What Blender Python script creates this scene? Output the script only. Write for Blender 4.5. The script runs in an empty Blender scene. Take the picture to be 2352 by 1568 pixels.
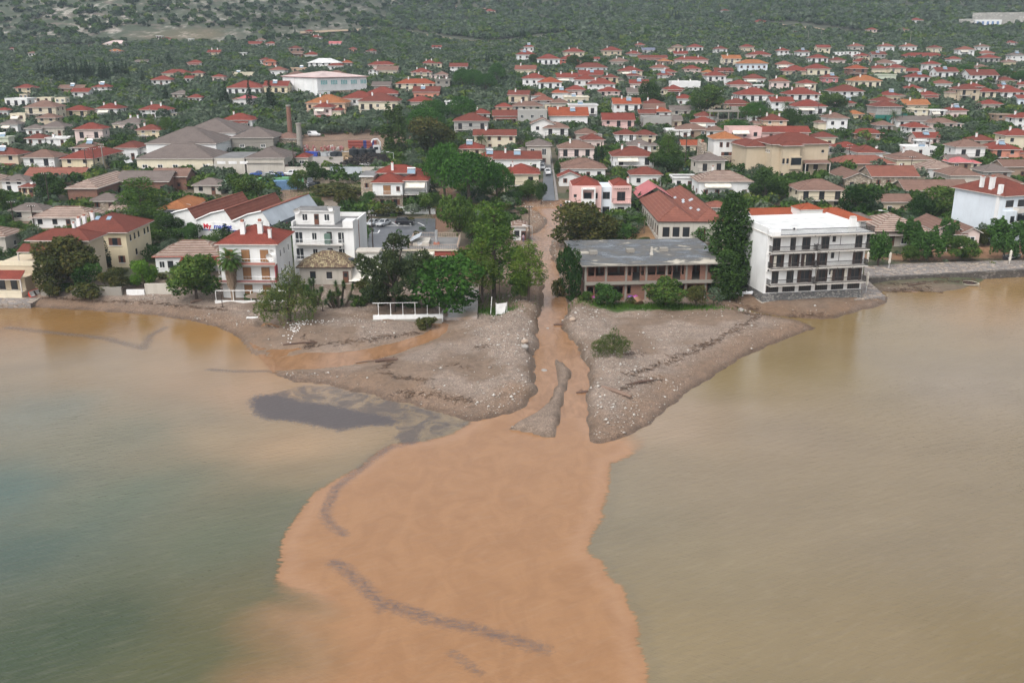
import bpy,math,random
import numpy as np
from mathutils import Vector,Matrix
random.seed(7);rng=np.random.default_rng(7)
scene=bpy.context.scene
COL=scene.collection
R=math.radians
# ------------------------------------------------------------ camera, sky, sun, exposure
CAM_H,PITCH=42.0,R(17.5)
cam_d=bpy.data.cameras.new('camera');cam=bpy.data.objects.new('camera',cam_d);COL.objects.link(cam)
cam_d.lens=32.14;cam_d.sensor_width=36.0;cam_d.clip_start=1.0;cam_d.clip_end=9000.0
cam.location=(0,0,CAM_H);cam.rotation_euler=(R(90)-PITCH,0,0)
scene.camera=cam
SUN_EL,SUN_AZ=R(52),R(215)
world=bpy.data.worlds.new('World');scene.world=world;world.use_nodes=True
wn=world.node_tree.nodes;wl=world.node_tree.links;wn.clear()
w_out=wn.new('ShaderNodeOutputWorld');w_bg=wn.new('ShaderNodeBackground')
w_sky=wn.new('ShaderNodeTexSky');w_sky.sky_type='NISHITA';w_sky.sun_disc=False
w_sky.sun_elevation=SUN_EL;w_sky.sun_rotation=SUN_AZ
w_sky.air_density=1.0;w_sky.dust_density=4.0;w_sky.ozone_density=1.0
w_hsv=wn.new('ShaderNodeHueSaturation');w_hsv.inputs['Saturation'].default_value=0.22
wl.new(w_sky.outputs[0],w_hsv.inputs['Color']);wl.new(w_hsv.outputs[0],w_bg.inputs['Color'])
w_bg.inputs['Strength'].default_value=0.15
wl.new(w_bg.outputs[0],w_out.inputs['Surface'])
sun_d=bpy.data.lights.new('sun','SUN');sun=bpy.data.objects.new('sun',sun_d);COL.objects.link(sun)
sun_d.energy=0.7;sun_d.angle=R(40);sun_d.color=(1.0,0.96,0.9)
_sd=Vector((math.sin(SUN_AZ)*math.cos(SUN_EL),math.cos(SUN_AZ)*math.cos(SUN_EL),math.sin(SUN_EL)))
sun.rotation_euler=_sd.to_track_quat('Z','Y').to_euler()
sun.location=(0,-50,200)
scene.view_settings.view_transform='Standard';scene.view_settings.look='None'
scene.view_settings.exposure=0.95;scene.view_settings.gamma=1.0
scene.render.engine='CYCLES'
try:
 scene.cycles.max_bounces=5;scene.cycles.diffuse_bounces=2;scene.cycles.glossy_bounces=2
 scene.cycles.transmission_bounces=2;scene.cycles.volume_bounces=0;scene.cycles.transparent_max_bounces=4
 scene.cycles.use_denoising=True
except Exception:pass

# ------------------------------------------------------------ helpers: tags, meshes
def tag(o,label=None,cat=None,group=None,kind=None):
 if label:o['label']=label
 if cat:o['category']=cat
 if group:o['group']=group
 if kind:o['kind']=kind
 return o
def empty(name,loc,rz=0.0,label=None,cat=None,group=None):
 o=bpy.data.objects.new(name,None);COL.objects.link(o)
 o.location=loc;o.rotation_euler=(0,0,rz);o.empty_display_size=.5
 return tag(o,label,cat,group)
def put(name,mesh,parent=None,loc=(0,0,0),rot=(0,0,0),scale=(1,1,1)):
 o=bpy.data.objects.new(name,mesh);COL.objects.link(o)
 o.location=loc;o.rotation_euler=rot;o.scale=scale
 if parent is not None:o.parent=parent
 return o
KIDS={}
def copy_tree(src,loc=None,rz=None,scale=None):
 kids={}
 for o in(src,*src.children_recursive):kids[o.name]=[c for c in o.children]
 def rec(o,par):
  c=o.copy();COL.objects.link(c)
  c.parent=par
  for k in kids[o.name]:rec(k,c)
  return c
 c=rec(src,None)
 if loc is not None:c.location=loc
 if rz is not None:c.rotation_euler=(0,0,rz)
 if scale is not None:c.scale=scale
 return c

class MB:
 """collects faces and links them as one mesh object; uv in metres (u level, v up the face)"""
 def __init__(s):s.v=[];s.f=[];s.m=[]
 def poly(s,pts,m=0):
  b=len(s.v);s.v.extend([tuple(p)for p in pts]);s.f.append(tuple(range(b,b+len(pts))));s.m.append(m)
 def box(s,x0,x1,y0,y1,z0,z1,m=0,mt=None,skip=''):
  a=[(x0,y0,z0),(x1,y0,z0),(x1,y1,z0),(x0,y1,z0),(x0,y0,z1),(x1,y0,z1),(x1,y1,z1),(x0,y1,z1)]
  if 'b' not in skip:s.poly([a[i]for i in(3,2,1,0)],m)
  if 't' not in skip:s.poly([a[i]for i in(4,5,6,7)],m if mt is None else mt)
  for c,q in(('f',(0,1,5,4)),('r',(1,2,6,5)),('k',(2,3,7,6)),('l',(3,0,4,7))):
   if c not in skip:s.poly([a[i]for i in q],m)
  return s
 def bar(s,p0,p1,r=.03,m=0,n=4,r1=None):
  p0=Vector(p0);p1=Vector(p1);d=(p1-p0);r1=r if r1 is None else r1
  if d.length<1e-6:return s
  d.normalize();a=d.orthogonal().normalized();b=d.cross(a)
  c0=[p0+(a*math.cos(2*math.pi*(k+.5)/n)+b*math.sin(2*math.pi*(k+.5)/n))*r for k in range(n)]
  c1=[p1+(a*math.cos(2*math.pi*(k+.5)/n)+b*math.sin(2*math.pi*(k+.5)/n))*r1 for k in range(n)]
  for k in range(n):s.poly([c0[k],c0[(k+1)%n],c1[(k+1)%n],c1[k]],m)
  s.poly(c0[::-1],m);s.poly(c1,m)
  return s
 def ring(s,c,r,z0,z1,m=0,n=12,r1=None,cap=True):
  return s.bar((c[0],c[1],z0),(c[0],c[1],z1),r,m,n,r1)
 def mesh(s,name,mats,smooth=False):
  me=bpy.data.meshes.new(name);me.from_pydata(s.v,[],s.f)
  for m in mats:me.materials.append(m)
  me.polygons.foreach_set('material_index',s.m)
  if smooth:me.polygons.foreach_set('use_smooth',[True]*len(s.f))
  uv=me.uv_layers.new(name='uv');buf=[]
  for f in s.f:
   p=[Vector(s.v[i])for i in f]
   n=(p[1]-p[0]).cross(p[2]-p[0])
   if n.length<1e-9 and len(p)>3:n=(p[2]-p[0]).cross(p[3]-p[0])
   n=n.normalized()if n.length>1e-9 else Vector((0,0,1))
   u=Vector((0,0,1)).cross(n)
   u=u.normalized()if u.length>1e-3 else Vector((1,0,0))
   w=n.cross(u)
   for q in p:buf+=[q.dot(u),q.dot(w)]
  uv.data.foreach_set('uv',buf)
  return me
 def build(s,name,mats,parent=None,loc=(0,0,0),rot=(0,0,0),smooth=False):
  if not isinstance(mats,(list,tuple)):mats=[mats]
  return put(name,s.mesh(name,mats,smooth),parent,loc,rot)

# ------------------------------------------------------------ helpers: pixel rays of the photograph (2352 x 1568) to the ground
F,CX,CY=2100.0,1176.0,784.0
SP,CP=math.sin(PITCH),math.cos(PITCH)
def ray(px,py):
 u=(px-CX)/F;v=(py-CY)/F
 return u,CP-v*SP,-(SP+v*CP)
def on_z(px,py,z=0.0):
 u,fy,fz=ray(px,py);t=(z-CAM_H)/fz
 return u*t,fy*t
# ground profile going inland
_PY=np.array([0,95,125,145,157,170,181,200,221,245,275,314,355,410,480,570,650,720,860,1000,1150,1500,2000,2700,3600],float)
_PZ=np.array([.7,.8,1.0,1.15,1.3,1.5,1.9,2.7,3.9,5.5,7.9,10.6,14,18.9,25.6,34.9,42,48.7,64.8,81,103,170,280,410,560],float)
def prof(Y):return np.interp(Y,_PY,_PZ)
def vnoise(x,y,seed=0):
 x=np.asarray(x,float);y=np.asarray(y,float)
 xi=np.floor(x).astype(np.int64);yi=np.floor(y).astype(np.int64);fx=x-xi;fy=y-yi
 fx=fx*fx*(3-2*fx);fy=fy*fy*(3-2*fy)
 def h(a,b):
  n=(a*374761393+b*668265263+seed*1442695041)&0x7fffffff
  n=((n^(n>>13))*1274126177)&0x7fffffff
  return((n^(n>>16))&0xffff)/65535.0
 return(h(xi,yi)*(1-fx)+h(xi+1,yi)*fx)*(1-fy)+(h(xi,yi+1)*(1-fx)+h(xi+1,yi+1)*fx)*fy
def fbm(x,y,o=4,seed=0):
 s=0;a=.5;t=0
 for k in range(o):
  s=s+a*vnoise(x*2**k,y*2**k,seed+k*17);t+=a;a*=.5
 return s/t
def sdf(poly,X,Y):
 """signed distance, positive inside"""
 P=np.asarray(poly,float);Q=np.roll(P,-1,0);X=np.asarray(X,float);Y=np.asarray(Y,float)
 d=np.full(X.shape,1e9);ins=np.zeros(X.shape,bool)
 for(ax,ay),(bx,by)in zip(P,Q):
  ex,ey=bx-ax,by-ay;L=ex*ex+ey*ey+1e-12
  t=np.clip(((X-ax)*ex+(Y-ay)*ey)/L,0,1)
  d=np.minimum(d,(X-ax-t*ex)**2+(Y-ay-t*ey)**2)
  c=((ay>Y)!=(by>Y))
  if c.any():
   xx=ax+(Y-ay)*ex/(ey if abs(ey)>1e-12 else 1e-12)
   ins^=c&(X<xx)
 d=np.sqrt(d)
 return np.where(ins,d,-d)
def pdist(line,X,Y):
 d=np.full(np.shape(X),1e9)
 for(ax,ay),(bx,by)in zip(line[:-1],line[1:]):
  ex,ey=bx-ax,by-ay;L=ex*ex+ey*ey+1e-12
  t=np.clip(((X-ax)*ex+(Y-ay)*ey)/L,0,1)
  d=np.minimum(d,(X-ax-t*ex)**2+(Y-ay-t*ey)**2)
 return np.sqrt(d)
def seaL(pts):return[on_z(x,y,0.0)for x,y in pts]

# ------------------------------------------------------------ helpers: materials
MATS={}
def nt(name):
 m=bpy.data.materials.new(name);m.use_nodes=True;n=m.node_tree.nodes;n.clear()
 o=n.new('ShaderNodeOutputMaterial');b=n.new('ShaderNodeBsdfPrincipled')
 m.node_tree.links.new(b.outputs[0],o.inputs[0]);MATS[name]=m
 return m,n,m.node_tree.links,b
def node(n,t,**k):
 x=n.new(t)
 for a,v in k.items():
  if a in x.inputs:x.inputs[a].default_value=v
  else:setattr(x,a,v)
 return x
def c4(c):return(c[0],c[1],c[2],1.0)
def mixc(n,l,fac,a,b,mode='MIX'):
 x=n.new('ShaderNodeMix');x.data_type='RGBA';x.blend_type=mode
 for i,v in((0,fac),(6,a),(7,b)):
  if hasattr(v,'links')or hasattr(v,'is_output'):l.new(v,x.inputs[i])
  elif i==0:x.inputs[0].default_value=v
  else:x.inputs[i].default_value=c4(v)
 return x.outputs[2]
def mathn(n,l,op,a,b=None,c=None,clamp=False):
 x=n.new('ShaderNodeMath');x.operation=op;x.use_clamp=clamp
 for i,v in((0,a),(1,b),(2,c)):
  if v is None:continue
  if hasattr(v,'is_output'):l.new(v,x.inputs[i])
  else:x.inputs[i].default_value=v
 return x.outputs[0]
def noise(n,l,vec,scale,detail=3,rough=.55,stretch=None,dist=0):
 if stretch is not None:
  mp=n.new('ShaderNodeMapping');mp.inputs['Scale'].default_value=stretch;l.new(vec,mp.inputs[0]);vec=mp.outputs[0]
 x=n.new('ShaderNodeTexNoise');x.inputs['Scale'].default_value=scale;x.inputs['Detail'].default_value=detail
 x.inputs['Roughness'].default_value=rough;x.inputs['Distortion'].default_value=dist
 l.new(vec,x.inputs['Vector']);return x.outputs['Fac']
def ramp(n,l,fac,p0,p1):
 x=n.new('ShaderNodeMapRange');x.inputs['From Min'].default_value=p0;x.inputs['From Max'].default_value=p1
 l.new(fac,x.inputs['Value']);return x.outputs[0]
def bump(n,l,h,bsdf,strength=.3,dist=.1):
 x=n.new('ShaderNodeBump');x.inputs['Strength'].default_value=strength;x.inputs['Distance'].default_value=dist
 l.new(h,x.inputs['Height']);l.new(x.outputs[0],bsdf.inputs['Normal'])
def plain(name,c,rough=.6,metal=0,var=.15,vs=1.2,spec=.4):
 m,n,l,b=nt(name)
 tc=n.new('ShaderNodeTexCoord');f=noise(n,l,tc.outputs['Object'],vs,4)
 l.new(mixc(n,l,ramp(n,l,f,.3,.7),[x*(1-var)for x in c],[min(1,x*(1+var))for x in c]),b.inputs['Base Color'])
 b.inputs['Roughness'].default_value=rough;b.inputs['Metallic'].default_value=metal
 b.inputs['Specular IOR Level'].default_value=spec
 return m
def wallmat(name,c,dirt=.22,dc=(.25,.22,.18)):
 """painted render: patchy paint, rain streaks running down, a dirty tone per house"""
 m,n,l,b=nt(name)
 tc=n.new('ShaderNodeTexCoord');oi=n.new('ShaderNodeObjectInfo')
 ad=n.new('ShaderNodeVectorMath');ad.operation='MULTIPLY_ADD'
 l.new(oi.outputs['Random'],ad.inputs[0]);ad.inputs[1].default_value=(37,91,13);l.new(tc.outputs['Object'],ad.inputs[2])
 f1=noise(n,l,ad.outputs[0],.35,3)
 f2=noise(n,l,ad.outputs[0],1.0,4,.6,(1.6,1.6,.16))
 col=mixc(n,l,ramp(n,l,f1,.35,.65),[x*.9 for x in c],c)
 k=mathn(n,l,'MULTIPLY',ramp(n,l,f2,.52,.78),dirt)
 col=mixc(n,l,k,col,dc)
 col=mixc(n,l,mathn(n,l,'MULTIPLY',oi.outputs['Random'],.22),col,[c[0]*.62,c[1]*.55,c[2]*.46])
 l.new(col,b.inputs['Base Color']);b.inputs['Roughness'].default_value=.85;b.inputs['Specular IOR Level'].default_value=.2
 return m
def tilemat(name,c1,c2,dark,row=.38,colw=.28,stripes=0.0,sc=(.5,.42,.36),moss=None):
 """clay tile courses in the uv of the roof slopes"""
 m,n,l,b=nt(name)
 uv=n.new('ShaderNodeUVMap');uv.uv_map='uv';oi=n.new('ShaderNodeObjectInfo')
 tc=n.new('ShaderNodeTexCoord')
 br=n.new('ShaderNodeTexBrick');l.new(uv.outputs[0],br.inputs['Vector'])
 br.inputs['Scale'].default_value=1;br.inputs['Brick Width'].default_value=colw;br.inputs['Row Height'].default_value=row
 br.inputs['Mortar Size'].default_value=.035;br.inputs['Mortar Smooth'].default_value=.6;br.offset=0;br.inputs['Bias'].default_value=-.2
 br.inputs['Color1'].default_value=c4(c1);br.inputs['Color2'].default_value=c4(c2);br.inputs['Mortar'].default_value=c4(dark)
 col=br.outputs['Color']
 if stripes:
  sx=n.new('ShaderNodeSeparateXYZ');l.new(uv.outputs[0],sx.inputs[0])
  ns=noise(n,l,uv.outputs[0],.8,3)
  v=mathn(n,l,'ADD',mathn(n,l,'MULTIPLY',sx.outputs[1],2*math.pi/.78),mathn(n,l,'MULTIPLY',ns,1.6))
  w=mathn(n,l,'SINE',v);w=ramp(n,l,w,.05,.6)
  w=mathn(n,l,'MULTIPLY',w,stripes)
  col=mixc(n,l,w,col,sc)
 f=noise(n,l,tc.outputs['Object'],.5,4,.65)
 col=mixc(n,l,mathn(n,l,'MULTIPLY',ramp(n,l,f,.42,.72),.55),col,dark if moss is None else moss)
 col=mixc(n,l,mathn(n,l,'MULTIPLY',oi.outputs['Random'],.35),col,[(a+bb)*.36 for a,bb in zip(c1,dark)])
 l.new(col,b.inputs['Base Color']);b.inputs['Roughness'].default_value=.85;b.inputs['Specular IOR Level'].default_value=.1
 bump(n,l,br.outputs['Fac'],b,-.5,.05)
 return m
def brickmat(name,c1,c2,mortar,w=.3,h=.2,ms=.02,dirt=.4):
 m,n,l,b=nt(name)
 uv=n.new('ShaderNodeUVMap');uv.uv_map='uv';tc=n.new('ShaderNodeTexCoord')
 br=n.new('ShaderNodeTexBrick');l.new(uv.outputs[0],br.inputs['Vector'])
 for k,v in(('Scale',1),('Brick Width',w),('Row Height',h),('Mortar Size',ms)):br.inputs[k].default_value=v
 br.inputs['Color1'].default_value=c4(c1);br.inputs['Color2'].default_value=c4(c2);br.inputs['Mortar'].default_value=c4(mortar)
 f=noise(n,l,tc.outputs['Object'],.7,4)
 col=mixc(n,l,mathn(n,l,'MULTIPLY',ramp(n,l,f,.45,.75),dirt),br.outputs['Color'],mortar)
 l.new(col,b.inputs['Base Color']);b.inputs['Roughness'].default_value=.9
 return m
def stonemat(name,cols,scale=2.2,mortar=(.2,.18,.15)):
 m,n,l,b=nt(name)
 tc=n.new('ShaderNodeTexCoord')
 mp=n.new('ShaderNodeMapping');mp.inputs['Scale'].default_value=(1,1,1.7);l.new(tc.outputs['Object'],mp.inputs[0])
 vo=n.new('ShaderNodeTexVoronoi');vo.inputs['Scale'].default_value=scale;l.new(mp.outputs[0],vo.inputs['Vector'])
 sx=n.new('ShaderNodeSeparateColor');l.new(vo.outputs['Color'],sx.inputs[0])
 col=mixc(n,l,sx.outputs[0],cols[0],cols[1]);col=mixc(n,l,ramp(n,l,sx.outputs[1],.6,.9),col,cols[2])
 ve=n.new('ShaderNodeTexVoronoi');ve.feature='DISTANCE_TO_EDGE';ve.inputs['Scale'].default_value=scale;l.new(mp.outputs[0],ve.inputs['Vector'])
 col=mixc(n,l,ramp(n,l,ve.outputs['Distance'],.07,.02),col,mortar)
 l.new(col,b.inputs['Base Color']);b.inputs['Roughness'].default_value=.9
 bump(n,l,ve.outputs['Distance'],b,.4,.08)
 return m
def leafmat(name,dark,light,warm=None,trans=.3):
 g_=lambda c:None if c is None else c if name.startswith('olive')else(c[0]*.95,c[1]*1.04,c[2]*.75)
 dark,light,warm=g_(dark),g_(light),g_(warm)
 m=bpy.data.materials.new(name);m.use_nodes=True;n=m.node_tree.nodes;l=m.node_tree.links;n.clear();MATS[name]=m
 o=n.new('ShaderNodeOutputMaterial');at=n.new('ShaderNodeAttribute');at.attribute_name='tint';oi=n.new('ShaderNodeObjectInfo')
 sp=n.new('ShaderNodeSeparateColor');l.new(at.outputs['Color'],sp.inputs[0])
 col=mixc(n,l,sp.outputs[0],dark,light)
 if warm is not None:col=mixc(n,l,ramp(n,l,sp.outputs[1],.55,.95),col,warm)
 col=mixc(n,l,mathn(n,l,'MULTIPLY',oi.outputs['Random'],.35),col,[(a*.5+b2*.35)for a,b2 in zip(dark,light)])
 d=n.new('ShaderNodeBsdfPrincipled');d.inputs['Roughness'].default_value=.7;d.inputs['Specular IOR Level'].default_value=.1
 t=n.new('ShaderNodeBsdfTranslucent');mx=n.new('ShaderNodeMixShader');mx.inputs[0].default_value=trans
 l.new(col,d.inputs['Base Color']);l.new(col,t.inputs['Color'])
 l.new(d.outputs[0],mx.inputs[1]);l.new(t.outputs[0],mx.inputs[2]);l.new(mx.outputs[0],o.inputs[0])
 return m

WALL={
 'white':wallmat('white_render',(.74,.74,.73)),'cream':wallmat('cream_render',(.68,.61,.47)),'beige':wallmat('beige_render',(.55,.46,.34)),
 'yellow':wallmat('yellow_render',(.68,.58,.40)),'peach':wallmat('peach_render',(.70,.50,.36)),'pink':wallmat('pink_render',(.68,.45,.42)),
 'salmon':wallmat('salmon_render',(.62,.27,.19)),'grey':wallmat('grey_render',(.36,.35,.33)),'bluewhite':wallmat('bluish_white_render',(.66,.72,.78)),
 'lilac':wallmat('lilac_render',(.46,.47,.58)),'offwhite':wallmat('old_whitewash',(.50,.465,.41),.6),'brown':wallmat('brown_render',(.30,.22,.16),.4),
 'palepink':wallmat('pale_pink_render',(.70,.57,.53)),'red':wallmat('red_render',(.5,.15,.11)),'green':wallmat('pale_green_render',(.56,.60,.48)),
 'concrete':wallmat('raw_concrete',(.27,.25,.22),.5),'magenta':wallmat('raspberry_render',(.5,.2,.2)),
 'brick':brickmat('orange_brick',(.235,.092,.052),(.165,.064,.041),(.17,.13,.105)),
 'stone':stonemat('rubble_stone',((.36,.28,.2),(.22,.17,.13),(.5,.43,.34))),
 'darkstone':stonemat('grey_slate_stone',((.16,.155,.15),(.09,.09,.09),(.27,.26,.24)),2.6,(.05,.05,.05)),
}
ROOF={
 'red':tilemat('red_clay_tiles',(.25,.06,.042),(.185,.043,.031),(.10,.028,.02)),
 'bright':tilemat('bright_orange_red_tiles',(.34,.085,.042),(.27,.066,.033),(.16,.045,.02)),
 'orange':tilemat('orange_clay_tiles',(.40,.165,.065),(.31,.12,.05),(.16,.06,.03)),
 'redbrown':tilemat('red_brown_tiles',(.205,.062,.044),(.16,.047,.034),(.08,.028,.021)),
 'brown':tilemat('weathered_brown_tiles',(.215,.12,.09),(.165,.09,.068),(.095,.06,.047),stripes=.3,sc=(.31,.23,.19)),
 'grey':tilemat('greyed_old_tiles',(.17,.135,.12),(.135,.105,.095),(.085,.07,.062),stripes=.35,sc=(.27,.235,.21)),
 'striped':tilemat('striped_old_tiles',(.26,.16,.12),(.21,.12,.09),(.10,.07,.055),stripes=.75,sc=(.46,.40,.35)),
 'rust':tilemat('patched_rusty_tiles',(.265,.095,.065),(.205,.07,.05),(.11,.045,.034),stripes=.3,sc=(.32,.18,.135)),
 'moss':tilemat('mossy_pan_tiles',(.16,.10,.07),(.62,.54,.32),(.04,.03,.022),row=.42,colw=.34,moss=(.045,.03,.02)),
 'magenta':plain('raspberry_sheet_roof',(.40,.11,.11),.5),'blue':plain('slate_blue_roof',(.13,.14,.19),.6),
 'pinkish':plain('pinkish_sheet_roof',(.52,.40,.37),.55,vs=.2),'white':plain('white_roof_coating',(.58,.58,.565),.7,var=.2,vs=.4),
 'felt':plain('grey_roof_felt',(.16,.155,.15),.7,var=.3,vs=.4),'metal':plain('grey_sheet_roof',(.40,.43,.46),.4,vs=.3),
}
M_FRAME=plain('white_window_frame',(.72,.71,.69),.5);M_SILL=M_FRAME
M_PANE,_n,_l,_b=nt('dark_glass')
_b.inputs['Base Color'].default_value=(.022,.026,.03,1);_b.inputs['Roughness'].default_value=.08;_b.inputs['Specular IOR Level'].default_value=.5
M_SHUT=plain('brown_wood_shutter',(.13,.05,.028),.6);M_TAN=plain('tan_wood_shutter',(.26,.13,.055),.6)
M_DARKW=plain('dark_wood',(.05,.028,.022),.55);M_BLUES=plain('pale_blue_shutter',(.40,.50,.55),.6)
M_RAIL=plain('dark_iron_railing',(.03,.026,.025),.5);M_WRAIL=plain('white_metal_railing',(.62,.62,.6),.5)
M_SLAB=wallmat('balcony_slab',(.60,.57,.53),.5,(.22,.13,.08))
M_CONC=WALL['concrete'];M_AWN=plain('cream_awning',(.62,.58,.5),.8);M_PANELS=plain('solar_panel_glass',(.20,.27,.34),.15)
M_STEEL=plain('galvanised_steel',(.55,.56,.57),.35,.6);M_CAPR=plain('chimney_cap',(.30,.11,.07),.8);M_FASC=plain('pale_fascia',(.5,.46,.42),.7)
M_POLEW=plain('creosoted_pole',(.055,.04,.03),.9);M_BARK=plain('bark',(.075,.055,.042),.95,vs=4);M_PALMT=plain('palm_trunk',(.22,.16,.11),.95,vs=5)
M_RUBBER=plain('rubber',(.02,.02,.02),.8);M_CHROME=plain('lamp_glass',(.6,.6,.58),.2)
M_BLACK=plain('black_plastic',(.02,.022,.025),.5)
# ------------------------------------------------------------ shore, streams, plume: outlines on the water plane
SHORE=seaL([(0,704),(72,704),(80,705),(175,710),(269,717),(376,726),(430,734),(497,750),(537,768),(558,786),(566,800),(580,812),(622,822),(640,826),(622,838),(622,851),(641,864),(682,875),(725,879),(749,879),(758,884),
 (778,890),(829,899),(883,914),(950,929),(1004,942),(1058,961),(1085,966.5),(1111,965),(1152,956),(1189,944),(1215,928),(1236,932),(1260,960),(1290,970),(1318,985),(1340,985),(1347,1007),(1355,1016),(1379,1017.6),(1417,1011),(1444,1001.5),(1484,977),(1524,942),(1578,897),
 (1632,867),(1685,832),(1739,805),(1776,787.5),(1830,769),(1866,758),(1870,753),(1843,741),(1808,733),(1776,729),(1738,722),(1712,716),(1722,709),(1749,718),(1803,726),(1843,730),(1894,734),(1923,730),(1950,720.6),(1990,710),(2030,697),
 (2036,684),(2010,662),(1997,656),(2030,668),(2097,667),(2164,671),(2204,664),(2244,651),(2262,640),(2352,632)])
LAND=[(-2600,SHORE[0][1]),*SHORE,(2600,SHORE[-1][1]),(2600,3700),(-2600,3700)]
def zs_main(Y):return np.interp(Y,[97,101,107,126,145,157,181,200,221,245],[-.12,-.05,.03,.15,.35,.6,1.25,2.1,3.3,5.1])
def on_f(px,py,zf):
 u,fy,fz=ray(px,py);z=0.0
 for _ in range(60):
  t=(z-CAM_H)/fz;z=.5*z+.5*float(zf(fy*t))
 return u*t,fy*t
LB=[(1175,1015),(1200,985),(1213,925),(1226,910),(1232,897),(1234,848),(1229,821),(1236,800),(1237,754),(1242,722),(1245,693),(1250,660),(1246,645),(1242,628),(1238,606),(1235,588),(1229,568),(1219,552),(1220,540),(1240,532),(1256,518),(1258,506),(1242,492),(1226,484),(1222,476)]
RB=[(1350,1022),(1347,1000),(1346,910),(1350,897),(1355,875),(1350,859),(1339,821),(1320,789),(1307,776),(1301,762),(1293,754),(1291,744),(1299,725),(1299,701),(1296,676),(1293,660),(1287,640),(1280,620),(1276,604),(1262,586),(1260,572),(1263,560),(1278,544),(1282,526),(1287,506),(1288,488),(1284,476)]
LBW=[on_f(x,y,zs_main)for x,y in LB];RBW=[on_f(x,y,zs_main)for x,y in RB]
STREAM=LBW+RBW[::-1]
ISLAND=seaL([(1270,824),(1293,835),(1315,858),(1304,889),(1296,918),(1291,945),(1285,977),(1277,1007),(1250,1005),(1202,993),(1166,987),(1189,969),(1229,950),(1261,924),(1267,907),(1280,880),(1277,848)])
def zs_side(Y):return np.interp(Y,[117,127,143],[.01,.05,.5])
SU=[(1000,735),(993,756),(977,768),(923,784),(870,797),(816,807),(773,811),(735,808),(700,803),(687,801),(641,805),(601,801),(574,789)]
SLo=[(1030,745),(1025,760),(1004,776),(964,792),(923,807),(883,819),(843,832),(800,838),(762,843),(730,846),(695,848),(660,849),(622,851)]
SUW=[on_f(x,y,zs_side)for x,y in SU];SLW=[on_f(x,y,zs_side)for x,y in SLo]
SIDE=SUW+SLW[::-1]
BARS=[seaL([(574,802),(600,803),(625,812),(630,819),(605,818),(584,812)]),seaL([(640,823),(665,809),(700,803),(757,809),(752,813),(700,812),(672,819)])]
POOL=[on_z(x,y,.45)for x,y in((590,748),(612,737),(640,744),(655,755),(640,762),(618,752),(600,756))]

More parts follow.
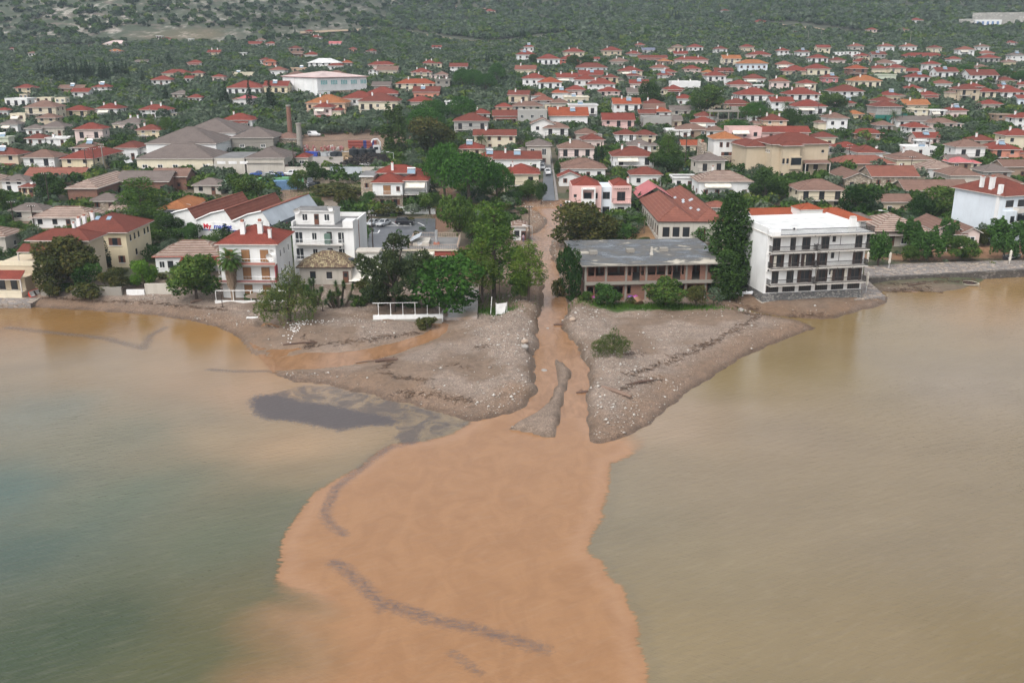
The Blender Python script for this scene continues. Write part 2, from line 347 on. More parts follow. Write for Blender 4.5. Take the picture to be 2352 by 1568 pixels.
def axis(parts):
 out=[]
 for a,b,s in parts:
  k=max(1,int(round(abs(b-a)/s)));out+=list(np.linspace(a,b,k,endpoint=False))
 out.append(parts[-1][1]);return np.array(out)
def grow(a,b,s0,g):
 out=[a];s=s0
 while out[-1]+s<b:out.append(out[-1]+s);s*=g
 out.append(b);return out
_r=grow(140,2600,1.2,1.07)
GX=np.array([-x for x in _r[::-1]][:-1]+list(axis([(-140,140,.75)]))+_r[1:])
GY=np.array(list(axis([(20,84,8),(84,226,.75)]))+grow(226,3700,1.0,1.022)[1:])
XX,YY=np.meshgrid(GX,GY)
def terrain_height():
 near=(YY<250)&(np.abs(XX)<200)
 jag=(fbm(XX/2.6,YY/2.6,4,55)-.5)
 s=np.where(YY>180,50.0,-50.0);x,y=XX[YY<195],YY[YY<195]
 s[YY<195]=sdf(LAND,x,y)
 s=s+jag*1.5*np.clip((s+6)/6,0,1)*(np.abs(s)<25)
 h0=prof(YY)
 hill=np.clip((YY-715)/500,0,1)
 lf=np.clip((-XX-60)/420,0,1);rt=np.clip((XX-380)/500,0,1)
 h0=h0+hill*(95*lf+60*rt)*(.55+.6*fbm(XX/420,YY/420,3,3))+hill*60*(fbm(XX/160,YY/220,4,9)-.5)
 h0=h0+np.clip((YY-320)/300,0,1)*3.0*(fbm(XX/60,YY/60,3,5)-.5)
 beach=np.where(s>0,.02+.34*(1-np.exp(-s/.45))*(.3+.7*np.clip((95-np.abs(XX+10)*.6-np.clip(YY-122,0,99))/20,0,1))+.85*(1-np.exp(-s/5))+.02*np.clip(s,0,60),np.clip(.16*s,-2.2,0)-.03)
 rough=(fbm(XX/2.2,YY/2.2,4,21)-.5)*.85+(fbm(XX/7,YY/7,2,4)-.5)*.5
 h=np.where(YY<192,np.minimum(h0,beach)+np.clip(s/6,0,1)*np.clip((170-YY)/20,0,1)*rough,h0)
 m=near
 e=np.full(XX.shape,-60.0);e[m]=sdf(STREAM,XX[m],YY[m])
 zs=zs_main(YY);out=-e+jag*1.7*np.clip((YY-98)/10,0,1)*(e>-40)
 lev=.6*np.exp(-((out-3.0)/2.2)**2)*np.clip((YY-104)/14,0,1)*np.clip((176-YY)/14,0,1)*(.6+.8*fbm(XX/5,YY/5,2,8))
 bank=zs+np.where(out>0,np.minimum(.25*out+1.5*np.clip(out-.3,0,4)*np.clip((YY-102)/8,.2,1),60),np.maximum(-.5,.3*out-.06))
 h=np.where(m&(out<45),np.where(out>0,np.minimum(h+lev,bank),np.minimum(h,bank)),h)
 isl=np.full(XX.shape,-60.0);q=m&(YY<135);isl[q]=sdf(ISLAND,XX[q],YY[q])
 h=np.where(isl>0,zs+.05+np.minimum(.55,.8*isl)+.5*(rough)*np.clip(isl,0,1),h)
 sd=np.full(XX.shape,-60.0);q=m&(YY<165)&(XX<5);sd[q]=sdf(SIDE,XX[q],YY[q])
 for b in BARS:sd[q]=np.where(sdf(b,XX[q],YY[q])>0,-.4,sd[q])
 po=-sd;zz=zs_side(YY)
 h=np.where(po>30,h,np.where(po>0,np.minimum(h,zz+.12*po+.02+.05*np.clip(po-3,0,50)),np.minimum(h,zz-np.minimum(.25,.05-.2*po*.5))))
 pl=np.full(XX.shape,-60.0);q=m&(YY>132)&(YY<165)&(XX<-20)&(XX>-70);pl[q]=sdf(POOL,XX[q],YY[q])
 h=np.where(pl>0,np.minimum(h,.36-.1*pl),h)
 return h,s,out,po,isl,pl
HH,S_LAND,S_STREAM,S_SIDE,S_ISL,S_POOL=terrain_height()
def hgt(x,y):
 x=np.clip(x,GX[0],GX[-1]);y=np.clip(y,GY[0],GY[-1])
 i=np.clip(np.searchsorted(GX,x)-1,0,len(GX)-2);j=np.clip(np.searchsorted(GY,y)-1,0,len(GY)-2)
 a=(x-GX[i])/(GX[i+1]-GX[i]);b=(y-GY[j])/(GY[j+1]-GY[j])
 return(HH[j,i]*(1-a)+HH[j,i+1]*a)*(1-b)+(HH[j+1,i]*(1-a)+HH[j+1,i+1]*a)*b
_T=np.concatenate([np.arange(50,260,.5),np.arange(260,900,2),np.arange(900,3600,8)])
def ground(px,py):
 u,fy,fz=ray(px,py);t=_T/fy
 z=CAM_H+fz*t;h=hgt(u*t,_T)
 k=np.argmax(h>=z)if(h>=z).any()else len(_T)-1
 if k==0:tt=t[0]
 else:
  a=z[k-1]-h[k-1];b=z[k]-h[k];tt=t[k-1]+(t[k]-t[k-1])*(a/(a-b)if a!=b else 0)
 return Vector((u*tt,fy*tt,float(hgt(u*tt,fy*tt))))
def depth(p):return p[1]*CP+(CAM_H-p[2])*SP
def pxm(p):return F/depth(p)
def project(p):
 d=depth(p);up=(p[2]-CAM_H)*CP+p[1]*SP
 return CX+F*p[0]/d,CY-F*up/d
def at_y(px,py,Y):
 u,fy,fz=ray(px,py);t=Y/fy
 return Vector((u*t,Y,CAM_H+fz*t))

# ------------------------------------------------------------ ground sheet
def grid_mesh(name,X,Y,Z):
 ny,nx=X.shape;v=np.stack([X,Y,Z],-1).reshape(-1,3)
 i=np.arange(ny*nx).reshape(ny,nx)
 f=np.stack([i[:-1,:-1],i[:-1,1:],i[1:,1:],i[1:,:-1]],-1).reshape(-1,4)
 return np_mesh(name,v,f)
def np_mesh(name,v,f,smooth=True):
 me=bpy.data.meshes.new(name);k=f.shape[1]
 me.vertices.add(len(v));me.vertices.foreach_set('co',np.asarray(v,np.float32).ravel())
 me.loops.add(f.size);me.loops.foreach_set('vertex_index',f.astype(np.int32).ravel())
 me.polygons.add(len(f));me.polygons.foreach_set('loop_start',np.arange(0,f.size,k,dtype=np.int32))
 if smooth:me.polygons.foreach_set('use_smooth',np.ones(len(f),bool))
 me.update(calc_edges=True);return me
def col_attr(me,name,rgba):
 a=me.color_attributes.new(name,'FLOAT_COLOR','POINT');a.data.foreach_set('color',np.asarray(rgba,np.float32).ravel())
def lerp(a,b,t):return a+(np.asarray(b)-a)*t[...,None]
def sm(x,a,b):
 t=np.clip((x-a)/(b-a),0,1);return t*t*(3-2*t)
CUT=ground(405,79)
def ground_colours():
 n1=fbm(XX/9,YY/9,4,31);n2=fbm(XX/2.5,YY/2.5,3,40);n3=fbm(XX/40,YY/40,3,50)
 c=np.zeros(XX.shape+(3,))+np.array([.15,.118,.08])
 c=lerp(c,[.075,.085,.04],sm(n1,.42,.62))
 c=lerp(c,[.06,.072,.045],sm(YY,300,420)*.85)
 # olive slopes and the scrubby rocky hill
 lf=np.clip((-XX-20)/300,0,1);hill=sm(YY,715,745)
 rk=fbm(XX/55,YY/120,5,61);rk2=fbm(XX/14,YY/36,4,66)
 rock=hill*np.clip(lf+np.clip((XX-420)/300,0,1)*.55,0,1)
 c=lerp(c,[.36,.22,.12],sm(-((XX-CUT.x)/45)**2-((YY-CUT.y-12*(n1-.5))/26)**2,-1,-.3))
 g=np.zeros(XX.shape);w=np.zeros(XX.shape)
 # flood gravel and sand
 fan=sm(166-YY+(n1-.5)*8,-3,3)
 grav=np.array([.275,.212,.168]);sand=np.array([.195,.132,.09])
 gs=lerp(np.zeros(XX.shape+(3,))+grav,sand,sm(n1*.6+n3*.4+.1*(n2-.5),.50,.58)*.8)
 gs=lerp(lerp(gs,[.205,.13,.082],sm(-S_LAND+3*(n2-.5),-6.5,-1.5)*.85),[.10,.062,.04],sm(-S_LAND,-.8,-.1)*.8)
 c=lerp(c,gs,fan);g=fan*(1-.75*sm(n1*.6+n3*.4,.50,.58));w=fan*sm(-S_LAND,-4.0,-.2)
 # flooded banks and lanes along the stream uphill
 fl=sm(-S_STREAM+(n1-.5)*8,-9,-4)*sm(YY,150,160)
 c=lerp(c,[.25,.165,.11],fl);g=np.maximum(g,fl*.9)
 wetb=sm(-S_STREAM,-1.2,-.2)*sm(YY,78,98)*(S_STREAM<3)*(S_ISL<.8)
 c=lerp(c,[.11,.072,.045],wetb*.85);g=g*(1-.3*wetb);w=np.maximum(w,wetb)
 ii=sm(S_ISL,.1,.5);c=lerp(c,np.zeros(c.shape)+np.array([.25,.185,.14]),ii);g=np.maximum(g,ii*.9);w=w*(1-ii)
 sb=sm(-S_SIDE,-3.5,-.2)*(YY<165);c=lerp(c,[.27,.18,.12],sb*.6);w=np.maximum(w,sb);g=g*(1-.6*sb)
 for(px,py,rx,ry,col,gv)in PATCH:
  p=ground(px,py);d=((XX-p.x)/rx)**2+((YY-p.y)/ry)**2+(n1-.5)*.9
  t=sm(-d,-1.15,-.8);c=lerp(c,col,t);g=g*(1-t)+gv*t;w=w*(1-t)+(.35 if gv<.3 and col[0]>.2 else 0)*t
 c*=(.82+.36*n2)[...,None]
 return c,g,w,rock
MUD=(.27,.15,.085);GRASS=(.055,.10,.022);DRY=(.20,.17,.09);GREYD=(.26,.22,.18)
# (px, py, half width m, half depth m, colour, stones)
PATCH=[(1440,703,6.5,1.4,GRASS,.05),(1540,705,9,1.7,GRASS,.1),(1480,709,6,1.2,GRASS,.05),(1130,690,5,6,(.10,.075,.045),.1),(1140,715,3.5,2.0,GRASS,.1),(1125,655,6,7,(.14,.09,.055),.1),
 (1022,500,3.2,14,(.17,.09,.055),.1),(1020,460,3.0,16,(.17,.09,.055),.1),(1050,600,5,12,MUD,.4),(1058,640,5,6,(.19,.12,.075),.3),(740,455,16,14,(.27,.19,.13),.3),(800,470,9,9,(.22,.18,.14),.3),(690,447,10,10,(.27,.18,.12),.2),
 (770,428,12,8,DRY,.05),(800,437,10,5,(.16,.14,.07),.05),(722,448,4,2.5,GRASS,0),(665,425,7,6,(.34,.33,.3),.3),(700,330,26,14,(.24,.15,.1),.8),(800,315,26,10,(.25,.16,.11),.9),(900,320,26,22,(.24,.16,.11),.8),(1560,402,16,2.4,MUD,.1),(1500,405,12,2.2,MUD,.1),(1615,390,3,10,GREYD,.1),
 (1463,540,8,9,(.33,.19,.09),.1),(1255,468,9,6,MUD,.4),(1240,485,5,5,(.3,.19,.12),.8),(2080,590,12,3.2,MUD,.1),(2250,585,16,3.6,MUD,.1),(2180,560,8,3,MUD,.05),(860,590,8,4,(.24,.15,.1),.6),(110,520,9,8,(.24,.17,.12),.2),(30,500,9,6,(.21,.15,.1),.1)]
gc,gg,gw,gr=ground_colours()
gme=grid_mesh('ground',XX,YY,HH)
col_attr(gme,'base',np.concatenate([gc,np.ones(XX.shape+(1,))],-1))
col_attr(gme,'mask',np.stack([gg,gw,gr,np.ones(XX.shape)],-1))
def ground_material():
 m,n,l,b=nt('ground_surface')
 at=node(n,'ShaderNodeAttribute',attribute_name='base');mk=node(n,'ShaderNodeAttribute',attribute_name='mask')
 s=n.new('ShaderNodeSeparateColor');l.new(mk.outputs['Color'],s.inputs[0])
 tc=n.new('ShaderNodeTexCoord');co=tc.outputs['Object']
 f=noise(n,l,co,1.2,5,.7);far=noise(n,l,co,.06,6,.7)
 col=mixc(n,l,ramp(n,l,f,.3,.7),at.outputs['Color'],mixc(n,l,.5,at.outputs['Color'],(.05,.04,.03)))
 rk=noise(n,l,co,.035,8,.68,(1,.5,1));rf=noise(n,l,co,.16,6,.7,(1,.45,1))
 hc=mixc(n,l,ramp(n,l,far,.36,.5),(.15,.12,.095),(.055,.07,.04));hc=mixc(n,l,mathn(n,l,'MULTIPLY',ramp(n,l,rk,.50,.60),ramp(n,l,rf,.46,.56)),hc,(.40,.36,.31))
 col=mixc(n,l,s.outputs[2],col,hc)
 grit=noise(n,l,co,5.5,5,.8);gc_=mixc(n,l,ramp(n,l,grit,.36,.66),(.48,.45,.43),(1.6,1.62,1.65))
 col=mixc(n,l,s.outputs[0],col,mixc(n,l,1.0,col,gc_,'MULTIPLY'))
 vo=n.new('ShaderNodeTexVoronoi');vo.inputs['Scale'].default_value=3.6;l.new(co,vo.inputs['Vector'])
 sc=n.new('ShaderNodeSeparateColor');l.new(vo.outputs['Color'],sc.inputs[0])
 big=noise(n,l,co,.22,4,.6)
 lim=mathn(n,l,'SUBTRACT',1.12,mathn(n,l,'MULTIPLY',ramp(n,l,big,.35,.65),.5))
 st=mathn(n,l,'GREATER_THAN',sc.outputs[0],lim)
 st=mathn(n,l,'MULTIPLY',mathn(n,l,'MULTIPLY',st,s.outputs[0]),ramp(n,l,vo.outputs['Distance'],.22,.12))
 col=mixc(n,l,st,col,mixc(n,l,sc.outputs[1],(.42,.385,.35),(.33,.26,.2)))
 l.new(col,b.inputs['Base Color'])
 rr=n.new('ShaderNodeMapRange');l.new(s.outputs[1],rr.inputs['Value']);rr.inputs['To Min'].default_value=.9;rr.inputs['To Max'].default_value=.3
 l.new(rr.outputs[0],b.inputs['Roughness']);b.inputs['Specular IOR Level'].default_value=.3
 hh=mathn(n,l,'ADD',f,mathn(n,l,'MULTIPLY',st,.6));bump(n,l,hh,b,.9,.3)
 return m
gme.materials.append(ground_material())
tag(put('ground',gme),kind='structure')

# ------------------------------------------------------------ water
PLUME=seaL([(1085,968),(1040,996),(980,1012),(900,1020),(870,1036),(830,1071),(780,1096),(720,1131),(700,1161),(670,1201),(645,1240),(643,1290),(632,1333),(660,1352),(696,1366),(718,1396),(680,1398),(625,1402),(620,1430),(650,1455),(690,1490),(700,1526),(640,1548),(575,1570),(560,1700),
 (1500,1700),(1486,1568),(1488,1531),(1466,1476),(1466,1426),(1441,1386),(1436,1351),(1398,1326),(1391,1296),(1348,1266),(1361,1226),(1388,1186),(1383,1171),(1398,1126),(1401,1066),(1430,1054),(1456,1041),(1462,1018),(1440,1000),(1380,1004),(1352,960),(1300,900),(1250,860),(1190,920)])
BLACK=seaL([(574,918),(582,910),(622,904),(655,896),(700,884),(724,886),(760,886),(829,902),(890,916),(950,932),(1004,946),(1057,964),(1085,968),(1044,993),(977,1015),(910,1028),(867,1042),(883,1020),(918,991),(905,977),(843,977),(776,994),(735,980),(695,970),(655,966),(614,964),(588,953),(577,934)])
CORE=seaL([(574,918),(590,908),(640,905),(700,922),(760,928),(840,945),(900,955),(918,968),(905,977),(843,978),(776,988),(735,980),(695,971),(655,966),(614,964),(588,953),(577,934)])
STREAKS=[seaL([(900,1025),(860,1050),(830,1075),(800,1098),(772,1120),(758,1150),(745,1180),(760,1205),(790,1225)]),seaL([(768,1292),(800,1312),(828,1340),(850,1362),(880,1385),(930,1402),(960,1415),(1020,1428),(1080,1440),(1130,1455),(1200,1475),(1250,1490)]),
 seaL([(870,1400),(900,1385),(940,1398),(990,1412)]),seaL([(1040,1500),(1070,1520),(1100,1545)]),seaL([(480,848),(520,852),(560,853),(620,852),(660,862)]),seaL([(20,752),(120,764),(240,776),(330,800)]),seaL([(330,800),(345,770),(380,752)])]
SW=[1.3,1.5,1.0,1.0,1.2,1.8,1.6]
CP_W=[(60,1500,.047,.075,.036),(250,1450,.047,.077,.038),(380,1560,.08,.092,.04),(100,1250,.065,.105,.08),(30,1120,.09,.14,.115),(300,1150,.125,.15,.10),(480,1250,.12,.135,.08),(560,1400,.145,.12,.055),(450,1500,.12,.11,.045),(600,1520,.21,.14,.06),(620,1160,.13,.135,.08),
 (300,1000,.21,.195,.13),(100,950,.2,.195,.145),(500,950,.26,.205,.135),(650,1030,.38,.25,.14),(720,1010,.42,.27,.15),(500,860,.36,.235,.135),(200,850,.3,.21,.12),(100,740,.30,.16,.055),(300,740,.30,.16,.055),(480,770,.38,.2,.065),(650,830,.44,.24,.115),(600,900,.42,.26,.15),(540,990,.34,.25,.15),(700,1080,.27,.2,.115),
 (1500,1000,.38,.27,.175),(1440,1200,.26,.21,.135),(1410,1100,.27,.215,.14),(1600,1100,.29,.22,.14),(1800,1000,.3,.225,.145),(2200,900,.3,.225,.145),(2300,700,.36,.21,.085),(1900,740,.28,.19,.08),(1850,850,.26,.185,.08),(1700,880,.27,.19,.085),(2000,1200,.27,.205,.125),(2300,1200,.26,.195,.115),(2000,1450,.265,.195,.105),(2300,1500,.235,.17,.08),(1600,1450,.29,.215,.115),(1600,1300,.265,.205,.12),(1560,960,.34,.24,.15)]
MIX=on_z(1445,1000)
def build_water():
 wx=np.array([-x for x in grow(140,900,3,1.25)[::-1]][:-1]+list(axis([(-140,140,.6)]))+grow(140,900,3,1.25)[1:])
 wy=np.array(list(axis([(-60,46,8),(46,168,.6)]))+[198])
 X,Y=np.meshgrid(wx,wy);num=np.zeros(X.shape+(3,));den=np.zeros(X.shape)
 wob=6*(fbm(X/11,Y/11,3,70)-.5)
 for px,py,r,g,b in CP_W:
  qx,qy=on_z(px,py);k=1/(((X+wob-qx)**2+(Y+wob-qy)**2)**1.25+25)
  num+=k[...,None]*np.array([r,g*1.02,b*1.05])*.66;den+=k
 c=num/den[...,None]
 c*=(.9+.2*fbm(X/9+Y/14,Y/5-X/10,4,77))[...,None]
 pl=sdf(PLUME,X,Y);bl=sdf(BLACK,X,Y);st=np.zeros(X.shape)
 for L_,w_ in zip(STREAKS,SW):st=np.maximum(st,np.exp(-(pdist(L_,X,Y)/w_)**2))
 soft=.12+4.0*sm(-Y,-67.5,-60.5)*sm(-X,2,10)+1.5*sm(-np.hypot(X-MIX[0],Y-MIX[1]),-6,-1.5)
 me=grid_mesh('sea_water',X,Y,np.zeros(X.shape))
 col_attr(me,'wcol',np.concatenate([c,np.ones(X.shape+(1,))],-1))
 col_attr(me,'wmask',np.stack([pl,bl,st,np.ones(X.shape)],-1));col_attr(me,'wsoft',np.stack([soft,sdf(CORE,X,Y),soft,np.ones(X.shape)],-1))
 m,n,l,b=nt('muddy_water')
 at=node(n,'ShaderNodeAttribute',attribute_name='wcol');mk=node(n,'ShaderNodeAttribute',attribute_name='wmask');so=node(n,'ShaderNodeAttribute',attribute_name='wsoft')
 s=n.new('ShaderNodeSeparateColor');l.new(mk.outputs['Color'],s.inputs[0]);ss=n.new('ShaderNodeSeparateColor');l.new(so.outputs['Color'],ss.inputs[0])
 tc=n.new('ShaderNodeTexCoord');co=tc.outputs['Object']
 fing=noise(n,l,co,1.0,4,.6,(.55,2.8,1),.6);fine=noise(n,l,co,2.2,5,.65);slow=noise(n,l,co,.16,3,.5)
 e=mathn(n,l,'ADD',s.outputs[0],mathn(n,l,'MULTIPLY',mathn(n,l,'SUBTRACT',fing,.5),1.5))
 e=mathn(n,l,'ADD',e,mathn(n,l,'MULTIPLY',mathn(n,l,'SUBTRACT',fine,.5),.7))
 p=mathn(n,l,'MULTIPLY_ADD',mathn(n,l,'DIVIDE',e,ss.outputs[0]),.5,.5,clamp=True)
 sil=noise(n,l,co,.35,5,.62,(1,.6,1),1.2)
 pc=mixc(n,l,ramp(n,l,sil,.38,.62),(.275,.146,.07),(.245,.127,.06))
 edge=ramp(n,l,mathn(n,l,'ABSOLUTE',mathn(n,l,'SUBTRACT',e,1.0)),1.3,.2)
 pc=mixc(n,l,mathn(n,l,'MULTIPLY',edge,.22),pc,(.36,.22,.14))
 dk=ramp(n,l,mathn(n,l,'ABSOLUTE',mathn(n,l,'ADD',e,.55)),.9,.1)
 wc=mixc(n,l,mathn(n,l,'MULTIPLY',dk,.15),at.outputs['Color'],(.10,.095,.075))
 col=mixc(n,l,p,wc,pc)
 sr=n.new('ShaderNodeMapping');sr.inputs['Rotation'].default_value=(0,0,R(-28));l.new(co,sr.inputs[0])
 ripple_paint=noise(n,l,sr.outputs[0],1.0,4,.65,(.4,2.0,1));col=mixc(n,l,mathn(n,l,'MULTIPLY',ramp(n,l,ripple_paint,.5,.75),.07),col,(.40,.34,.26))  # pale streaks along the waves: ripple shading painted into the water colour
 # floating dark plant debris
 be=mathn(n,l,'ADD',s.outputs[1],mathn(n,l,'MULTIPLY',mathn(n,l,'SUBTRACT',fine,.5),2.4))
 bp=mathn(n,l,'MULTIPLY',ramp(n,l,be,-.25,.35),ramp(n,l,noise(n,l,co,.32,6,.68,(1.0,.75,1),1.2),.62,.42));ce=mathn(n,l,'ADD',ss.outputs[1],mathn(n,l,'MULTIPLY',mathn(n,l,'SUBTRACT',fine,.5),4.0));bp=mathn(n,l,'MAXIMUM',mathn(n,l,'MULTIPLY',bp,.8),mathn(n,l,'MULTIPLY',ramp(n,l,ce,-.5,.5),.97))
 sk=mathn(n,l,'MULTIPLY',ramp(n,l,mathn(n,l,'MULTIPLY',s.outputs[2],noise(n,l,co,1.5,6,.75,(.7,1.5,1),2.2)),.35,.6),.85)
 dm=mathn(n,l,'MAXIMUM',mathn(n,l,'MULTIPLY',bp,.93),sk)
 col=mixc(n,l,dm,col,mixc(n,l,fine,(.05,.046,.05),(.085,.074,.078)))
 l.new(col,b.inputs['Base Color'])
 rr=mathn(n,l,'MULTIPLY_ADD',dm,.45,.07);l.new(rr,b.inputs['Roughness']);b.inputs['IOR'].default_value=1.33
 w1=noise(n,l,co,1.0,3,.5,(1.6,3.2,1));mp=n.new('ShaderNodeMapping');mp.inputs['Rotation'].default_value=(0,0,R(-28));l.new(co,mp.inputs[0])
 w2=noise(n,l,mp.outputs[0],1.0,3,.55,(.45,1.9,1));mp2=n.new('ShaderNodeMapping');mp2.inputs['Rotation'].default_value=(0,0,R(32));l.new(co,mp2.inputs[0])
 w3=noise(n,l,mp2.outputs[0],1.0,2,.5,(.8,5.0,1))
 h=mathn(n,l,'ADD',mathn(n,l,'ADD',mathn(n,l,'MULTIPLY',w1,.5),w2),mathn(n,l,'MULTIPLY',w3,.4))
 sy=n.new('ShaderNodeSeparateXYZ');l.new(co,sy.inputs[0]);cm=n.new('ShaderNodeMapRange');l.new(sy.outputs[1],cm.inputs['Value']);[setattr(cm.inputs[k_],'default_value',v_)for k_,v_ in(('From Min',92),('From Max',122),('To Min',1.15),('To Max',.3))]
 h=mathn(n,l,'MULTIPLY',mathn(n,l,'MULTIPLY',h,cm.outputs[0]),mathn(n,l,'MULTIPLY_ADD',p,-.65,1.0));bump(n,l,h,b,.5,.2)
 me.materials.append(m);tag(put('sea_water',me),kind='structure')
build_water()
def stream_material():
 m,n,l,b=nt('brown_stream_water');tc=n.new('ShaderNodeTexCoord');co=tc.outputs['Object']
 f=noise(n,l,co,.5,5,.6,(1.4,.5,1),1.0);g=noise(n,l,co,1.6,5,.7,(1,.55,1),.8)
 at=node(n,'ShaderNodeAttribute',attribute_name='rapid')
 col=mixc(n,l,ramp(n,l,f,.35,.65),(.285,.155,.08),(.21,.11,.054))
 rp=mathn(n,l,'MULTIPLY',ramp(n,l,g,.5,.66),at.outputs['Fac']);col=mixc(n,l,mathn(n,l,'MULTIPLY',rp,.8),col,(.40,.27,.175))
 l.new(col,b.inputs['Base Color']);b.inputs['Roughness'].default_value=.08;b.inputs['IOR'].default_value=1.33
 bump(n,l,mathn(n,l,'ADD',f,g),b,.35,.16);return m
M_STREAM=stream_material()
def resample(P,k):
 P=np.array(P);d=np.r_[0,np.cumsum(np.hypot(*np.diff(P,axis=0).T))];t=np.linspace(0,d[-1],k)
 return np.stack([np.interp(t,d,P[:,0]),np.interp(t,d,P[:,1])],-1)
def stream_sheet(name,A,B,zf,k=160,w=11,ext=1.6,rapid=(0,0)):
 A=resample(A,k);B=resample(B,k);D=B-A;L=np.hypot(D[:,0],D[:,1])[:,None]+1e-6;D=D/L
 A=A-D*ext;B=B+D*ext;t=np.linspace(0,1,w)
 X=A[:,:1]+(B[:,:1]-A[:,:1])*t;Y=A[:,1:]+(B[:,1:]-A[:,1:])*t
 me=grid_mesh(name,X[:,::-1],Y[:,::-1],zf(Y[:,::-1])+.03)
 rp=np.interp(Y[:,::-1],[120,155,178,212],[.1,.25,.45,.5])if rapid else np.zeros(X.shape)
 col_attr(me,'rapid',np.stack([rp,rp,rp,np.ones(X.shape)],-1));me.materials.append(M_STREAM)
 tag(put(name,me),kind='structure')
# pair the two banks row by row
def bank_rows(Lw,Rw,y0,y1,k):
 ys=np.linspace(y0,y1,k);l_=np.array(sorted(Lw,key=lambda p:p[1]));r_=np.array(sorted(Rw,key=lambda p:p[1]))
 return[(np.interp(y,l_[:,1],l_[:,0]),y)for y in ys],[(np.interp(y,r_[:,1],r_[:,0]),y)for y in ys]
_a,_b2=bank_rows(LBW,RBW,max(LBW[0][1],RBW[0][1])+.5,min(LBW[-1][1],RBW[-1][1]),260)
stream_sheet('stream_water',_a,_b2,zs_main,260,13,1.5,1)
stream_sheet('side_stream_water',SUW,SLW,zs_side,90,9,1.0,0)
_pm=MB();_pm.poly([(x,y,.37)for x,y in POOL]);tag(_pm.build('pool_water',M_STREAM),kind='structure')
# ------------------------------------------------------------ shared window, door, chimney, heater meshes (unit size, scaled per opening)
def unit_window(kind):
 b=MB();M=[M_FRAME,M_PANE,M_SHUT,M_DARKW,M_TAN]
 if kind=='win':
  b.box(-.5,.5,-.05,.02,-.5,.5,0,skip='k');
  for x0,x1 in((-.41,-.03),(.03,.41)):b.poly([(x0,-.055,-.4),(x1,-.055,-.4),(x1,-.055,.42),(x0,-.055,.42)],1)
  b.box(-.55,.55,-.12,0,-.58,-.5,0)
 elif kind=='dark':
  b.box(-.5,.5,-.03,.02,-.5,.5,3,skip='k');b.poly([(-.42,-.035,-.42),(.42,-.035,-.42),(.42,-.035,.44),(-.42,-.035,.44)],1)
  b.box(-.56,.56,-.1,0,-.58,-.5,0)
 elif kind=='shut':
  b.box(-.5,.5,-.04,.02,-.5,.5,3,skip='k');b.poly([(-.2,-.045,-.46),(.2,-.045,-.46),(.2,-.045,.46),(-.2,-.045,.46)],1)
  for x0,x1 in((-.5,-.22),(.22,.5)):
   b.box(x0,x1,-.09,-.03,-.5,.5,2)
   for k in range(7):b.box(x0+.03,x1-.03,-.1,-.085,-.44+k*.13,-.40+k*.13,2,skip='k')
  b.box(-.55,.55,-.13,0,-.57,-.5,0)
 elif kind=='tan':
  b.box(-.5,.5,-.05,.02,-.5,.5,3,skip='k')
  for x0,x1 in((-.47,-.01),(.01,.47)):
   b.box(x0,x1,-.09,-.04,-.48,.48,4)
   for k in range(9):b.box(x0+.04,x1-.04,-.1,-.085,-.45+k*.1,-.41+k*.1,4,skip='k')
 elif kind=='door':
  b.box(-.5,.5,-.05,.02,-.5,.5,3,skip='k');b.box(-.42,.42,-.07,-.04,-.48,.42,2);b.poly([(-.3,-.075,.0),(.3,-.075,.0),(.3,-.075,.36),(-.3,-.075,.36)],1)
 elif kind=='french':
  b.box(-.5,.5,-.04,.02,-.5,.5,3,skip='k')
  for x0,x1 in((-.44,-.03),(.03,.44)):b.poly([(x0,-.045,-.44),(x1,-.045,-.44),(x1,-.045,.45),(x0,-.045,.45)],1)
 elif kind=='wfrench':
  b.box(-.5,.5,-.04,.02,-.5,.5,0,skip='k')
  for x0,x1 in((-.44,-.03),(.03,.44)):b.poly([(x0,-.045,-.44),(x1,-.045,-.44),(x1,-.045,.45),(x0,-.045,.45)],1)
 return b.mesh(kind+'_opening',M)
WIN={k:unit_window(k)for k in('win','dark','shut','tan','door','french','wfrench')}
_c=MB();_c.box(-.35,.35,-.35,.35,-1.2,1.0,0);_c.box(-.43,.43,-.43,.43,1.0,1.1,0);_c.box(-.22,.22,-.22,.22,1.1,1.45,1);CHIM=_c.mesh('chimney',[WALL['white'],M_CAPR])
_c=MB()
_c.poly([(-1,-.7,.15),(1,-.7,.15),(1,.5,1.05),(-1,.5,1.05)],0);_c.box(-1.05,1.05,.45,.52,.0,1.1,1);_c.bar((-.95,-.7,0),(-.95,-.7,.18),.04,1);_c.bar((.95,-.7,0),(.95,-.7,.18),.04,1);_c.box(-1.04,1.04,-.74,-.68,.1,.2,1)
SOLP=_c.mesh('solar_panel',[M_PANELS,M_STEEL]);_c=MB();_c.bar((-1,.7,1.3),(1,.7,1.3),.3,0,10);SOLT=_c.mesh('water_tank',[M_STEEL])
_c=MB()
for _r0,_y0,_r1,_y1 in((.1,.18,.5,.0),(.5,.0,.62,-.12)):
 for k in range(12):
  a,a2=2*math.pi*k/12,2*math.pi*(k+1)/12
  _c.poly([(_r0*math.cos(a),_y0,_r0*math.sin(a)),(_r1*math.cos(a),_y1,_r1*math.sin(a)),(_r1*math.cos(a2),_y1,_r1*math.sin(a2)),(_r0*math.cos(a2),_y0,_r0*math.sin(a2))])
_c.poly([(.1*math.cos(2*math.pi*k/12),.18,.1*math.sin(2*math.pi*k/12))for k in range(12)]);_c.bar((0,.15,0),(0,.3,-.9),.03);_c.bar((0,.1,0),(0,-.5,.1),.015)
DISH=_c.mesh('satellite_dish',[M_FRAME])
_c=MB();_c.box(-.42,.42,-.3,0,-.3,.3,0);_c.ring((0,0),.01,0,.01,1,3)
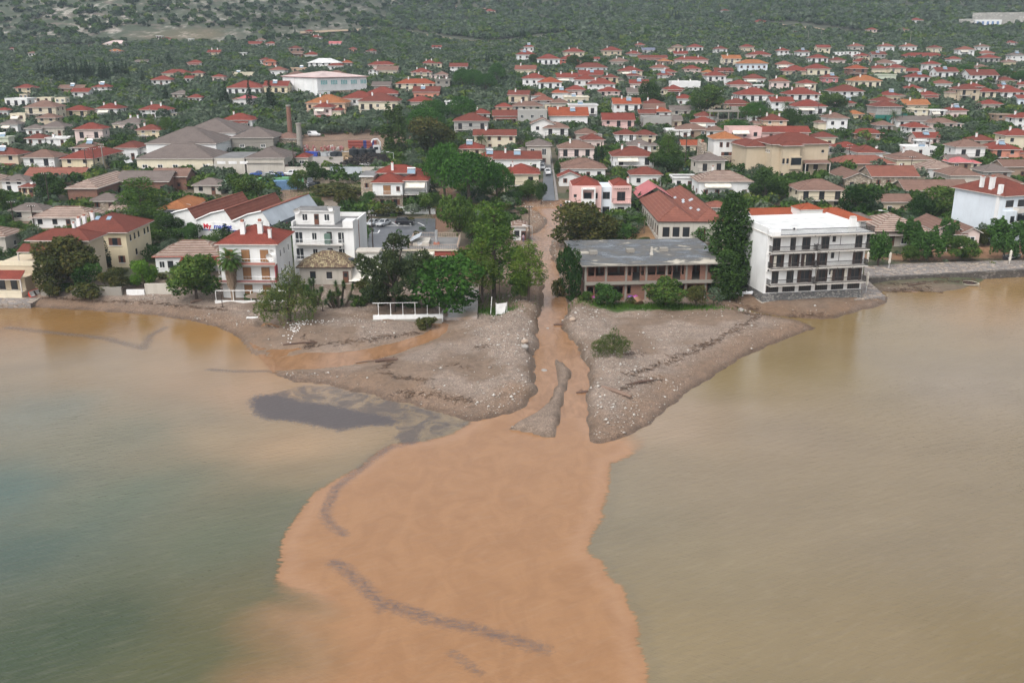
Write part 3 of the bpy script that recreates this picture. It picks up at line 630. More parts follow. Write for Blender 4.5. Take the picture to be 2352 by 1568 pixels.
for k in range(10):a,a2=2*math.pi*k/10,2*math.pi*(k+1)/10;_c.poly([(-.1,-.305,0),(-.1+.22*math.cos(a),-.305,.22*math.sin(a)),(-.1+.22*math.cos(a2),-.305,.22*math.sin(a2))],1)
ACU=_c.mesh('air_conditioner',[M_FRAME,M_BLACK])

RECTS=[];HINTS=[]
FOOT=[]   # house footprints (x, y, r)
def opening(par,kind,x,z,w,h,side='f',W=0,D=0,y=0.0):
 """one window or door on the front (f), left (l), right (r) or back (k) face; x runs along the face"""
 nm='door' if kind=='door' else('balcony_door' if 'french' in kind or kind=='tan' and h>1.7 else 'window')
 if side=='f':loc,rz=(x,y,z),0
 elif side=='l':loc,rz=(y,x,z),-math.pi/2
 elif side=='r':loc,rz=(W+y,x,z),math.pi/2
 else:loc,rz=(x,D,z),math.pi
 return put(nm,WIN[kind],par,loc,(0,0,rz),(w,1,h))
def hip_roof(W,D,z,pitch=.40,oh=.55,th=.16,kind='hip',mats=None):
 b=MB();x0,x1,y0,y1=-oh,W+oh,-oh,D+oh;w,d=x1-x0,y1-y0
 def lay(dz):
  e=[(x0,y0,z+dz),(x1,y0,z+dz),(x1,y1,z+dz),(x0,y1,z+dz)]
  if kind=='hip':
   if w>=d:rr=d/2*pitch;a,c=(x0+d/2,y0+d/2,z+rr+dz),(x1-d/2,y0+d/2,z+rr+dz)
   else:rr=w/2*pitch;a,c=(x0+w/2,y0+w/2,z+rr+dz),(x0+w/2,y1-w/2,z+rr+dz)
  elif kind=='gable':rr=d/2*pitch;a,c=(x0,y0+d/2,z+rr+dz),(x1,y0+d/2,z+rr+dz)
  else:rr=w/2*pitch;a,c=(x0+w/2,y0,z+rr+dz),(x0+w/2,y1,z+rr+dz)
  return e,a,c
 e,a,c=lay(th)
 if kind=='hip' and w>=d:fs=[(e[0],e[1],c,a),(e[1],e[2],c),(e[2],e[3],a,c),(e[3],e[0],a)]
 elif kind=='hip':fs=[(e[0],e[1],a),(e[1],e[2],c,a),(e[2],e[3],c),(e[3],e[0],a,c)]
 elif kind=='gable':fs=[(e[0],e[1],c,a),(e[2],e[3],a,c)]
 else:fs=[(e[1],e[2],c,a),(e[3],e[0],a,c)]
 for f in fs:b.poly(f,0)
 e2,a2,c2=lay(0.0)
 for k in range(4):
  p,q,p2,q2=e[k],e[(k+1)%4],e2[k],e2[(k+1)%4]
  if kind=='gable' and k in(1,3):
   m_,m2=(c,c2)if k==1 else(a,a2);b.poly([p2,m2,m_,p],1);b.poly([m2,q2,q,m_],1)
  elif kind=='gablef' and k in(0,2):
   m_,m2=(a,a2)if k==0 else(c,c2);b.poly([p2,m2,m_,p],1);b.poly([m2,q2,q,m_],1)
  else:b.poly([p2,q2,q,p],1)
 if kind=='hip':b.poly(e2[::-1],1)
 elif kind=='gable':b.poly([e2[0],a2,c2,e2[1]],1);b.poly([e2[2],c2,a2,e2[3]],1)
 else:b.poly([e2[0],e2[3],c2,a2],1);b.poly([e2[1],a2,c2,e2[2]],1)
 # ridge and hip caps
 for p,q in[(a,c)]+([(e[0],a),(e[3],a if w>=d else c),(e[1],c if w>=d else a),(e[2],c)]if kind=='hip' else[]):b.bar(p,q,.1,0,4)
 return b,(a,c)
def roof_z(W,D,z,x,y,pitch=.40,oh=.55,kind='hip'):
 dx=min(x+oh,W+oh-x);dy=min(y+oh,D+oh-y)
 return z+.16+pitch*(min(dx,dy)if kind=='hip' else dy if kind=='gable' else dx)
def flat_roof(W,D,z,par=.45,oh=.3):
 b=MB();b.box(-oh,W+oh,-oh,D+oh,z,z+.2,1,0)
 if par:
  for x0,x1,y0,y1 in((-oh+.003,W+oh-.003,-oh+.003,-oh+.2),(-oh+.003,W+oh-.003,D+oh-.2,D+oh-.003),(-oh+.003,-oh+.2,-oh+.2,D+oh-.2),(W+oh-.2,W+oh-.003,-oh+.2,D+oh-.2)):
   b.box(x0,x1,y0,y1,z+.2,z+.2+par,1,skip='b')
 return b
def railing(b,x0,x1,y0,y1,z,m=0,step=.28,r=.02,sides='lfr',t=1.0):
 segs=[]
 if 'f' in sides:segs.append(((x0,y0),(x1,y0)))
 if 'l' in sides:segs.append(((x0,y0),(x0,y1)))
 if 'r' in sides:segs.append(((x1,y0),(x1,y1)))
 if 'k' in sides:segs.append(((x0,y1),(x1,y1)))
 for p,q in segs:
  L=math.hypot(q[0]-p[0],q[1]-p[1]);k=max(1,int(L/step))
  b.bar((*p,z+.98),(*q,z+.98),.035*t,m);b.bar((*p,z+.1),(*q,z+.1),.025*t,m)
  for i in range(k+1):
   x,y=p[0]+(q[0]-p[0])*i/k,p[1]+(q[1]-p[1])*i/k;b.bar((x,y,z),(x,y,z+.98),r,m,3)
def balcony(par,x0,x1,z,out=1.25,rail=None,solid=False,step=.28,slab=None,r_=.02,t=1.0):
 b=MB();b.box(x0,x1,-out,-.004,z-.16,z,0);s=b.build('balcony',slab or M_SLAB,par)
 r=MB()
 if solid:
  r.box(x0,x1,-out-.004,-out+.1,z+.002,z+.95,0);r.box(x0-.004,x0+.1,-out+.1,-.01,z+.002,z+.95,0);r.box(x1-.1,x1+.004,-out+.1,-.01,z+.002,z+.95,0)
 else:railing(r,x0+.05,x1-.05,-out+.05,-.02,z,step=step,r=r_,t=t)
 r.build('railing',rail or(M_SLAB if solid else M_RAIL),s);return s
def awning(par,x0,x1,z,out=1.6,drop=.9,mat=None,y=0.0):
 b=MB();b.poly([(x0,y-out,z-drop),(x1,y-out,z-drop),(x1,y-.01,z),(x0,y-.01,z)],0);b.poly([(x0,y-out,z-drop-.05),(x0,y-.01,z-.05),(x1,y-.01,z-.05),(x1,y-out,z-drop-.05)],0)
 b.poly([(x0,y-out,z-drop-.3),(x1,y-out,z-drop-.3),(x1,y-out,z-drop),(x0,y-out,z-drop)],0)
 return b.build('awning',mat or M_AWN,par)
def tiled_canopy(par,x0,x1,z,out=1.8,drop=.7,mat=None,y=0.0,posts=True,zb=None):
 b=MB();b.poly([(x0,y-out,z-drop),(x1,y-out,z-drop),(x1,y-.01,z),(x0,y-.01,z)],0);b.poly([(x0,y-out,z-drop-.14),(x0,y-.01,z-.14),(x1,y-.01,z-.14),(x1,y-out,z-drop-.14)],1)
 b.poly([(x0,y-out,z-drop-.14),(x1,y-out,z-drop-.14),(x1,y-out,z-drop),(x0,y-out,z-drop)],1)
 b.poly([(x0,y-out,z-drop-.14),(x0,y-out,z-drop),(x0,y-.01,z),(x0,y-.01,z-.14)],1);b.poly([(x1,y-out,z-drop),(x1,y-out,z-drop-.14),(x1,y-.01,z-.14),(x1,y-.01,z)],1)
 if posts and zb is not None:
  for x in(x0+.15,x1-.15):b.box(x-.1,x+.1,y-out+.1,y-out+.3,zb,z-drop-.14,1)
 return b.build('canopy',[mat or ROOF['red'],M_FASC],par)
def chimney(roof,x,y,z,s=1.0):return put('chimney',CHIM,roof,(x,y,z),(0,0,0),(s,s,s))
def heater(root,x,y,z):
 o=put('solar_heater',SOLP,root,(x,y,z));put('water_tank',SOLT,o);return o
def dish(root,x,y,z,rz=0.0,s=.8):return put('satellite_dish',DISH,root,(x,y,z),(.3,0,rz),(s,s,s))
def wall_box(W,D,H,roof,pitch=.4,mats=None,base=2.5,oh=.55):
 b=MB();b.box(0,W,0,D,-base,H,0,skip='b')
 if roof=='gable':
  r=(D+2*oh)/2*pitch-oh*pitch*.0
  pk=D/2*pitch+oh*pitch
  for x,fl in((0,1),(W,0)):
   q=[(x,0,H),(x,D,H),(x,D/2,H+pk-.02)];b.poly(q[::-1]if fl==0 else q,0)if fl else b.poly(q,0)
 elif roof=='gablef':
  pk=W/2*pitch+oh*pitch
  for y in(0,D):b.poly([(0,y,H),(W,y,H),(W/2,y,H+pk-.02)],0)
 return b
STOREY={1:'single-storey',2:'two-storey',3:'three-storey',4:'four-storey'}
WNAME={'white':'white','cream':'cream','beige':'beige','yellow':'yellow','peach':'peach','pink':'pink','salmon':'salmon','grey':'grey','bluewhite':'bluish white','lilac':'lilac','offwhite':'stained white','brown':'brown','palepink':'pale pink',
         'red':'red','green':'pale green','concrete':'bare concrete','magenta':'raspberry','brick':'brick','stone':'stone','darkstone':'dark stone'}
RNAME={'red':'red tile','bright':'bright red tile','orange':'orange tile','redbrown':'red-brown tile','brown':'brown tile','grey':'grey tile','striped':'striped old tile','rust':'patched tile','moss':'mossy tile','magenta':'raspberry','blue':'slate blue','pinkish':'pinkish sheet','white':'white flat','felt':'grey flat','metal':'grey sheet'}
def frame(p0,p1,depth_m,name,label,cat,group=None):
 """root with its origin at the front-left ground corner, x along the front, y into the building"""
 d=p1-p0;yaw=math.atan2(d.y,d.x);W=math.hypot(d.x,d.y)
 z=min(p0.z,p1.z);r=empty(name,(p0.x,p0.y,z),yaw,label,cat,group)
 c=Vector((W/2*math.cos(yaw)-depth_m/2*math.sin(yaw),W/2*math.sin(yaw)+depth_m/2*math.cos(yaw),0))
 FOOT.append((p0.x+c.x,p0.y+c.y,W/2,depth_m/2,yaw));xa,ya=project(p0);xb,yb=project(p1);RECTS.append((xa,xb,min(ya,yb)-6*pxm(p0),max(ya,yb),p0.y))
 return r,W
def house(xl,xr,ey,by,hint,rc='red',wc='white',n=2,roof='hip',asp=.85,yaw=0.0,o='',pitch=.42,win=None,lab_=None):
 """a house from its visible wall extent (photo columns xl..xr), eave row ey and ground row by"""
 xl,xr=xl-(xr-xl)*.05,xr+(xr-xl)*.05;px=(xl+xr)/2;g=ground(px,by);s=pxm(g);ext=(xr-xl)/s;H=max(2.4,(by-ey)/s)
 a=R(yaw)+math.atan2(g.x,g.y);W=ext/(math.cos(a)+asp*abs(math.sin(a)));D=W*asp
 cy,sy=math.cos(R(yaw)),math.sin(R(yaw))
 back=(D*math.cos(a)+W*abs(math.sin(a)))/2
 c=Vector((g.x,g.y,0))+Vector((g.x,g.y,0)).normalized()*back
 p0=Vector((c.x-cy*W/2+sy*D/2,c.y-sy*W/2-cy*D/2,g.z))
 FOOT.append((c.x,c.y,W/2,D/2,R(yaw)));RECTS.append((xl,xr,ey-6,by,g.y))
 far=s<3.3;tiny=s<2.3
 flat=roof=='flat'
 if roof=='hip' and int(xl*13+ey*7)%6==0 and not tiny and 'L' not in o:roof='gable' if asp<.95 else 'gablef'
 lab=f"{STOREY[n]} {WNAME[wc]} house with {RNAME[rc]} roof, {hint}" if not flat else f"{STOREY[n]} {WNAME[wc]} flat-roofed house, {hint}"
 r=empty('house',p0,R(yaw),lab_ or lab,'house','houses of the town');HINTS.append((px,by,hint))
 rr=random.Random(int(xl*7+by));W0=0
 if roof=='hip' and W>8.5 and not tiny and 'L' not in o and 'X' not in o and rr.random()<.5:
  ww=W*rr.uniform(.24,.34);hw=H*rr.uniform(.55,.8)if n>1 else H*.88;lft=rr.random()<.5;y0,y1=D*rr.uniform(.05,.25),D*rr.uniform(.75,.95)
  xa=0 if lft else W-ww;b=MB();b.box(xa,xa+ww+(.0 if not lft else-.004),y0,y1,-2.5,hw,0,skip='b');b.build('wing_wall',WALL[wc if rr.random()<.7 else 'cream'],r)
  if rr.random()<.45:b=MB();b.box(xa-.2,xa+ww,y0-.25,y1+.2,hw,hw+.18,1,0);b.build('wing_roof',[ROOF['felt'],M_FASC],r)
  else:b,_=hip_roof(ww,y1-y0,0,pitch,.35);b.build('wing_roof',[ROOF[rr.choice([rc,rc,'brown','grey'])],M_FASC],r,loc=(xa,y0,hw))
  opening(r,'dark',xa+ww/2,1.5,1.0,1.2,y=y0);W-=ww
  if lft:r2=Vector((cy*ww,sy*ww,0));[setattr(c_,'location',c_.location-Vector((ww,0,0)))for c_ in r.children];r.location=r.location+r2
 wall_box(W,D,H,roof,pitch).build('wall',WALL[wc],r)
 if flat:
  rf=flat_roof(W,D,H,.5 if 'P' in o else .25,.35 if 'P' not in o else .02).build('roof',[ROOF[rc if rc in('white','felt')else 'felt'],WALL[wc]],r)
 else:
  b,(ra,rb)=hip_roof(W,D,H,pitch,.55,.16,roof);rf=b.build('roof',[ROOF[rc],M_FASC],r)
 rz=lambda x,y:H+.2 if flat else roof_z(W,D,H,x,y,pitch,.55,roof)
 for k in range(o.count('C')):
  x=W*(.28+.42*k+rr.uniform(-.06,.06));y=D*rr.uniform(.3,.6);chimney(rf,x,y,rz(x,y)+.35,.8)
 if 'S' in o:x=W*rr.uniform(.35,.65);y=D*.25;heater(r,x,y,rz(x,y)-.1)
 if 'D' in o:dish(r,W*.8,D*.2,rz(W*.8,D*.2)+.7)
 if win is None:win=rr.choice(['win','dark','shut','dark'])
 sh=H/n
 left=a>.04;right=a<-.04
 for f in range(n):
  z=f*sh;k=max(2,int(W/(3.1 if not tiny else 4.5)));k=min(k,5)
  if 'O' in o and f==n-1 and not tiny:pass
  bal=('B' in o and f>0)
  for i in range(k):
   x=W*(i+.5)/k+rr.uniform(-.25,.25)
   if bal and rr.random()<.75:opening(r,'tan' if win=='tan' else 'french' if win!='win' else 'wfrench',x,z+1.12,1.35,2.1)
   elif f==0 and i==k//2 and not far:opening(r,'door',x,z+1.05,1.1,2.1)
   else:opening(r,win,x,z+1.55,1.15 if not far else 1.3,1.25 if not far else 1.4)
  for sd,on in(('l',left),('r',right)):
   if on and not tiny:
    kk=max(1,min(3,int(D/4)))
    for i in range(kk):opening(r,win,D*(i+.5)/kk+rr.uniform(-.3,.3),z+1.6,1.0,1.15,sd,W,D)
  if bal:
   x0,x1=(W*.04,W*.96)if 'L' in o else((0,W*.55)if rr.random()<.5 else(W*.45,W))
   balcony(r,x0,x1,z+.02,1.3,solid='W' in o,step=.3 if not far else .6)
 if 'A' in o:awning(r,W*.1,W*.6,H-.25,1.5,.8)
 if 'V' in o:tiled_canopy(r,W*.08,W*.9,sh*(n-1)+sh*.95 if n==1 else sh*.98,2.2,.6,ROOF[rc]if not flat else ROOF['red'],zb=-1)
 if 'X' in o and not far:put('air_conditioner',ACU,r,(W*.12,0,sh*(n-1)+1.8))
 return r
# ------------------------------------------------------------ trees
def leaf_quads(P,Nrm,size,aspect,rg,tint):
 k=len(P);u=np.cross(Nrm,rg.normal(size=(k,3)));u/=np.linalg.norm(u,axis=1)[:,None]+1e-9;w=np.cross(Nrm,u)
 s=(size*rg.uniform(.6,1.4,k))[:,None];a=u*s;b=w*s*aspect
 bend=Nrm*s*rg.uniform(-.3,.3,(k,1))
 V=np.stack([P-a,P-b+bend,P+a,P+b+bend],1).reshape(-1,3);Fc=np.arange(4*k).reshape(-1,4)
 T=np.repeat(tint,4,axis=0);return V,Fc,T
def crown_points(lobes,n,rg,fill=.82,inner=.3):
 """leaf positions on and inside overlapping lobes (cx, cy, cz, rx, ry, rz)"""
 L=np.array(lobes,float);area=(L[:,3]*L[:,4]+L[:,4]*L[:,5]+L[:,3]*L[:,5]);cnt=np.maximum(8,(n*area/area.sum())).astype(int)
 P,N,T=[],[],[]
 for q,c in zip(L,cnt):
  d=rg.normal(size=(c,3));d[:,2]+=.25;d/=np.linalg.norm(d,axis=1)[:,None]
  lump=1+.26*np.sin(d[:,0]*5+q[0])*np.sin(d[:,1]*5+q[1])+.1*np.sin(d[:,2]*9+q[2])
  r=np.where(rg.random(c)<inner,rg.uniform(.45,.85,c),rg.uniform(fill,1.04,c))*lump
  p=q[:3]+d*q[3:6]*r[:,None];nn=d/q[3:6];nn/=np.linalg.norm(nn,axis=1)[:,None]
  keep=np.ones(c,bool)
  for q2 in L:
   if q2 is not q:keep&=(((p-q2[:3])/q2[3:6])**2).sum(1)>.5
  keep|=rg.random(c)<.12
  lt=rg.uniform(.2,.8)
  t=np.clip(lt+rg.normal(0,.22,c),0,1)
  P.append(p[keep]);N.append(nn[keep]);T.append(np.stack([t,np.clip(rg.uniform(0,1,c)*.6+lt*.4,0,1)],1)[keep])
 return np.concatenate(P),np.concatenate(N),np.concatenate(T)
def crown_mesh(name,lobes,n,size,mat,seed,aspect=.55,out=.7,inner=.3,extra=None):
 rg=np.random.default_rng(seed);P,N,T=crown_points(lobes,n,rg,inner=inner)
 N=N*out+rg.normal(size=N.shape)*.6;N/=np.linalg.norm(N,axis=1)[:,None]
 V,Fc,T4=leaf_quads(P,N,size,aspect,rg,T);me=np_mesh(name,V,Fc,False)
 col_attr(me,'tint',np.concatenate([T4,np.zeros((len(T4),1)),np.ones((len(T4),1))],1));me.materials.append(mat);return me
def branch_mesh(name,limbs,mat):
 b=MB()
 for pts in limbs:
  for(p,r0),(q,r1)in zip(pts[:-1],pts[1:]):b.bar(p,q,r0,0,7,r1)
 return b.mesh(name,[mat],True)
def trunk_limbs(h,r,lobes,rg,fork=.5,lean=0):
 top=Vector((lean,lean*.3,h*fork));L=[[(Vector((0,0,-1.0)),r*1.25),(Vector((lean*.4,0,h*fork*.5)),r),(top,r*.8)]]
 for q in lobes:
  c=Vector(q[:3]);m=top.lerp(c,.55)+Vector((rg.uniform(-.2,.2),rg.uniform(-.2,.2),-.2));L.append([(top,r*.62),(m,r*.38),(c,r*.12)])
 return L
LEAF={
 'broad':leafmat('broadleaf_leaves',(.028,.058,.016),(.10,.16,.042),(.15,.17,.05)),'brownish':leafmat('brownish_green_leaves',(.035,.045,.016),(.10,.10,.04),(.17,.12,.05)),
 'dark':leafmat('dark_evergreen_leaves',(.02,.044,.015),(.07,.115,.035)),'pine':leafmat('pine_needles',(.026,.066,.014),(.11,.18,.042),(.15,.18,.05)),'lightpine':leafmat('light_pine_needles',(.05,.09,.018),(.17,.23,.05),(.2,.22,.055)),
 'umbrella':leafmat('umbrella_pine_needles',(.022,.066,.014),(.07,.15,.032)),'olive':leafmat('olive_leaves',(.046,.076,.042),(.12,.158,.098),(.155,.185,.125)),'cypress':leafmat('cypress_foliage',(.010,.024,.012),(.028,.05,.02)),
 'tamarisk':leafmat('tamarisk_sprays',(.05,.075,.03),(.13,.155,.06),(.21,.17,.07)),'feather':leafmat('feathery_dark_leaves',(.028,.042,.022),(.075,.09,.048)),'mulberry':leafmat('mulberry_leaves',(.03,.07,.02),(.08,.15,.045)),
 'palm':leafmat('palm_fronds',(.03,.06,.018),(.09,.14,.04)),'yucca':leafmat('yucca_blades',(.03,.06,.025),(.09,.13,.05)),'ivy':leafmat('ivy_leaves',(.015,.04,.012),(.045,.085,.025)),'lime':leafmat('fresh_green_leaves',(.05,.11,.02),(.14,.24,.04)),'poplar':leafmat('poplar_leaves',(.04,.07,.025),(.10,.14,.05)),
}
def lobes_round(rg,R_,H,h0,n=9,flat=.8):
 L=[(0,0,h0+(H-h0)*.5,R_*.62,R_*.62,(H-h0)*.42)]
 for k in range(n):
  a=2*math.pi*k/n+rg.uniform(-.4,.4);t=rg.uniform(.12,.85);rad=R_*(.5+.25*math.sin(math.pi*t))*rg.uniform(.8,1.1);s=R_*rg.uniform(.32,.5)
  L.append((rad*math.cos(a),rad*math.sin(a),h0+(H-h0)*t,s,s,s*flat))
 L.append((rg.uniform(-.2,.2)*R_,0,H-R_*.3,R_*.4,R_*.4,R_*.32));return L
PROTO={}
def make_proto(kind,seed):
 rg=random.Random(seed)
 if kind in('broad','brownish','dark','mulberry','lime','ivyt','dome'):
  H,Rr=8.0,4.0;lo=lobes_round(rg,Rr,H,1.6 if kind!='ivyt' else .2,11)
  crown=crown_mesh('crown',lo,6500,.25,LEAF[{'ivyt':'ivy','dome':'umbrella'}.get(kind,kind)],seed,.6);trunk=branch_mesh('trunk',trunk_limbs(H,.28,lo[1:8],rg,.28),M_BARK)
 elif kind=='tall':
  H=16.0;lo=[]
  for k in range(44):t=(k+.5)/44;a=k*2.4;q=4.0*(math.sin(math.pi*min(.98,.2+.78*t))**.7)*rg.uniform(.35,.8);s=rg.uniform(1.3,2.1)*(1-.35*t);lo.append((q*math.cos(a),q*math.sin(a),1.6+t*(H-2.6),s,s,s))
  crown=crown_mesh('crown',lo,12000,.27,LEAF['dark'],seed,.6);trunk=branch_mesh('trunk',[[(Vector((0,0,-1)),.35),(Vector((0,0,13)),.06)]]+[[(Vector((0,0,max(1,q[2]-1))),.1),(Vector(q[:3]),.03)]for q in lo[::4]],M_BARK)
 elif kind=='shoots':
  H,Rr=6.0,3.0;lo=[]
  for k in range(26):
   a=rg.uniform(0,6.28);q=rg.uniform(0,1)**.6*Rr*.8;lo.append((q*math.cos(a),q*math.sin(a),3.1+rg.uniform(-.5,1.6)-q*.25,.55,.55,1.15))
  crown=crown_mesh('crown',lo,3600,.22,LEAF['mulberry'],seed,.6);trunk=branch_mesh('trunk',trunk_limbs(H,.24,lo[:7],rg,.26),M_BARK)
 elif kind=='pine':
  H,Rr=13.0,4.2;lo=[]
  for k in range(30):
   t=(k+rg.random())/30;a=k*2.4+rg.uniform(-.4,.4);rad=Rr*(1-.75*t)*rg.uniform(.45,.85)*(1 if t>.12 else .6);s=rg.uniform(.9,1.55)*(1-.3*t);lo.append((rad*math.cos(a),rad*math.sin(a),3.2+t*(H-4.2),s,s,s*.8))
  crown=crown_mesh('crown',lo,6500,.2,LEAF['pine' if seed%2 else 'lightpine'],seed,.35);L=[[(Vector((0,0,-1)),.3),(Vector((.15,0,5)),.24),(Vector((0,.1,12)),.06)]]
  for q in lo[::2]:L.append([(Vector((.1,0,max(1.5,q[2]-1.2))),.1),(Vector(q[:3]),.03)])
  trunk=branch_mesh('trunk',L,M_BARK)
 elif kind=='umbrella':
  H,Rr=10.0,6.0;lo=[]
  for k in range(38):
   a=k*2.4;q=math.sqrt((k+.5)/38)*Rr*.88;lo.append((q*math.cos(a),q*math.sin(a),7.5-3.6*(q/Rr)**2+rg.uniform(-.45,.35),1.75,1.75,1.6))
  crown=crown_mesh('crown',lo,11000,.23,LEAF['umbrella'],seed,.55,.8);trunk=branch_mesh('trunk',trunk_limbs(H,.34,lo[3::4],rg,.42,.3),M_BARK)
 elif kind=='cypress':
  H=10.0;lo=[]
  for k in range(16):t=k/15;s=max(.18,1.05*math.sin(math.pi*min(1,.18+t*.82))**.8*(1.05-.55*t));lo.append((rg.uniform(-.15,.15),rg.uniform(-.15,.15),.8+t*(H-1.3),s,s,.75))
  crown=crown_mesh('crown',lo,1500,.22,LEAF['cypress'],seed,.4,.9,.1);trunk=branch_mesh('trunk',[[(Vector((0,0,-1)),.2),(Vector((0,0,7)),.06)]],M_BARK)
 elif kind=='poplar':
  H=14.0;lo=[]
  for k in range(24):t=rg.random();a=rg.uniform(0,6.28);q=1.1*math.sin(math.pi*(.1+.85*t))*rg.random();s=rg.uniform(.7,1.2)*(1-.45*t);lo.append((q*math.cos(a),q*math.sin(a),1.6+t*(H-2.6),s,s,s*1.5))
  crown=crown_mesh('crown',lo,3000,.24,LEAF['poplar'],seed,.6,.6,.3);trunk=branch_mesh('trunk',[[(Vector((0,0,-1)),.3),(Vector((0,0,11)),.05)]],M_BARK)
 elif kind=='olive':
  H,Rr=4.6,2.8;lo=lobes_round(rg,Rr,H,1.0,8);crown=crown_mesh('crown',lo,750,.33,LEAF['olive'],seed,.5);trunk=branch_mesh('trunk',trunk_limbs(H,.22,lo[1:5],rg,.3),M_BARK)
 elif kind=='garden':
  H,Rr=5.5,2.9;lo=lobes_round(rg,Rr,H,.9,9);crown=crown_mesh('crown',lo,1300,.27,LEAF[('broad','dark','broad','mulberry','olive')[seed%5]],seed,.6);trunk=branch_mesh('trunk',trunk_limbs(H,.18,lo[1:6],rg,.28),M_BARK)
 elif kind=='shrub':
  H,Rr=2.2,1.6;lo=lobes_round(rg,Rr,H,.1,6);crown=crown_mesh('crown',lo,1700,.16,LEAF[('broad','mulberry','brownish')[seed%3]],seed,.6);trunk=branch_mesh('trunk',[[(Vector((0,0,-.4)),.08),(Vector((0,0,1.2)),.04)]],M_BARK)
 elif kind=='tamarisk':
  lo=[]
  for k in range(34):a=k*2.4;q=math.sqrt((k+.4)/34)*4.6;s=rg.uniform(.8,1.35);lo.append((q*math.cos(a),q*math.sin(a)*.8,max(.8,6.3-q*.95+rg.uniform(-1.5,.3)),s,s,s*1.15))
  crown=crown_mesh('crown',lo,9000,.24,LEAF['tamarisk'],seed,.22,.25,.35);trunk=branch_mesh('trunk',trunk_limbs(6,.3,lo[::5],rg,.25,.4),M_BARK)
 elif kind=='feather':
  lo=[]
  for k in range(30):a=k*2.4;q=math.sqrt((k+.4)/30)*4.3;s=rg.uniform(.7,1.3);lo.append((q*math.cos(a),q*math.sin(a),2.2+rg.uniform(0,1)*(7.6-q*.8),s,s,s*.8))
  crown=crown_mesh('crown',lo,9500,.26,LEAF['feather'],seed,.35,.4,.5);trunk=branch_mesh('trunk',trunk_limbs(9,.26,lo[::4],rg,.3,.3),M_BARK)
 elif kind in('palm','fanpalm'):
  b=MB();h=6.5
  pts=[(Vector((0,0,-.6)),.32),(Vector((.05,0,1.2)),.36),(Vector((.1,0,3.2)),.5 if kind=='fanpalm' else .24),(Vector((.1,0,5.2)),.62 if kind=='fanpalm' else .22),(Vector((.1,0,h)),.3)]
  for(p,r0),(q,r1)in zip(pts[:-1],pts[1:]):b.bar(p,q,r0,0,10,r1)
  if kind=='fanpalm':
   for k in range(150):
    a=rg.uniform(0,6.28);z=rg.uniform(2.6,6.2);r0=.5+(z-2.6)*.1;p=Vector((.1+r0*math.cos(a),r0*math.sin(a),z));b.bar(p,p+Vector((.12*math.cos(a),.12*math.sin(a),-rg.uniform(.7,1.2))),.06,0,3,.02)
  trunk=b.mesh('trunk',[M_PALMT]);V,T=[],[];Fc=[]
  for k in range(46 if kind=='fanpalm' else 34):
   a=k*2.4;el=1.35-1.9*((k+.5)/(46 if kind=='fanpalm' else 34));L=2.1 if kind=='fanpalm' else 3.2;t0=rg.uniform(.2,.9);pos=Vector((.1,0,h));d=Vector((math.cos(a)*math.cos(el),math.sin(a)*math.cos(el),math.sin(el)));prev=pos;spine=[pos]
   for j in range(6):d=(d+Vector((0,0,-.13-.05*j))).normalized();prev=prev+d*L/6;spine.append(prev)
   sd=Vector((-math.sin(a),math.cos(a),0))
   for j in range(1 if kind=='palm' else 3,7):
    for sg in(-1,1):
     for e in((0,.5)if kind=='palm' else(0,.33,.66)):
      p=spine[j-1].lerp(spine[j],e);ln=(.75 if kind=='palm' else .8)*(1.1-.08*j);q=p+sd*sg*ln*.75+(spine[j]-spine[j-1]).normalized()*ln*.55+Vector((0,0,-.28*ln));w=(spine[j]-spine[j-1]).normalized()*.07
      i0=len(V);V+=[p-w,p+w,q];Fc.append((i0,i0+1,i0+2));T+=[(t0,.3,0,1)]*3
  crown=np_mesh('crown',np.array([tuple(v)for v in V]),np.array(Fc),False);col_attr(crown,'tint',np.array(T));crown.materials.append(LEAF['palm'])
 elif kind=='yucca':
  V,T,Fc=[],[],[];b=MB()
  for s_ in range(13):
   bx,by_,h=rg.uniform(-2.0,2.0),rg.uniform(-1.0,1.0),rg.uniform(.5,3.2);b.bar((bx*.4,by_*.4,-.4),(bx,by_,h),.14,0,6,.1)
   for k in range(70):
    a=k*2.4;el=1.4-2.2*(k/70);d=Vector((math.cos(a)*math.cos(el),math.sin(a)*math.cos(el),math.sin(el)));p=Vector((bx,by_,h));sd=Vector((-math.sin(a),math.cos(a),0))*.06;q=p+d*.75+Vector((0,0,-.08));i0=len(V);V+=[p-sd,p+sd,q];Fc.append((i0,i0+1,i0+2));t0=rg.uniform(.1,.9);T+=[(t0,.3,0,1)]*3
  trunk=b.mesh('trunk',[M_BARK]);crown=np_mesh('crown',np.array([tuple(v)for v in V]),np.array(Fc),False);col_attr(crown,'tint',np.array(T));crown.materials.append(LEAF['yucca'])
 v=np.zeros(len(crown.vertices)*3);crown.vertices.foreach_get('co',v);v=v.reshape(-1,3)
 return dict(crown=crown,trunk=trunk,w=float(np.percentile(v[:,0],99)-np.percentile(v[:,0],1)),h=float(np.percentile(v[:,2],99.5)),zb=float(np.percentile(v[:,2],1)))
def proto(kind,seed=1):
 if(kind,seed)not in PROTO:PROTO[(kind,seed)]=make_proto(kind,seed)
 return PROTO[(kind,seed)]
TREES=[]
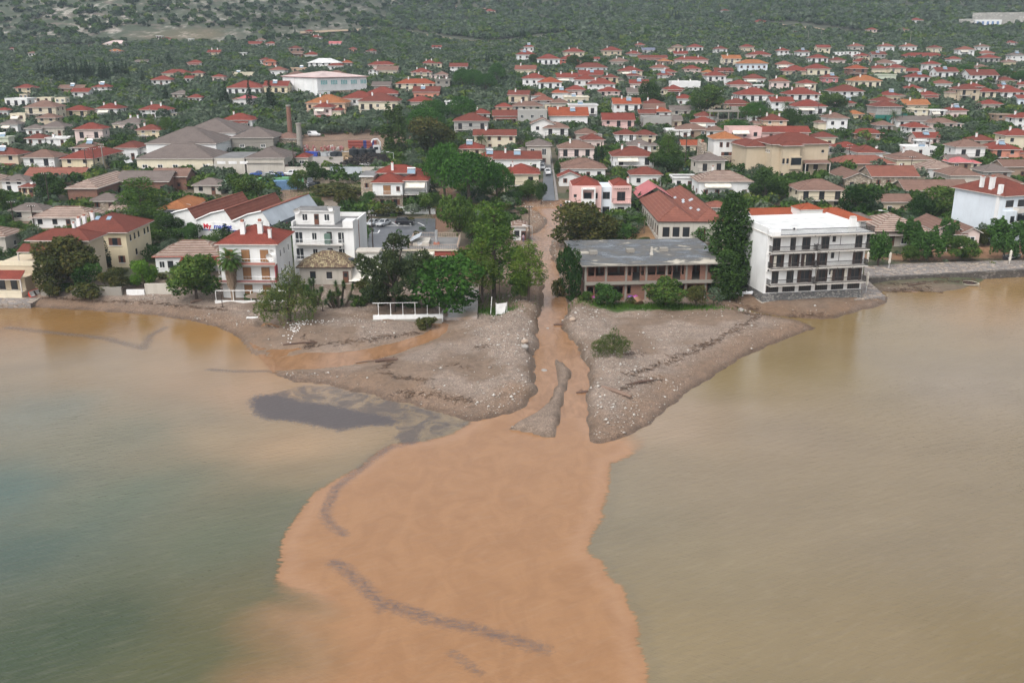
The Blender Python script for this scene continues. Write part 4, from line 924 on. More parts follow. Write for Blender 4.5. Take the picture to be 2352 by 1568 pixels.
def plant(kind,p,w,h,label,cat='tree',group=None,seed=1,rz=None,name=None):
 q=proto(kind,seed);r=empty(name or{'umbrella':'umbrella_pine','dome':'umbrella_pine','pine':'pine_tree','cypress':'cypress_tree','olive':'olive_tree','palm':'palm_tree','fanpalm':'palm_tree','yucca':'yucca_plant','shrub':'shrub','poplar':'poplar_tree','tamarisk':'tamarisk_tree'}.get(kind,'tree'),p,random.uniform(0,6.28)if rz is None else rz,label,cat,group)
 sx=w/q['w'];sz=h/q['h']
 put('trunk',q['trunk'],r,scale=(min(sx,sz),min(sx,sz),sz));put('crown',q['crown'],r,scale=(sx,sx,sz));TREES.append((p[0],p[1],w/2));return r
def tree_px(kind,xl,xr,yt,by,label,cat='tree',group=None,seed=1,rz=None,name=None,depth=1.0):
 """a tree whose crown spans photo columns xl..xr, top row yt, foot at row by"""
 p=ground((xl+xr)/2,by);s=pxm(p);return plant(kind,p,(xr-xl)/s,(by-yt)/s,label,cat,group,seed,rz,name)
# ------------------------------------------------------------ the large buildings along the shore
def text(par,s,x,y,z,size,mat,rot,name='sign_lettering',bold=0.0):
 cu=bpy.data.curves.new('lettering','FONT');cu.body=s;cu.size=size;cu.extrude=.04;cu.offset=bold;cu.align_x='LEFT'
 t=bpy.data.objects.new('lettering_curve',cu);COL.objects.link(t);bpy.context.view_layer.update()
 me=bpy.data.meshes.new_from_object(t.evaluated_get(bpy.context.evaluated_depsgraph_get()));bpy.data.objects.remove(t)
 me.materials.clear();me.materials.append(mat);return put(name,me,par,(x,y,z),rot)
def GV(px,py,z=None):return ground(px,py)if z is None else Vector((*on_z(px,py,z),z))

def hotel():
 p0=GV(1751,701,.3);p1=GV(1974,690,.3);D=14.5
 r,W=frame(p0,p1,D,'hotel','white four-storey hotel with dark railed balconies standing in the flooded shore','hotel')
 b=MB();b.box(0,W,0,D,2.0,12.4,0,skip='b');b.box(0,.25,0,D,12.4,13.5,0);b.box(.25,W,D-.25,D,12.4,13.1,0);b.box(W-.25,W,3,D-.25,12.4,13.3,0);b.build('wall',WALL['white'],r)
 b=MB();b.box(-.1,W+.06,-.1,D+.06,.6,2.1,0);b.build('stone_base',WALL['darkstone'],r)
 b=MB();b.box(-.22,W+.18,-.22,D,-1.5,.6,0);b.build('footing',WALL['offwhite'],r)
 b=MB();b.box(-.1,W+.5,-1.5,D,12.2,12.42,1,0);rf=b.build('roof',[ROOF['white'],M_SLAB],r)
 b=MB();b.box(0,1.6,-1.4,.5,12.43,13.0,0);b.build('parapet',WALL['white'],rf)
 b=MB();railing(b,1.6,W+.4,-1.42,3,12.42,sides='fr',step=.17,r=.032,t=1.6);b.build('railing',M_RAIL,rf)
 b=MB();b.box(W-3.0,W-2.0,.4,1.2,12.42,14.6,0);b.box(W-2.95,W-2.05,.45,1.15,14.6,14.9,1);b.build('chimney',[WALL['white'],MATS['pale_fascia']],rf)
 put('air_conditioner',ACU,r,(5.5,1.8,12.9))
 z1=(3.75,6.65,9.5);mid=W*.485
 doors=[[(1.7,1.25),(4.2,1.3),(6.6,2.0),(9.5,1.6),(12.3,1.7),(15.1,2.0)],[(1.7,2.0),(4.6,1.5),(6.9,1.9),(9.3,1.4),(15.3,1.4)],[(1.5,1.4),(4.2,1.0),(6.4,1.5),(9.6,1.4),(15.2,1.3)]]
 for k,z in enumerate(z1):
  for x,w in doors[k]:
   d=opening(r,'french',x*W/16.5,z+1.12,w,2.15)
   if k<2 and w>1.3:
    for sx in(-1,1):put('shutter',SHUTM,d,(sx*.52,-.12,0),(0,0,sx*.5),(.32/1,1,1))
  opening(r,'dark',12.2,z+1.7,.6,1.0)
  for x0,x1 in((.35,mid-.25),(mid+.15,W-.05)):balcony(r,x0,x1,z,1.5,step=.17,r_=.032,t=1.7)
  for x in(4.2,mid-.3,mid+.2,12.6):
   b=MB();b.bar((x,-1.42,z+1),(x,-1.42,(z1+(12.2,))[k+1]-.16),.055,0);b.build('post',M_RAIL,r)
  for x in(.5,8.6,11.3,16.2):put('air_conditioner',ACU,r,(min(x,W-.7),-.02,z+2.45),scale=(.8,.8,.8))
  for y in(11.8,):opening(r,'dark',y,z+1.6,.7,1.3,'l',W,D)
 for k,(x,z)in enumerate(((1.6,7.7),(7.0,7.7),(12.4,4.8),(9.6,4.8),(4.4,7.7),(15.0,4.8))):
  b=MB()
  for j in range(5):b.poly([(x-.25+j*.1,-.06-.02*(j%2),z-.95),(x-.15+j*.1,-.06-.02*((j+1)%2),z-.95),(x-.15+j*.1,-.06-.02*((j+1)%2),z+.95),(x-.25+j*.1,-.06-.02*(j%2),z+.95)],0)
  b.build('curtain',M_AWN,r)
 k=6
 for i in range(k):
  x=W*(i+.5)/k;b=MB();b.box(x-1.15,x+1.15,-.06,.02,2.25,3.5,1);b.poly([(x-1.08,-.065,2.3),(x+1.08,-.065,2.3),(x+1.08,-.065,3.45),(x-1.08,-.065,3.45)],0)
  for j in range(7):b.bar((x-1.08+j*.36,-.09,2.3),(x-1.08+j*.36,-.09,3.45),.03,1)
  b.bar((x-1.08,-.09,2.9),(x+1.08,-.09,2.9),.03,1);b.build('window',[M_PANE,M_DARKW],r)
 return r,W
_c=MB();_c.box(-.5,.5,-.03,.03,-.5,.5,0)
for k in range(9):_c.box(-.45,.45,-.045,-.03,-.46+k*.1,-.42+k*.1,0)
SHUTM=_c.mesh('shutter',[M_DARKW])
HOTEL,HW=hotel()

def unfinished():
 p0=GV(1344,691,1.1);p1=GV(1664,684,1.1);D=20
 r,W=frame(p0,p1,D,'unfinished_building','unfinished two-storey brick building with flat grey wet roof beside the stream','building')
 nb=7;bw=W/nb;z1,z2=3.25,6.3
 b=MB();b.box(-.9,W+.6,-1.2,D+.6,z2,z2+.24,1,0)
 m,n,l,bb=nt('wet_concrete_roof');tc=n.new('ShaderNodeTexCoord');f=noise(n,l,tc.outputs['Object'],.22,5,.62,(1,1.6,1),.6);f2=noise(n,l,tc.outputs['Object'],1.0,5,.7)
 sx=n.new('ShaderNodeSeparateXYZ');l.new(tc.outputs['Object'],sx.inputs[0]);ed=ramp(n,l,sx.outputs[1],2.6,-.6)
 f=mathn(n,l,'ADD',f,mathn(n,l,'MULTIPLY',ed,.12))
 col=mixc(n,l,ramp(n,l,f,.46,.56),(.07,.073,.078),(.10,.095,.087));col=mixc(n,l,ramp(n,l,f,.60,.68),col,(.42,.38,.31));col=mixc(n,l,ramp(n,l,f2,.55,.75),col,(.06,.055,.05))
 l.new(col,bb.inputs['Base Color']);l.new(ramp(n,l,f,.35,.62),bb.inputs['Roughness']);bb.inputs['Specular IOR Level'].default_value=.6
 rf=b.build('roof',[m,M_CONC],r)
 for x,y in((2.6,8),(9.5,9),(15.8,9.5)):
  b=MB();b.box(x-.7,x+.7,y-.6,y+.6,z2+.24,z2+.85,0);b.build('roof_vent',M_CONC,rf)
 b=MB();b.box(12.6,12.95,6,6.3,z2+.24,z2+1.7,0);b.box(12.5,13.05,5.9,6.4,z2+.24,z2+.6,0);b.build('chimney',WALL['offwhite'],rf)
 b=MB()
 for i in range(nb+1):
  for y in(0,D/3,D*2/3,D):b.box(i*bw-.17,i*bw+.17,y-.003 if y==0 else y-.17,y+.34 if y==0 else y+.17,-1.5,z2,0)
 b.build('frame',M_CONC,r)
 b=MB();b.box(-.15,W+.1,-.55,D,z1-.2,z1,0);b.box(-.16,W+.1,-.62,-.55,z1-.35,z1+.25,0);b.build('floor_slab',M_CONC,r)
 # brick infill with open holes
 b=MB()
 def bay(i,z0,z3,holes):
  x0,x1=i*bw+.17,(i+1)*bw-.17;xs=sorted({x0,x1,*[v for h in holes for v in h[:2]]});zs=sorted({z0,z3,*[v for h in holes for v in h[2:]]})
  for a,c in zip(xs[:-1],xs[1:]):
   for e,g in zip(zs[:-1],zs[1:]):
    if not any(h[0]<=(a+c)/2<=h[1]and h[2]<=(e+g)/2<=h[3]for h in holes):b.box(a,c,.06,.26,e,g,0)
 for i in range(nb):
  x0=i*bw
  up=[[(x0+.4,x0+1.5,z1+1.1,z2-.2),(x0+1.7,x0+bw-.3,z1+1.1,z2-.2)],[(x0+.3,x0+bw-.3,z1+1.1,z2-.15)],[(x0+.3,x0+.9,z1+1.1,z2-.2),(x0+1.1,x0+2.4,z1,z2-.2),(x0+2.6,x0+3.1,z1+1.1,z2-.2)],[(x0+.25,x0+1.6,z1+1.1,z2-.2),(x0+1.8,x0+bw-.25,z1+1.1,z2-.2)],
              [(x0+.3,x0+.9,z1+1.1,z2-.2),(x0+1.1,x0+2.5,z1,z2-.2),(x0+2.7,x0+3.1,z1+1.1,z2-.2)],[(x0+1.0,x0+2.4,z1,z2-.15)],[(x0+.3,x0+bw-.4,z1+1.4,z2-.2)]][i]
  dn=[[(x0+.3,x0+1.4,1.1,2.5),(x0+1.6,x0+bw-.3,1.1,2.5)],[(x0+.5,x0+bw-.5,1.1,2.5)],[(x0+.3,x0+.9,1.1,2.6)],[],[(x0+.3,x0+bw-.3,1.0,2.6)],[(x0+.3,x0+1.6,1.0,2.5),(x0+1.8,x0+3.1,1.0,2.5)],[(x0+.3,x0+1.9,1.0,2.6)]][i]
  bay(i,z1,z2,up);bay(i,-1.5,z1-.2,dn)
 for z0,z3 in((-1.5,z1-.2),(z1,z2)):
  b.box(.02,.22,.35,D,z0,z3,0);b.box(W-.22,W-.02,.35,D,z0,z3,0);b.box(.2,W-.2,D-.25,D-.05,z0,z3,0);b.box(.3,W-.3,7.0,7.2,z0,z3,0)
 b.box(.2,W-.2,.3,D-.3,-.2,0,0)
 b.build('brick_infill',WALL['brick'],r)
 # spray-painted lettering shapes low on the first bay
 pk=plain('magenta_paint',(.52,.08,.42),.6);pr=plain('purple_paint',(.20,.07,.42),.6);wt=plain('pale_pink_paint',(.70,.45,.62),.6);orr=plain('orange_paint',(.65,.12,.05),.6)
 b=MB();rg=random.Random(4)
 b.box(.35,1.1,-.0,.055,-.3,1.0,3)
 def stroke(pts,w,m,y):
  for(xa,za),(xb,zb)in zip(pts[:-1],pts[1:]):
   dx,dz=xb-xa,zb-za;L=math.hypot(dx,dz);ox,oz=-dz/L*w/2,dx/L*w/2;b.poly([(xa-ox,y,za-oz),(xb-ox,y,zb-oz),(xb+ox,y,zb+oz),(xa+ox,y,za+oz)],m)
 for x0,m_ in((.9,0),(1.9,0),(7.3,1),(8.2,0)):
  stroke([(x0,-.3),(x0+.2,.5),(x0+.8,.75),(x0+.9,.3),(x0+.35,.1),(x0+.95,-.35)],.34,m_,.045);stroke([(x0+.1,-.2),(x0+.28,.45),(x0+.75,.62)],.08,2,.035)
 b.build('painted_lettering',[pk,pr,wt,orr],r)
 return r
unfinished()

def apartment_block():
 p0=GV(678,632);p1=GV(818,634);D=11.5
 r,W=frame(p0,p1,D,'apartment_block','white apartment block with washed balconies and a small rooftop room, behind the mossy cottage','apartment block')
 H=9.3;b=MB();b.box(0,W,0,D,-2.5,H,0,skip='b');b.box(W*.84,W-.003,-.25,0,-2.5,H+.003,0);b.build('wall',WALL['white'],r)
 rf=MB();rf.box(-.05,W+.05,-.9,D+.05,H+.004,H+.2,1,0)
 for q in((-.05,.25,0,D),(W-.25,W+.04,0,D),(.25,W-.25,D-.25,D+.04)):rf.box(q[0],q[1],q[2],q[3],H+.2,H+1.0,1)
 rf.box(W-1.9,W+.042,-.7,2.5,H+.2,H+1.35,1);rf=rf.build('roof',[ROOF['felt'],WALL['white']],r)
 b=MB();b.box(.3,W*.66,1.6,6.5,H+.2,H+2.7,0);b.box(.1,W*.66+.2,1.3,6.8,H+2.7,H+2.9,0,1);pr=b.build('rooftop_room',[WALL['white'],ROOF['felt']],rf)
 opening(pr,'win',2.2,H+1.6,1.1,1.4,y=1.6);opening(pr,'door',4.4,H+1.25,.9,2.0,y=1.6);opening(pr,'win',6.4,H+1.6,1.1,1.4,y=1.6)
 dish(r,.9,.9,H+2.9,.3,1.0);dish(r,W*.62,1.2,H+3.4,-.4,1.0)
 for k,z in enumerate((3.1,6.2)):
  for x,w,h,kd in((1.3,1.5,2.2,'wfrench'),(4.3,1.0,1.6,'win'),(7.2,1.0,2.2,'french'),(9.6,1.5,2.2,'wfrench')):opening(r,kd,x*W/12,z+.05+h/2+(.5 if h<2 else 0),w,h)
  balcony(r,.7,W*.83,z,1.1,rail=M_STEEL,step=.25);b=MB();b.box(6.0+.3,6.5+.9,-.9,-.1,z+.01,z+2.0,0);b.build('storage_cabinet',plain('green_grey_cabinet',(.10,.16,.13),.5)if k else M_STEEL,r)
 put('air_conditioner',ACU,r,(9.2,-.02,5.6));b=MB();b.bar((W+.06,4,0),(W+.06,4,H+.8),.06);b.build('drainpipe',M_CAPR,r)
 return r
apartment_block()

def palm_house():
 p0=GV(514,683);p1=GV(642,683);D=10.5
 r,W=frame(p0,p1,D,'house','three-storey white house with red hip roof, behind the skirted palm','house','houses of the town')
 H=9.4;wall_box(W,D,H,'hip').build('wall',WALL['white'],r);b,_=hip_roof(W,D,H,.42,.6);rf=b.build('roof',[ROOF['red'],M_FASC],r)
 for x,y,s in((3.6,2.6,1.15),(6.6,2.8,1.15),(8.6,1.4,.75)):chimney(rf,x,y,roof_z(W,D,H,x,y,.42,.6)+.7,s)
 for z in(.1,3.2,6.3):
  for x in(1.7,4.6,7.9):
   if z<1 and x<2:continue
   opening(r,'tan',x*W/10,z+1.15,1.45,2.15)
 for z in(3.1,6.2):
  s=balcony(r,-.1,W+.1,z,1.4,rail=M_STEEL,step=.5,slab=M_SLAB);b=MB();b.box(-.1,W+.1,-1.42,-1.405,z-.05,z+.35,0);b.build('balcony_edge',plain('terracotta_panel',(.33,.13,.1),.7)if z>5 else plain('dull_red_panel',(.26,.12,.11),.7),s)
  if z<5:b=MB();b.box(W-.05,W+.1,-1.45,.02,z+.0,z+2.9,0);b.build('balcony_screen',plain('dark_red_panel',(.27,.03,.035),.6),r)
 dish(r,W-.7,-1.4,7.5,-.3,1.2);dish(r,W-.2,-1.3,8.4,-.2,.9)
 for z in(7.4,4.2):
  for y in(2.5,5,8):opening(r,'win',y,z,.6,1.3,'r',W,D)
 put('air_conditioner',ACU,r,(W+.3,3,3.6),(0,0,math.pi/2));put('air_conditioner',ACU,r,(W+.3,4.4,3.8),(0,0,math.pi/2))
 f=empty('garden_fence',(p0.x-.3,p0.y-3.2,p0.z-.15),0,'white pipe fence on a low wall in front of the palm house','fence');b=MB()
 for i in range(5):b.bar((i*3,0,0),(i*3,0,2.2),.06,0,6)
 b.bar((0,0,2.2),(12,0,2.2),.06,0,6);b.build('rail',M_FRAME,f);b=MB();b.box(-.2,12.2,-.15,.15,-.6,.45,0);b.build('low_wall',WALL['white'],f)
palm_house()

def yellow_house():
 p0=GV(178,614);p1=GV(298,614);D=12
 r,W=frame(p0,p1,D,'house','two-storey pale yellow house with large red roof and brown shutters, facing the shore','house','houses of the town')
 H=7.0;wall_box(W,D,H,'hip').build('wall',WALL['yellow'],r);b,_=hip_roof(W,D,H,.44,.8);rf=b.build('roof',[ROOF['redbrown'],M_FASC],r)
 for x in(3.6,5.9):
  b=MB();z=roof_z(W,D,H,x,3.6,.44,.8);b.poly([(x-.45,3.1,z-.12),(x+.45,3.1,z-.12),(x+.45,4.3,z+.40),(x-.45,4.3,z+.40)],0);b.build('skylight',M_PANELS,rf)
 for x,y in((.1,3.0),(.3,5.0),(1.4,6.3)):chimney(rf,x,y,roof_z(W,D,H,x,y,.44,.8)+.7,.95)
 o=opening(r,'tan',3.6*W/11,5.1,2.9,2.2);opening(r,'shut',8.6*W/11,5.2,2.4,1.5);opening(r,'shut',9.6*W/11,1.7,1.3,1.4);opening(r,'door',6.6*W/11,1.1,1.2,2.1)
 balcony(r,.1,W*.52,3.75,1.3,step=.4);
 for y in(2,4,6,9,10.8):opening(r,'dark',y,5.6,.7,1.2,'r',W,D)
 for y in(4,9.5):opening(r,'dark',y,2.4,.8,1.2,'r',W,D)
yellow_house()

def terrace_house():
 p0=GV(-34,676);p1=GV(62,676);D=16
 r,W=frame(p0,p1,D,'house','beige stepped house with red-tiled terraces at the water, left edge of the shore','house','houses of the town')
 b=MB();b.box(0,W,0,D,-2,3.1,0,skip='b');b.box(0,W+2.2,3.0,13,-2,4.6,0,skip='b');b.box(W*.62,W+8.0,8.5,14.5,-2,8.1,0,skip='b');b.build('wall',WALL['beige'],r)
 b=MB();b.box(-.2,W+.2,-1.9,-.0,-2,.9,0);b.box(-.2,W+.2,-1.95,-1.8,.9,1.15,0);b.build('terrace_wall',WALL['cream'],r)
 tiled_canopy(r,-.2,W+.4,4.5,2.0,1.2,ROOF['red'],zb=.9);tiled_canopy(r,W*.45,W+6.4,7.6,2.6,1.1,ROOF['redbrown'],y=8.4,zb=4.6)
 b=MB();b.box(-.1,W+2.3,2.9,3.1,4.6,5.5,0);b.box(W+2.05,W+2.28,3.1,8.4,4.6,5.5,0);b.build('parapet',WALL['cream'],r)
 bb,(ra,rb)=hip_roof(8.0+W*.38,6.0,0,.42,.7);rf=bb.build('roof',[ROOF['redbrown'],M_FASC],r,loc=(W*.62,8.5,8.1))
 for x,y in((6.8,3.6),):chimney(rf,x,y,1.9,.7)
 for x in(1.2,3.4,5.6):opening(r,'dark',x,1.9,1.2,1.9)
 b=MB();b.box(W*.62+.5,W*.62+4.2,8.42,8.5,5.4,7.2,0);b.build('glazing',M_PANE,r);opening(r,'dark',W*.62+8.0,7.0,1.2,1.1,y=8.5)
 dish(r,W*.62+5,7.9,7.5,0,1.2);opening(r,'dark',5,2.5,1.2,1.4,'r',W+2.2,D)
 b=MB();railing(b,W*.62+.2,W*.62+3.8,8.0,8.4,5.2,sides='f',step=.5);b.build('railing',M_RAIL,r)
terrace_house()

def supermarket():
 p0=GV(372,540);p1=GV(622,552);D=26
 r,W=frame(p0,p1,D,'supermarket','white supermarket shed with three red saw-tooth roofs and a grey sign front','supermarket')
 w=W/3;hv,hr=3.9,6.3;b=MB();b.box(0,W,0,D,-2.5,hv,0,skip='b')
 for k in range(3):
  x0=k*w;xr_=x0+w*.82;x1=x0+w
  for y,fl in((0,0),(D,1)):
   q=[(x0,y,hv),(x1,y,hv),(xr_,y,hr),(x0+w*.45,y,hr-.75)];b.poly(q[::-1]if fl else q,0)
 b.build('wall',WALL['white'],r)
 for k in range(3):
  x0=k*w;xr_=x0+w*.82;x1=x0+w;b=MB();e=.25
  b.poly([(xr_,-e,hr+.12),(x1+(.6 if k==2 else .05),-e,hv+(.12 if k<2 else-.5)),(x1+(.6 if k==2 else .05),D+e,hv+(.12 if k<2 else-.5)),(xr_,D+e,hr+.12)],1 if k==2 else 0)
  b.poly([(x0,-e,hv+.12),(x0+w*.45,-e,hr-.63),(x0+w*.45,D+e,hr-.63),(x0,D+e,hv+.12)],0);b.poly([(x0+w*.45,-e,hr-.63),(xr_,-e,hr+.12),(xr_,D+e,hr+.12),(x0+w*.45,D+e,hr-.63)],0)
  b.bar((xr_,-e-.05,hr+.12),(xr_,D+e,hr+.12),.14,0,5)
  rf=b.build('roof',[ROOF['rust'],ROOF['metal']],r)
  b=MB()
  for q0,q1 in(((x0,hv+.1),(x0+w*.45,hr-.65)),((x0+w*.45,hr-.65),(xr_,hr+.1))):b.bar((q0[0],-e-.02,q0[1]),(q1[0],-e-.02,q1[1]),.17,0,4)
  b.build('verge',WALL['white'],rf)
 b=MB();b.box(W+.003,W+.3,-.1,D,-2.5,hv-.55,0);b.build('side_wall',plain('slate_grey_cladding',(.12,.135,.16),.5),r)
 red=plain('sign_red',(.55,.01,.03),.4);blue=plain('sign_blue',(.015,.05,.36),.4);wh=M_FRAME
 b=MB();b.box(W*.38,W*.76,-.16,-.02,2.0,3.6,0);b.box(W*.38,W*.76,-.17,-.02,1.85,2.0,1);s=b.build('sign',[wh,blue],r)
 text(s,'My',W*.40,-.2,2.22,1.5,red,(R(90),0,0),bold=.03);text(s,'market',W*.40+2.5,-.2,2.22,1.5,blue,(R(90),0,0),bold=.03)
 b=MB();b.box(W+.3,W+.45,6,18,.9,3.2,0);s=b.build('sign',plain('slate_sign_board',(.14,.155,.18),.5),r)
 text(s,'My',W+.5,6.5,1.2,2.1,red,(R(90),0,R(90)),bold=.04);text(s,'market',W+.5,10.0,1.2,2.1,blue,(R(90),0,R(90)),bold=.04)
 b=MB();b.box(W+.3,W+1.6,9,24,-.4,-.2,0);b.build('entrance_canopy',M_STEEL,r);b=MB();b.box(W+.3,W+.36,9,23,-2.3,-.4,0);b.build('shop_window',M_PANE,r)
supermarket()

def mossy_cottage():
 p0=GV(690,653);p1=GV(808,653);D=7.5
 r,W=frame(p0,p1,D,'cottage','low old cottage with lichen-spotted mossy tile roof and stained walls','cottage')
 H=3.2;wall_box(W,D,H,'hip').build('wall',WALL['offwhite'],r);b,_=hip_roof(W,D,H,.5,.55);b.build('roof',[ROOF['moss'],M_DARKW],r)
 for x,k,h in((2.4,'dark',1.4),(5.4,'dark',1.3),(8.4,'door',2.2)):opening(r,k,x,.3+h/2+(.8 if h<2 else 0),1.05,h)
 p=GV(812,648);r=empty('rooftop_cabin',(p.x,p.y+1.5,p.z),0,'white corrugated cabin with a weathered slab roof, raised beside the mossy cottage','cabin')
 b=MB();b.box(0,6,0,5,-1.5,3.0,0);b.build('base_wall',WALL['white'],r);m=tilemat('white_corrugated_sheet',(.62,.61,.57),(.58,.57,.53),(.38,.36,.32),row=9,colw=.22)
 b=MB();b.box(.5,4.6,.6,3.8,3.0,5.2,0);b.build('cabin_wall',m,r);b=MB();b.box(.3,4.8,.3,4.1,5.2,5.42,0);b.build('roof',WALL['offwhite'],r)
 b=MB();b.ring((-.5,.2),.55,2.9,4.2,0,14);b.build('water_tank',plain('dark_grey_tank',(.06,.065,.075),.5),r)
 b=MB();b.poly([(-.6,-3.2,.6),(5.0,-3.2,.6),(5.4,0,3.0),(.2,0,3.0)],0);b.poly([(-.6,-3.2,.55),(.2,0,2.95),(5.4,0,2.95),(5.0,-3.2,.55)],0);b.build('canvas_awning',plain('white_canvas',(.66,.62,.55),.9),r)
mossy_cottage()

def flat_beach_house():
 p0=GV(880,609);p1=GV(1046,609);D=12.0
 r,W=frame(p0,p1,D,'house','single-storey house with flat grey railed roof and a tall metal flue, behind the umbrella pine','house','houses of the town')
 H=3.0;wall_box(W,D,H,'flat').build('wall',WALL['offwhite'],r)
 b=MB();b.box(-.3,W+.5,-.6,D+.3,H,H+.28,1,0);rf=b.build('roof',[ROOF['felt'],WALL['cream']],r);b=MB();railing(b,W*.35,W+.4,-.45,D+.1,H+.28,sides='flkr',step=.35);b.build('railing',plain('rusty_white_railing',(.5,.38,.3),.7),rf)
 b=MB();b.ring((W*.72,4.5),.28,H+.28,H+3.2,0,8);b.box(W*.72-.6,W*.72+.6,4.0,5.0,H+.28,H+.7,1);b.build('chimney',[M_STEEL,M_CAPR],rf)
 b=MB();b.box(W*.40,W*.62,3,8,H+.28,H+1.0,0);b.poly([(W*.33,2.6,H+1.0),(W*.5,2.6,H+2.2),(W*.5,8,H+2.2),(W*.33,8,H+1.0)],1);b.build('roof_shed',[WALL['offwhite'],ROOF['metal']],rf);dish(r,W*.5,1.5,H+1.2,.4,.9)
 tiled_canopy(r,W*.72,W+.6,H-.1,2.0,.6,ROOF['red'],zb=-1);awning(r,W*.5,W*.72,H-.1,1.8,.3)
 for x,k in((W*.56,'win'),(W*.8,'door'),(W*.92,'win')):opening(r,k,x,1.4,1.2,1.4 if k=='win' else 2.2)
flat_beach_house()

def pink_villa():
 p0=GV(1312,500);p1=GV(1448,500);D=10
 r,W=frame(p0,p1,D,'villa','pink and white villa with two red roof hats, beside the brownish tree','villa')
 s=W/14.5;H=7.6;b=MB();b.box(0,W*.50,0,D,-2.5,H,0,skip='b');b.box(W*.50,W*.68,1.2,D,-2.5,H-.4,1,skip='b');b.box(W*.68,W,.0,D,3.6,H,0);b.box(W*.68+.003,W-.003,-.4,D-.003,-2.5,3.6,2,skip='b');b.build('wall',[WALL['pink'],WALL['bluewhite'],WALL['white']],r)
 for x0,ww in((.3,W*.46),(W*.70,W*.28)):
  bb,_=hip_roof(ww,D-1.5,0,.5,.15);bb.build('roof',[ROOF['red'],WALL['pink']],r,loc=(x0,.6,H-.12))
 b=MB();b.box(W*.16,W*.17+.2,-1.1,-.0,3.6,6.9,0);b.box(W*.37,W*.38+.2,-1.1,-.0,3.6,6.9,0);b.box(W*.16,W*.38+.2,-1.12,0,6.9,7.2,0);b.box(W*.16,W*.38+.2,-1.12,-.95,3.4,4.7,0);b.box(W*.16,W*.38+.2,-1.1,0,3.2,3.42,0);b.build('loggia',WALL['white'],r)
 for x,z,w,h,k in((.06,5.3,.7,.7,'dark'),(.27,5.3,1.9,1.6,'dark'),(.41,5.3,.8,1.4,'dark'),(.39,1.9,2.2,1.2,'shut'),(.83,5.2,2.0,2.2,'french'),(.83,2.0,1.6,1.3,'dark'),(.15,1.9,1.4,1.3,'dark')):opening(r,k,W*x,z,w,h,y=-.4 if x>.7 and z<3 else 0)
 for z,h in((5.2,1.7),(1.3,2.4)):opening(r,'french',W*.59,z,1.7,h,y=1.2)
 b=MB();b.box(W*.69,W-.1,-1.3,0,3.6,3.75,0);s_=b.build('balcony',WALL['pink'],r);b=MB();railing(b,W*.69,W-.1,-1.25,-.1,3.75,step=.4);b.build('railing',M_RAIL,s_)
 b=MB()
 for k in range(9):b.box(W*.70+k*W*.03,W*.705+k*W*.03,-1.2,.3,H-.6,H-.42,0)
 b.build('pergola',M_DARKW,r);b=MB();b.box(-1.3,.0,2,4.2,3.2,3.5,0);b.build('side_balcony',WALL['white'],r);chimney(r,W*.97,4,H+.6,.8)
pink_villa()

def old_warehouse():
 p0=GV(1512,558);p1=GV(1594,558);D=31
 r,W=frame(p0,p1,D,'warehouse','long derelict warehouse with two patched red-tiled hip roofs, behind the unfinished building','warehouse')
 H=4.6;b=MB();b.box(0,W,0,D,-3,H,0,skip='b');b.box(W+.01,W*1.85,0,D+12,-3,H-.02,0,skip='b');b.build('wall',WALL['offwhite'],r)
 bb,_=hip_roof(W,D,H,.62,.4);bb.build('roof',[ROOF['rust'],M_DARKW],r);bb,_=hip_roof(W*.85,D+12,0,.62,.35);bb.build('roof',[ROOF['rust'],M_DARKW],r,loc=(W+.2,0,H-.02))
 bb,_=hip_roof(W,13,0,.6,.5,kind='gablef');bb.build('sheet_roof',[ROOF['magenta'],M_DARKW],r,loc=(0,D+.6,H+.3));b=MB();b.box(.02,W-.02,D+.2,D+13.5,-3,H+.3,0,skip='b');b.build('rear_wall',WALL['offwhite'],r)
 for k in range(3):opening(r,'dark',W*(.2+.28*k),2.4,1.5,2.2)
 for k in range(9):opening(r,'dark',2+3.2*k,2.4,1.1,2.2,'l',W,D)
 opening(r,'door',W*1.2,1.6,1.6,2.8);b=MB();rg=random.Random(3)
 for k in range(7):x=W+rg.uniform(.8,2.8);y=rg.uniform(4,34);z=H+.16+.62*(x-W+.1)+.06;b.poly([(x-.35,y,z-.2),(x+.15,y,z+.12),(x+.15,y+2.2,z+.12),(x-.35,y+2.2,z-.2)],0)
 b.build('roof_patch',ROOF['metal'],r)
old_warehouse()

def rear_hotel_wing():
 p0=GV(1732,585);p1=GV(1960,560)
 p1=p0+Vector((24,3,0));r,W=frame(p0,p1,11,'building','white rambling house with red roofs and big chimney block, behind the hotel','building')
 b=MB();b.box(0,12,0,9,-3,7.2,0,skip='b');b.box(8.6,13.5,-1.5,3,-3,9.4,0,skip='b');b.box(12,W,0,10,-3,6.6,0,skip='b');b.build('wall',WALL['white'],r)
 bb,_=hip_roof(9,9,0,.34,.4,kind='gable');bb.build('roof',[ROOF['bright'],M_FASC],r,loc=(-.2,0,7.2));bb,_=hip_roof(11.5,10,0,.36,.5);bb.build('roof',[ROOF['bright'],M_FASC],r,loc=(13.2,0,6.6));bb,_=hip_roof(4.9,4.5,0,.4,.1);bb.build('roof',[ROOF['bright'],M_FASC],r,loc=(8.6,-1.5,9.4))
 opening(r,'dark',6.5,4.5,1.4,1.4);opening(r,'french',15,4.6,1.6,2.2);balcony(r,14,19,3.4,1.4,solid=True)
rear_hotel_wing()

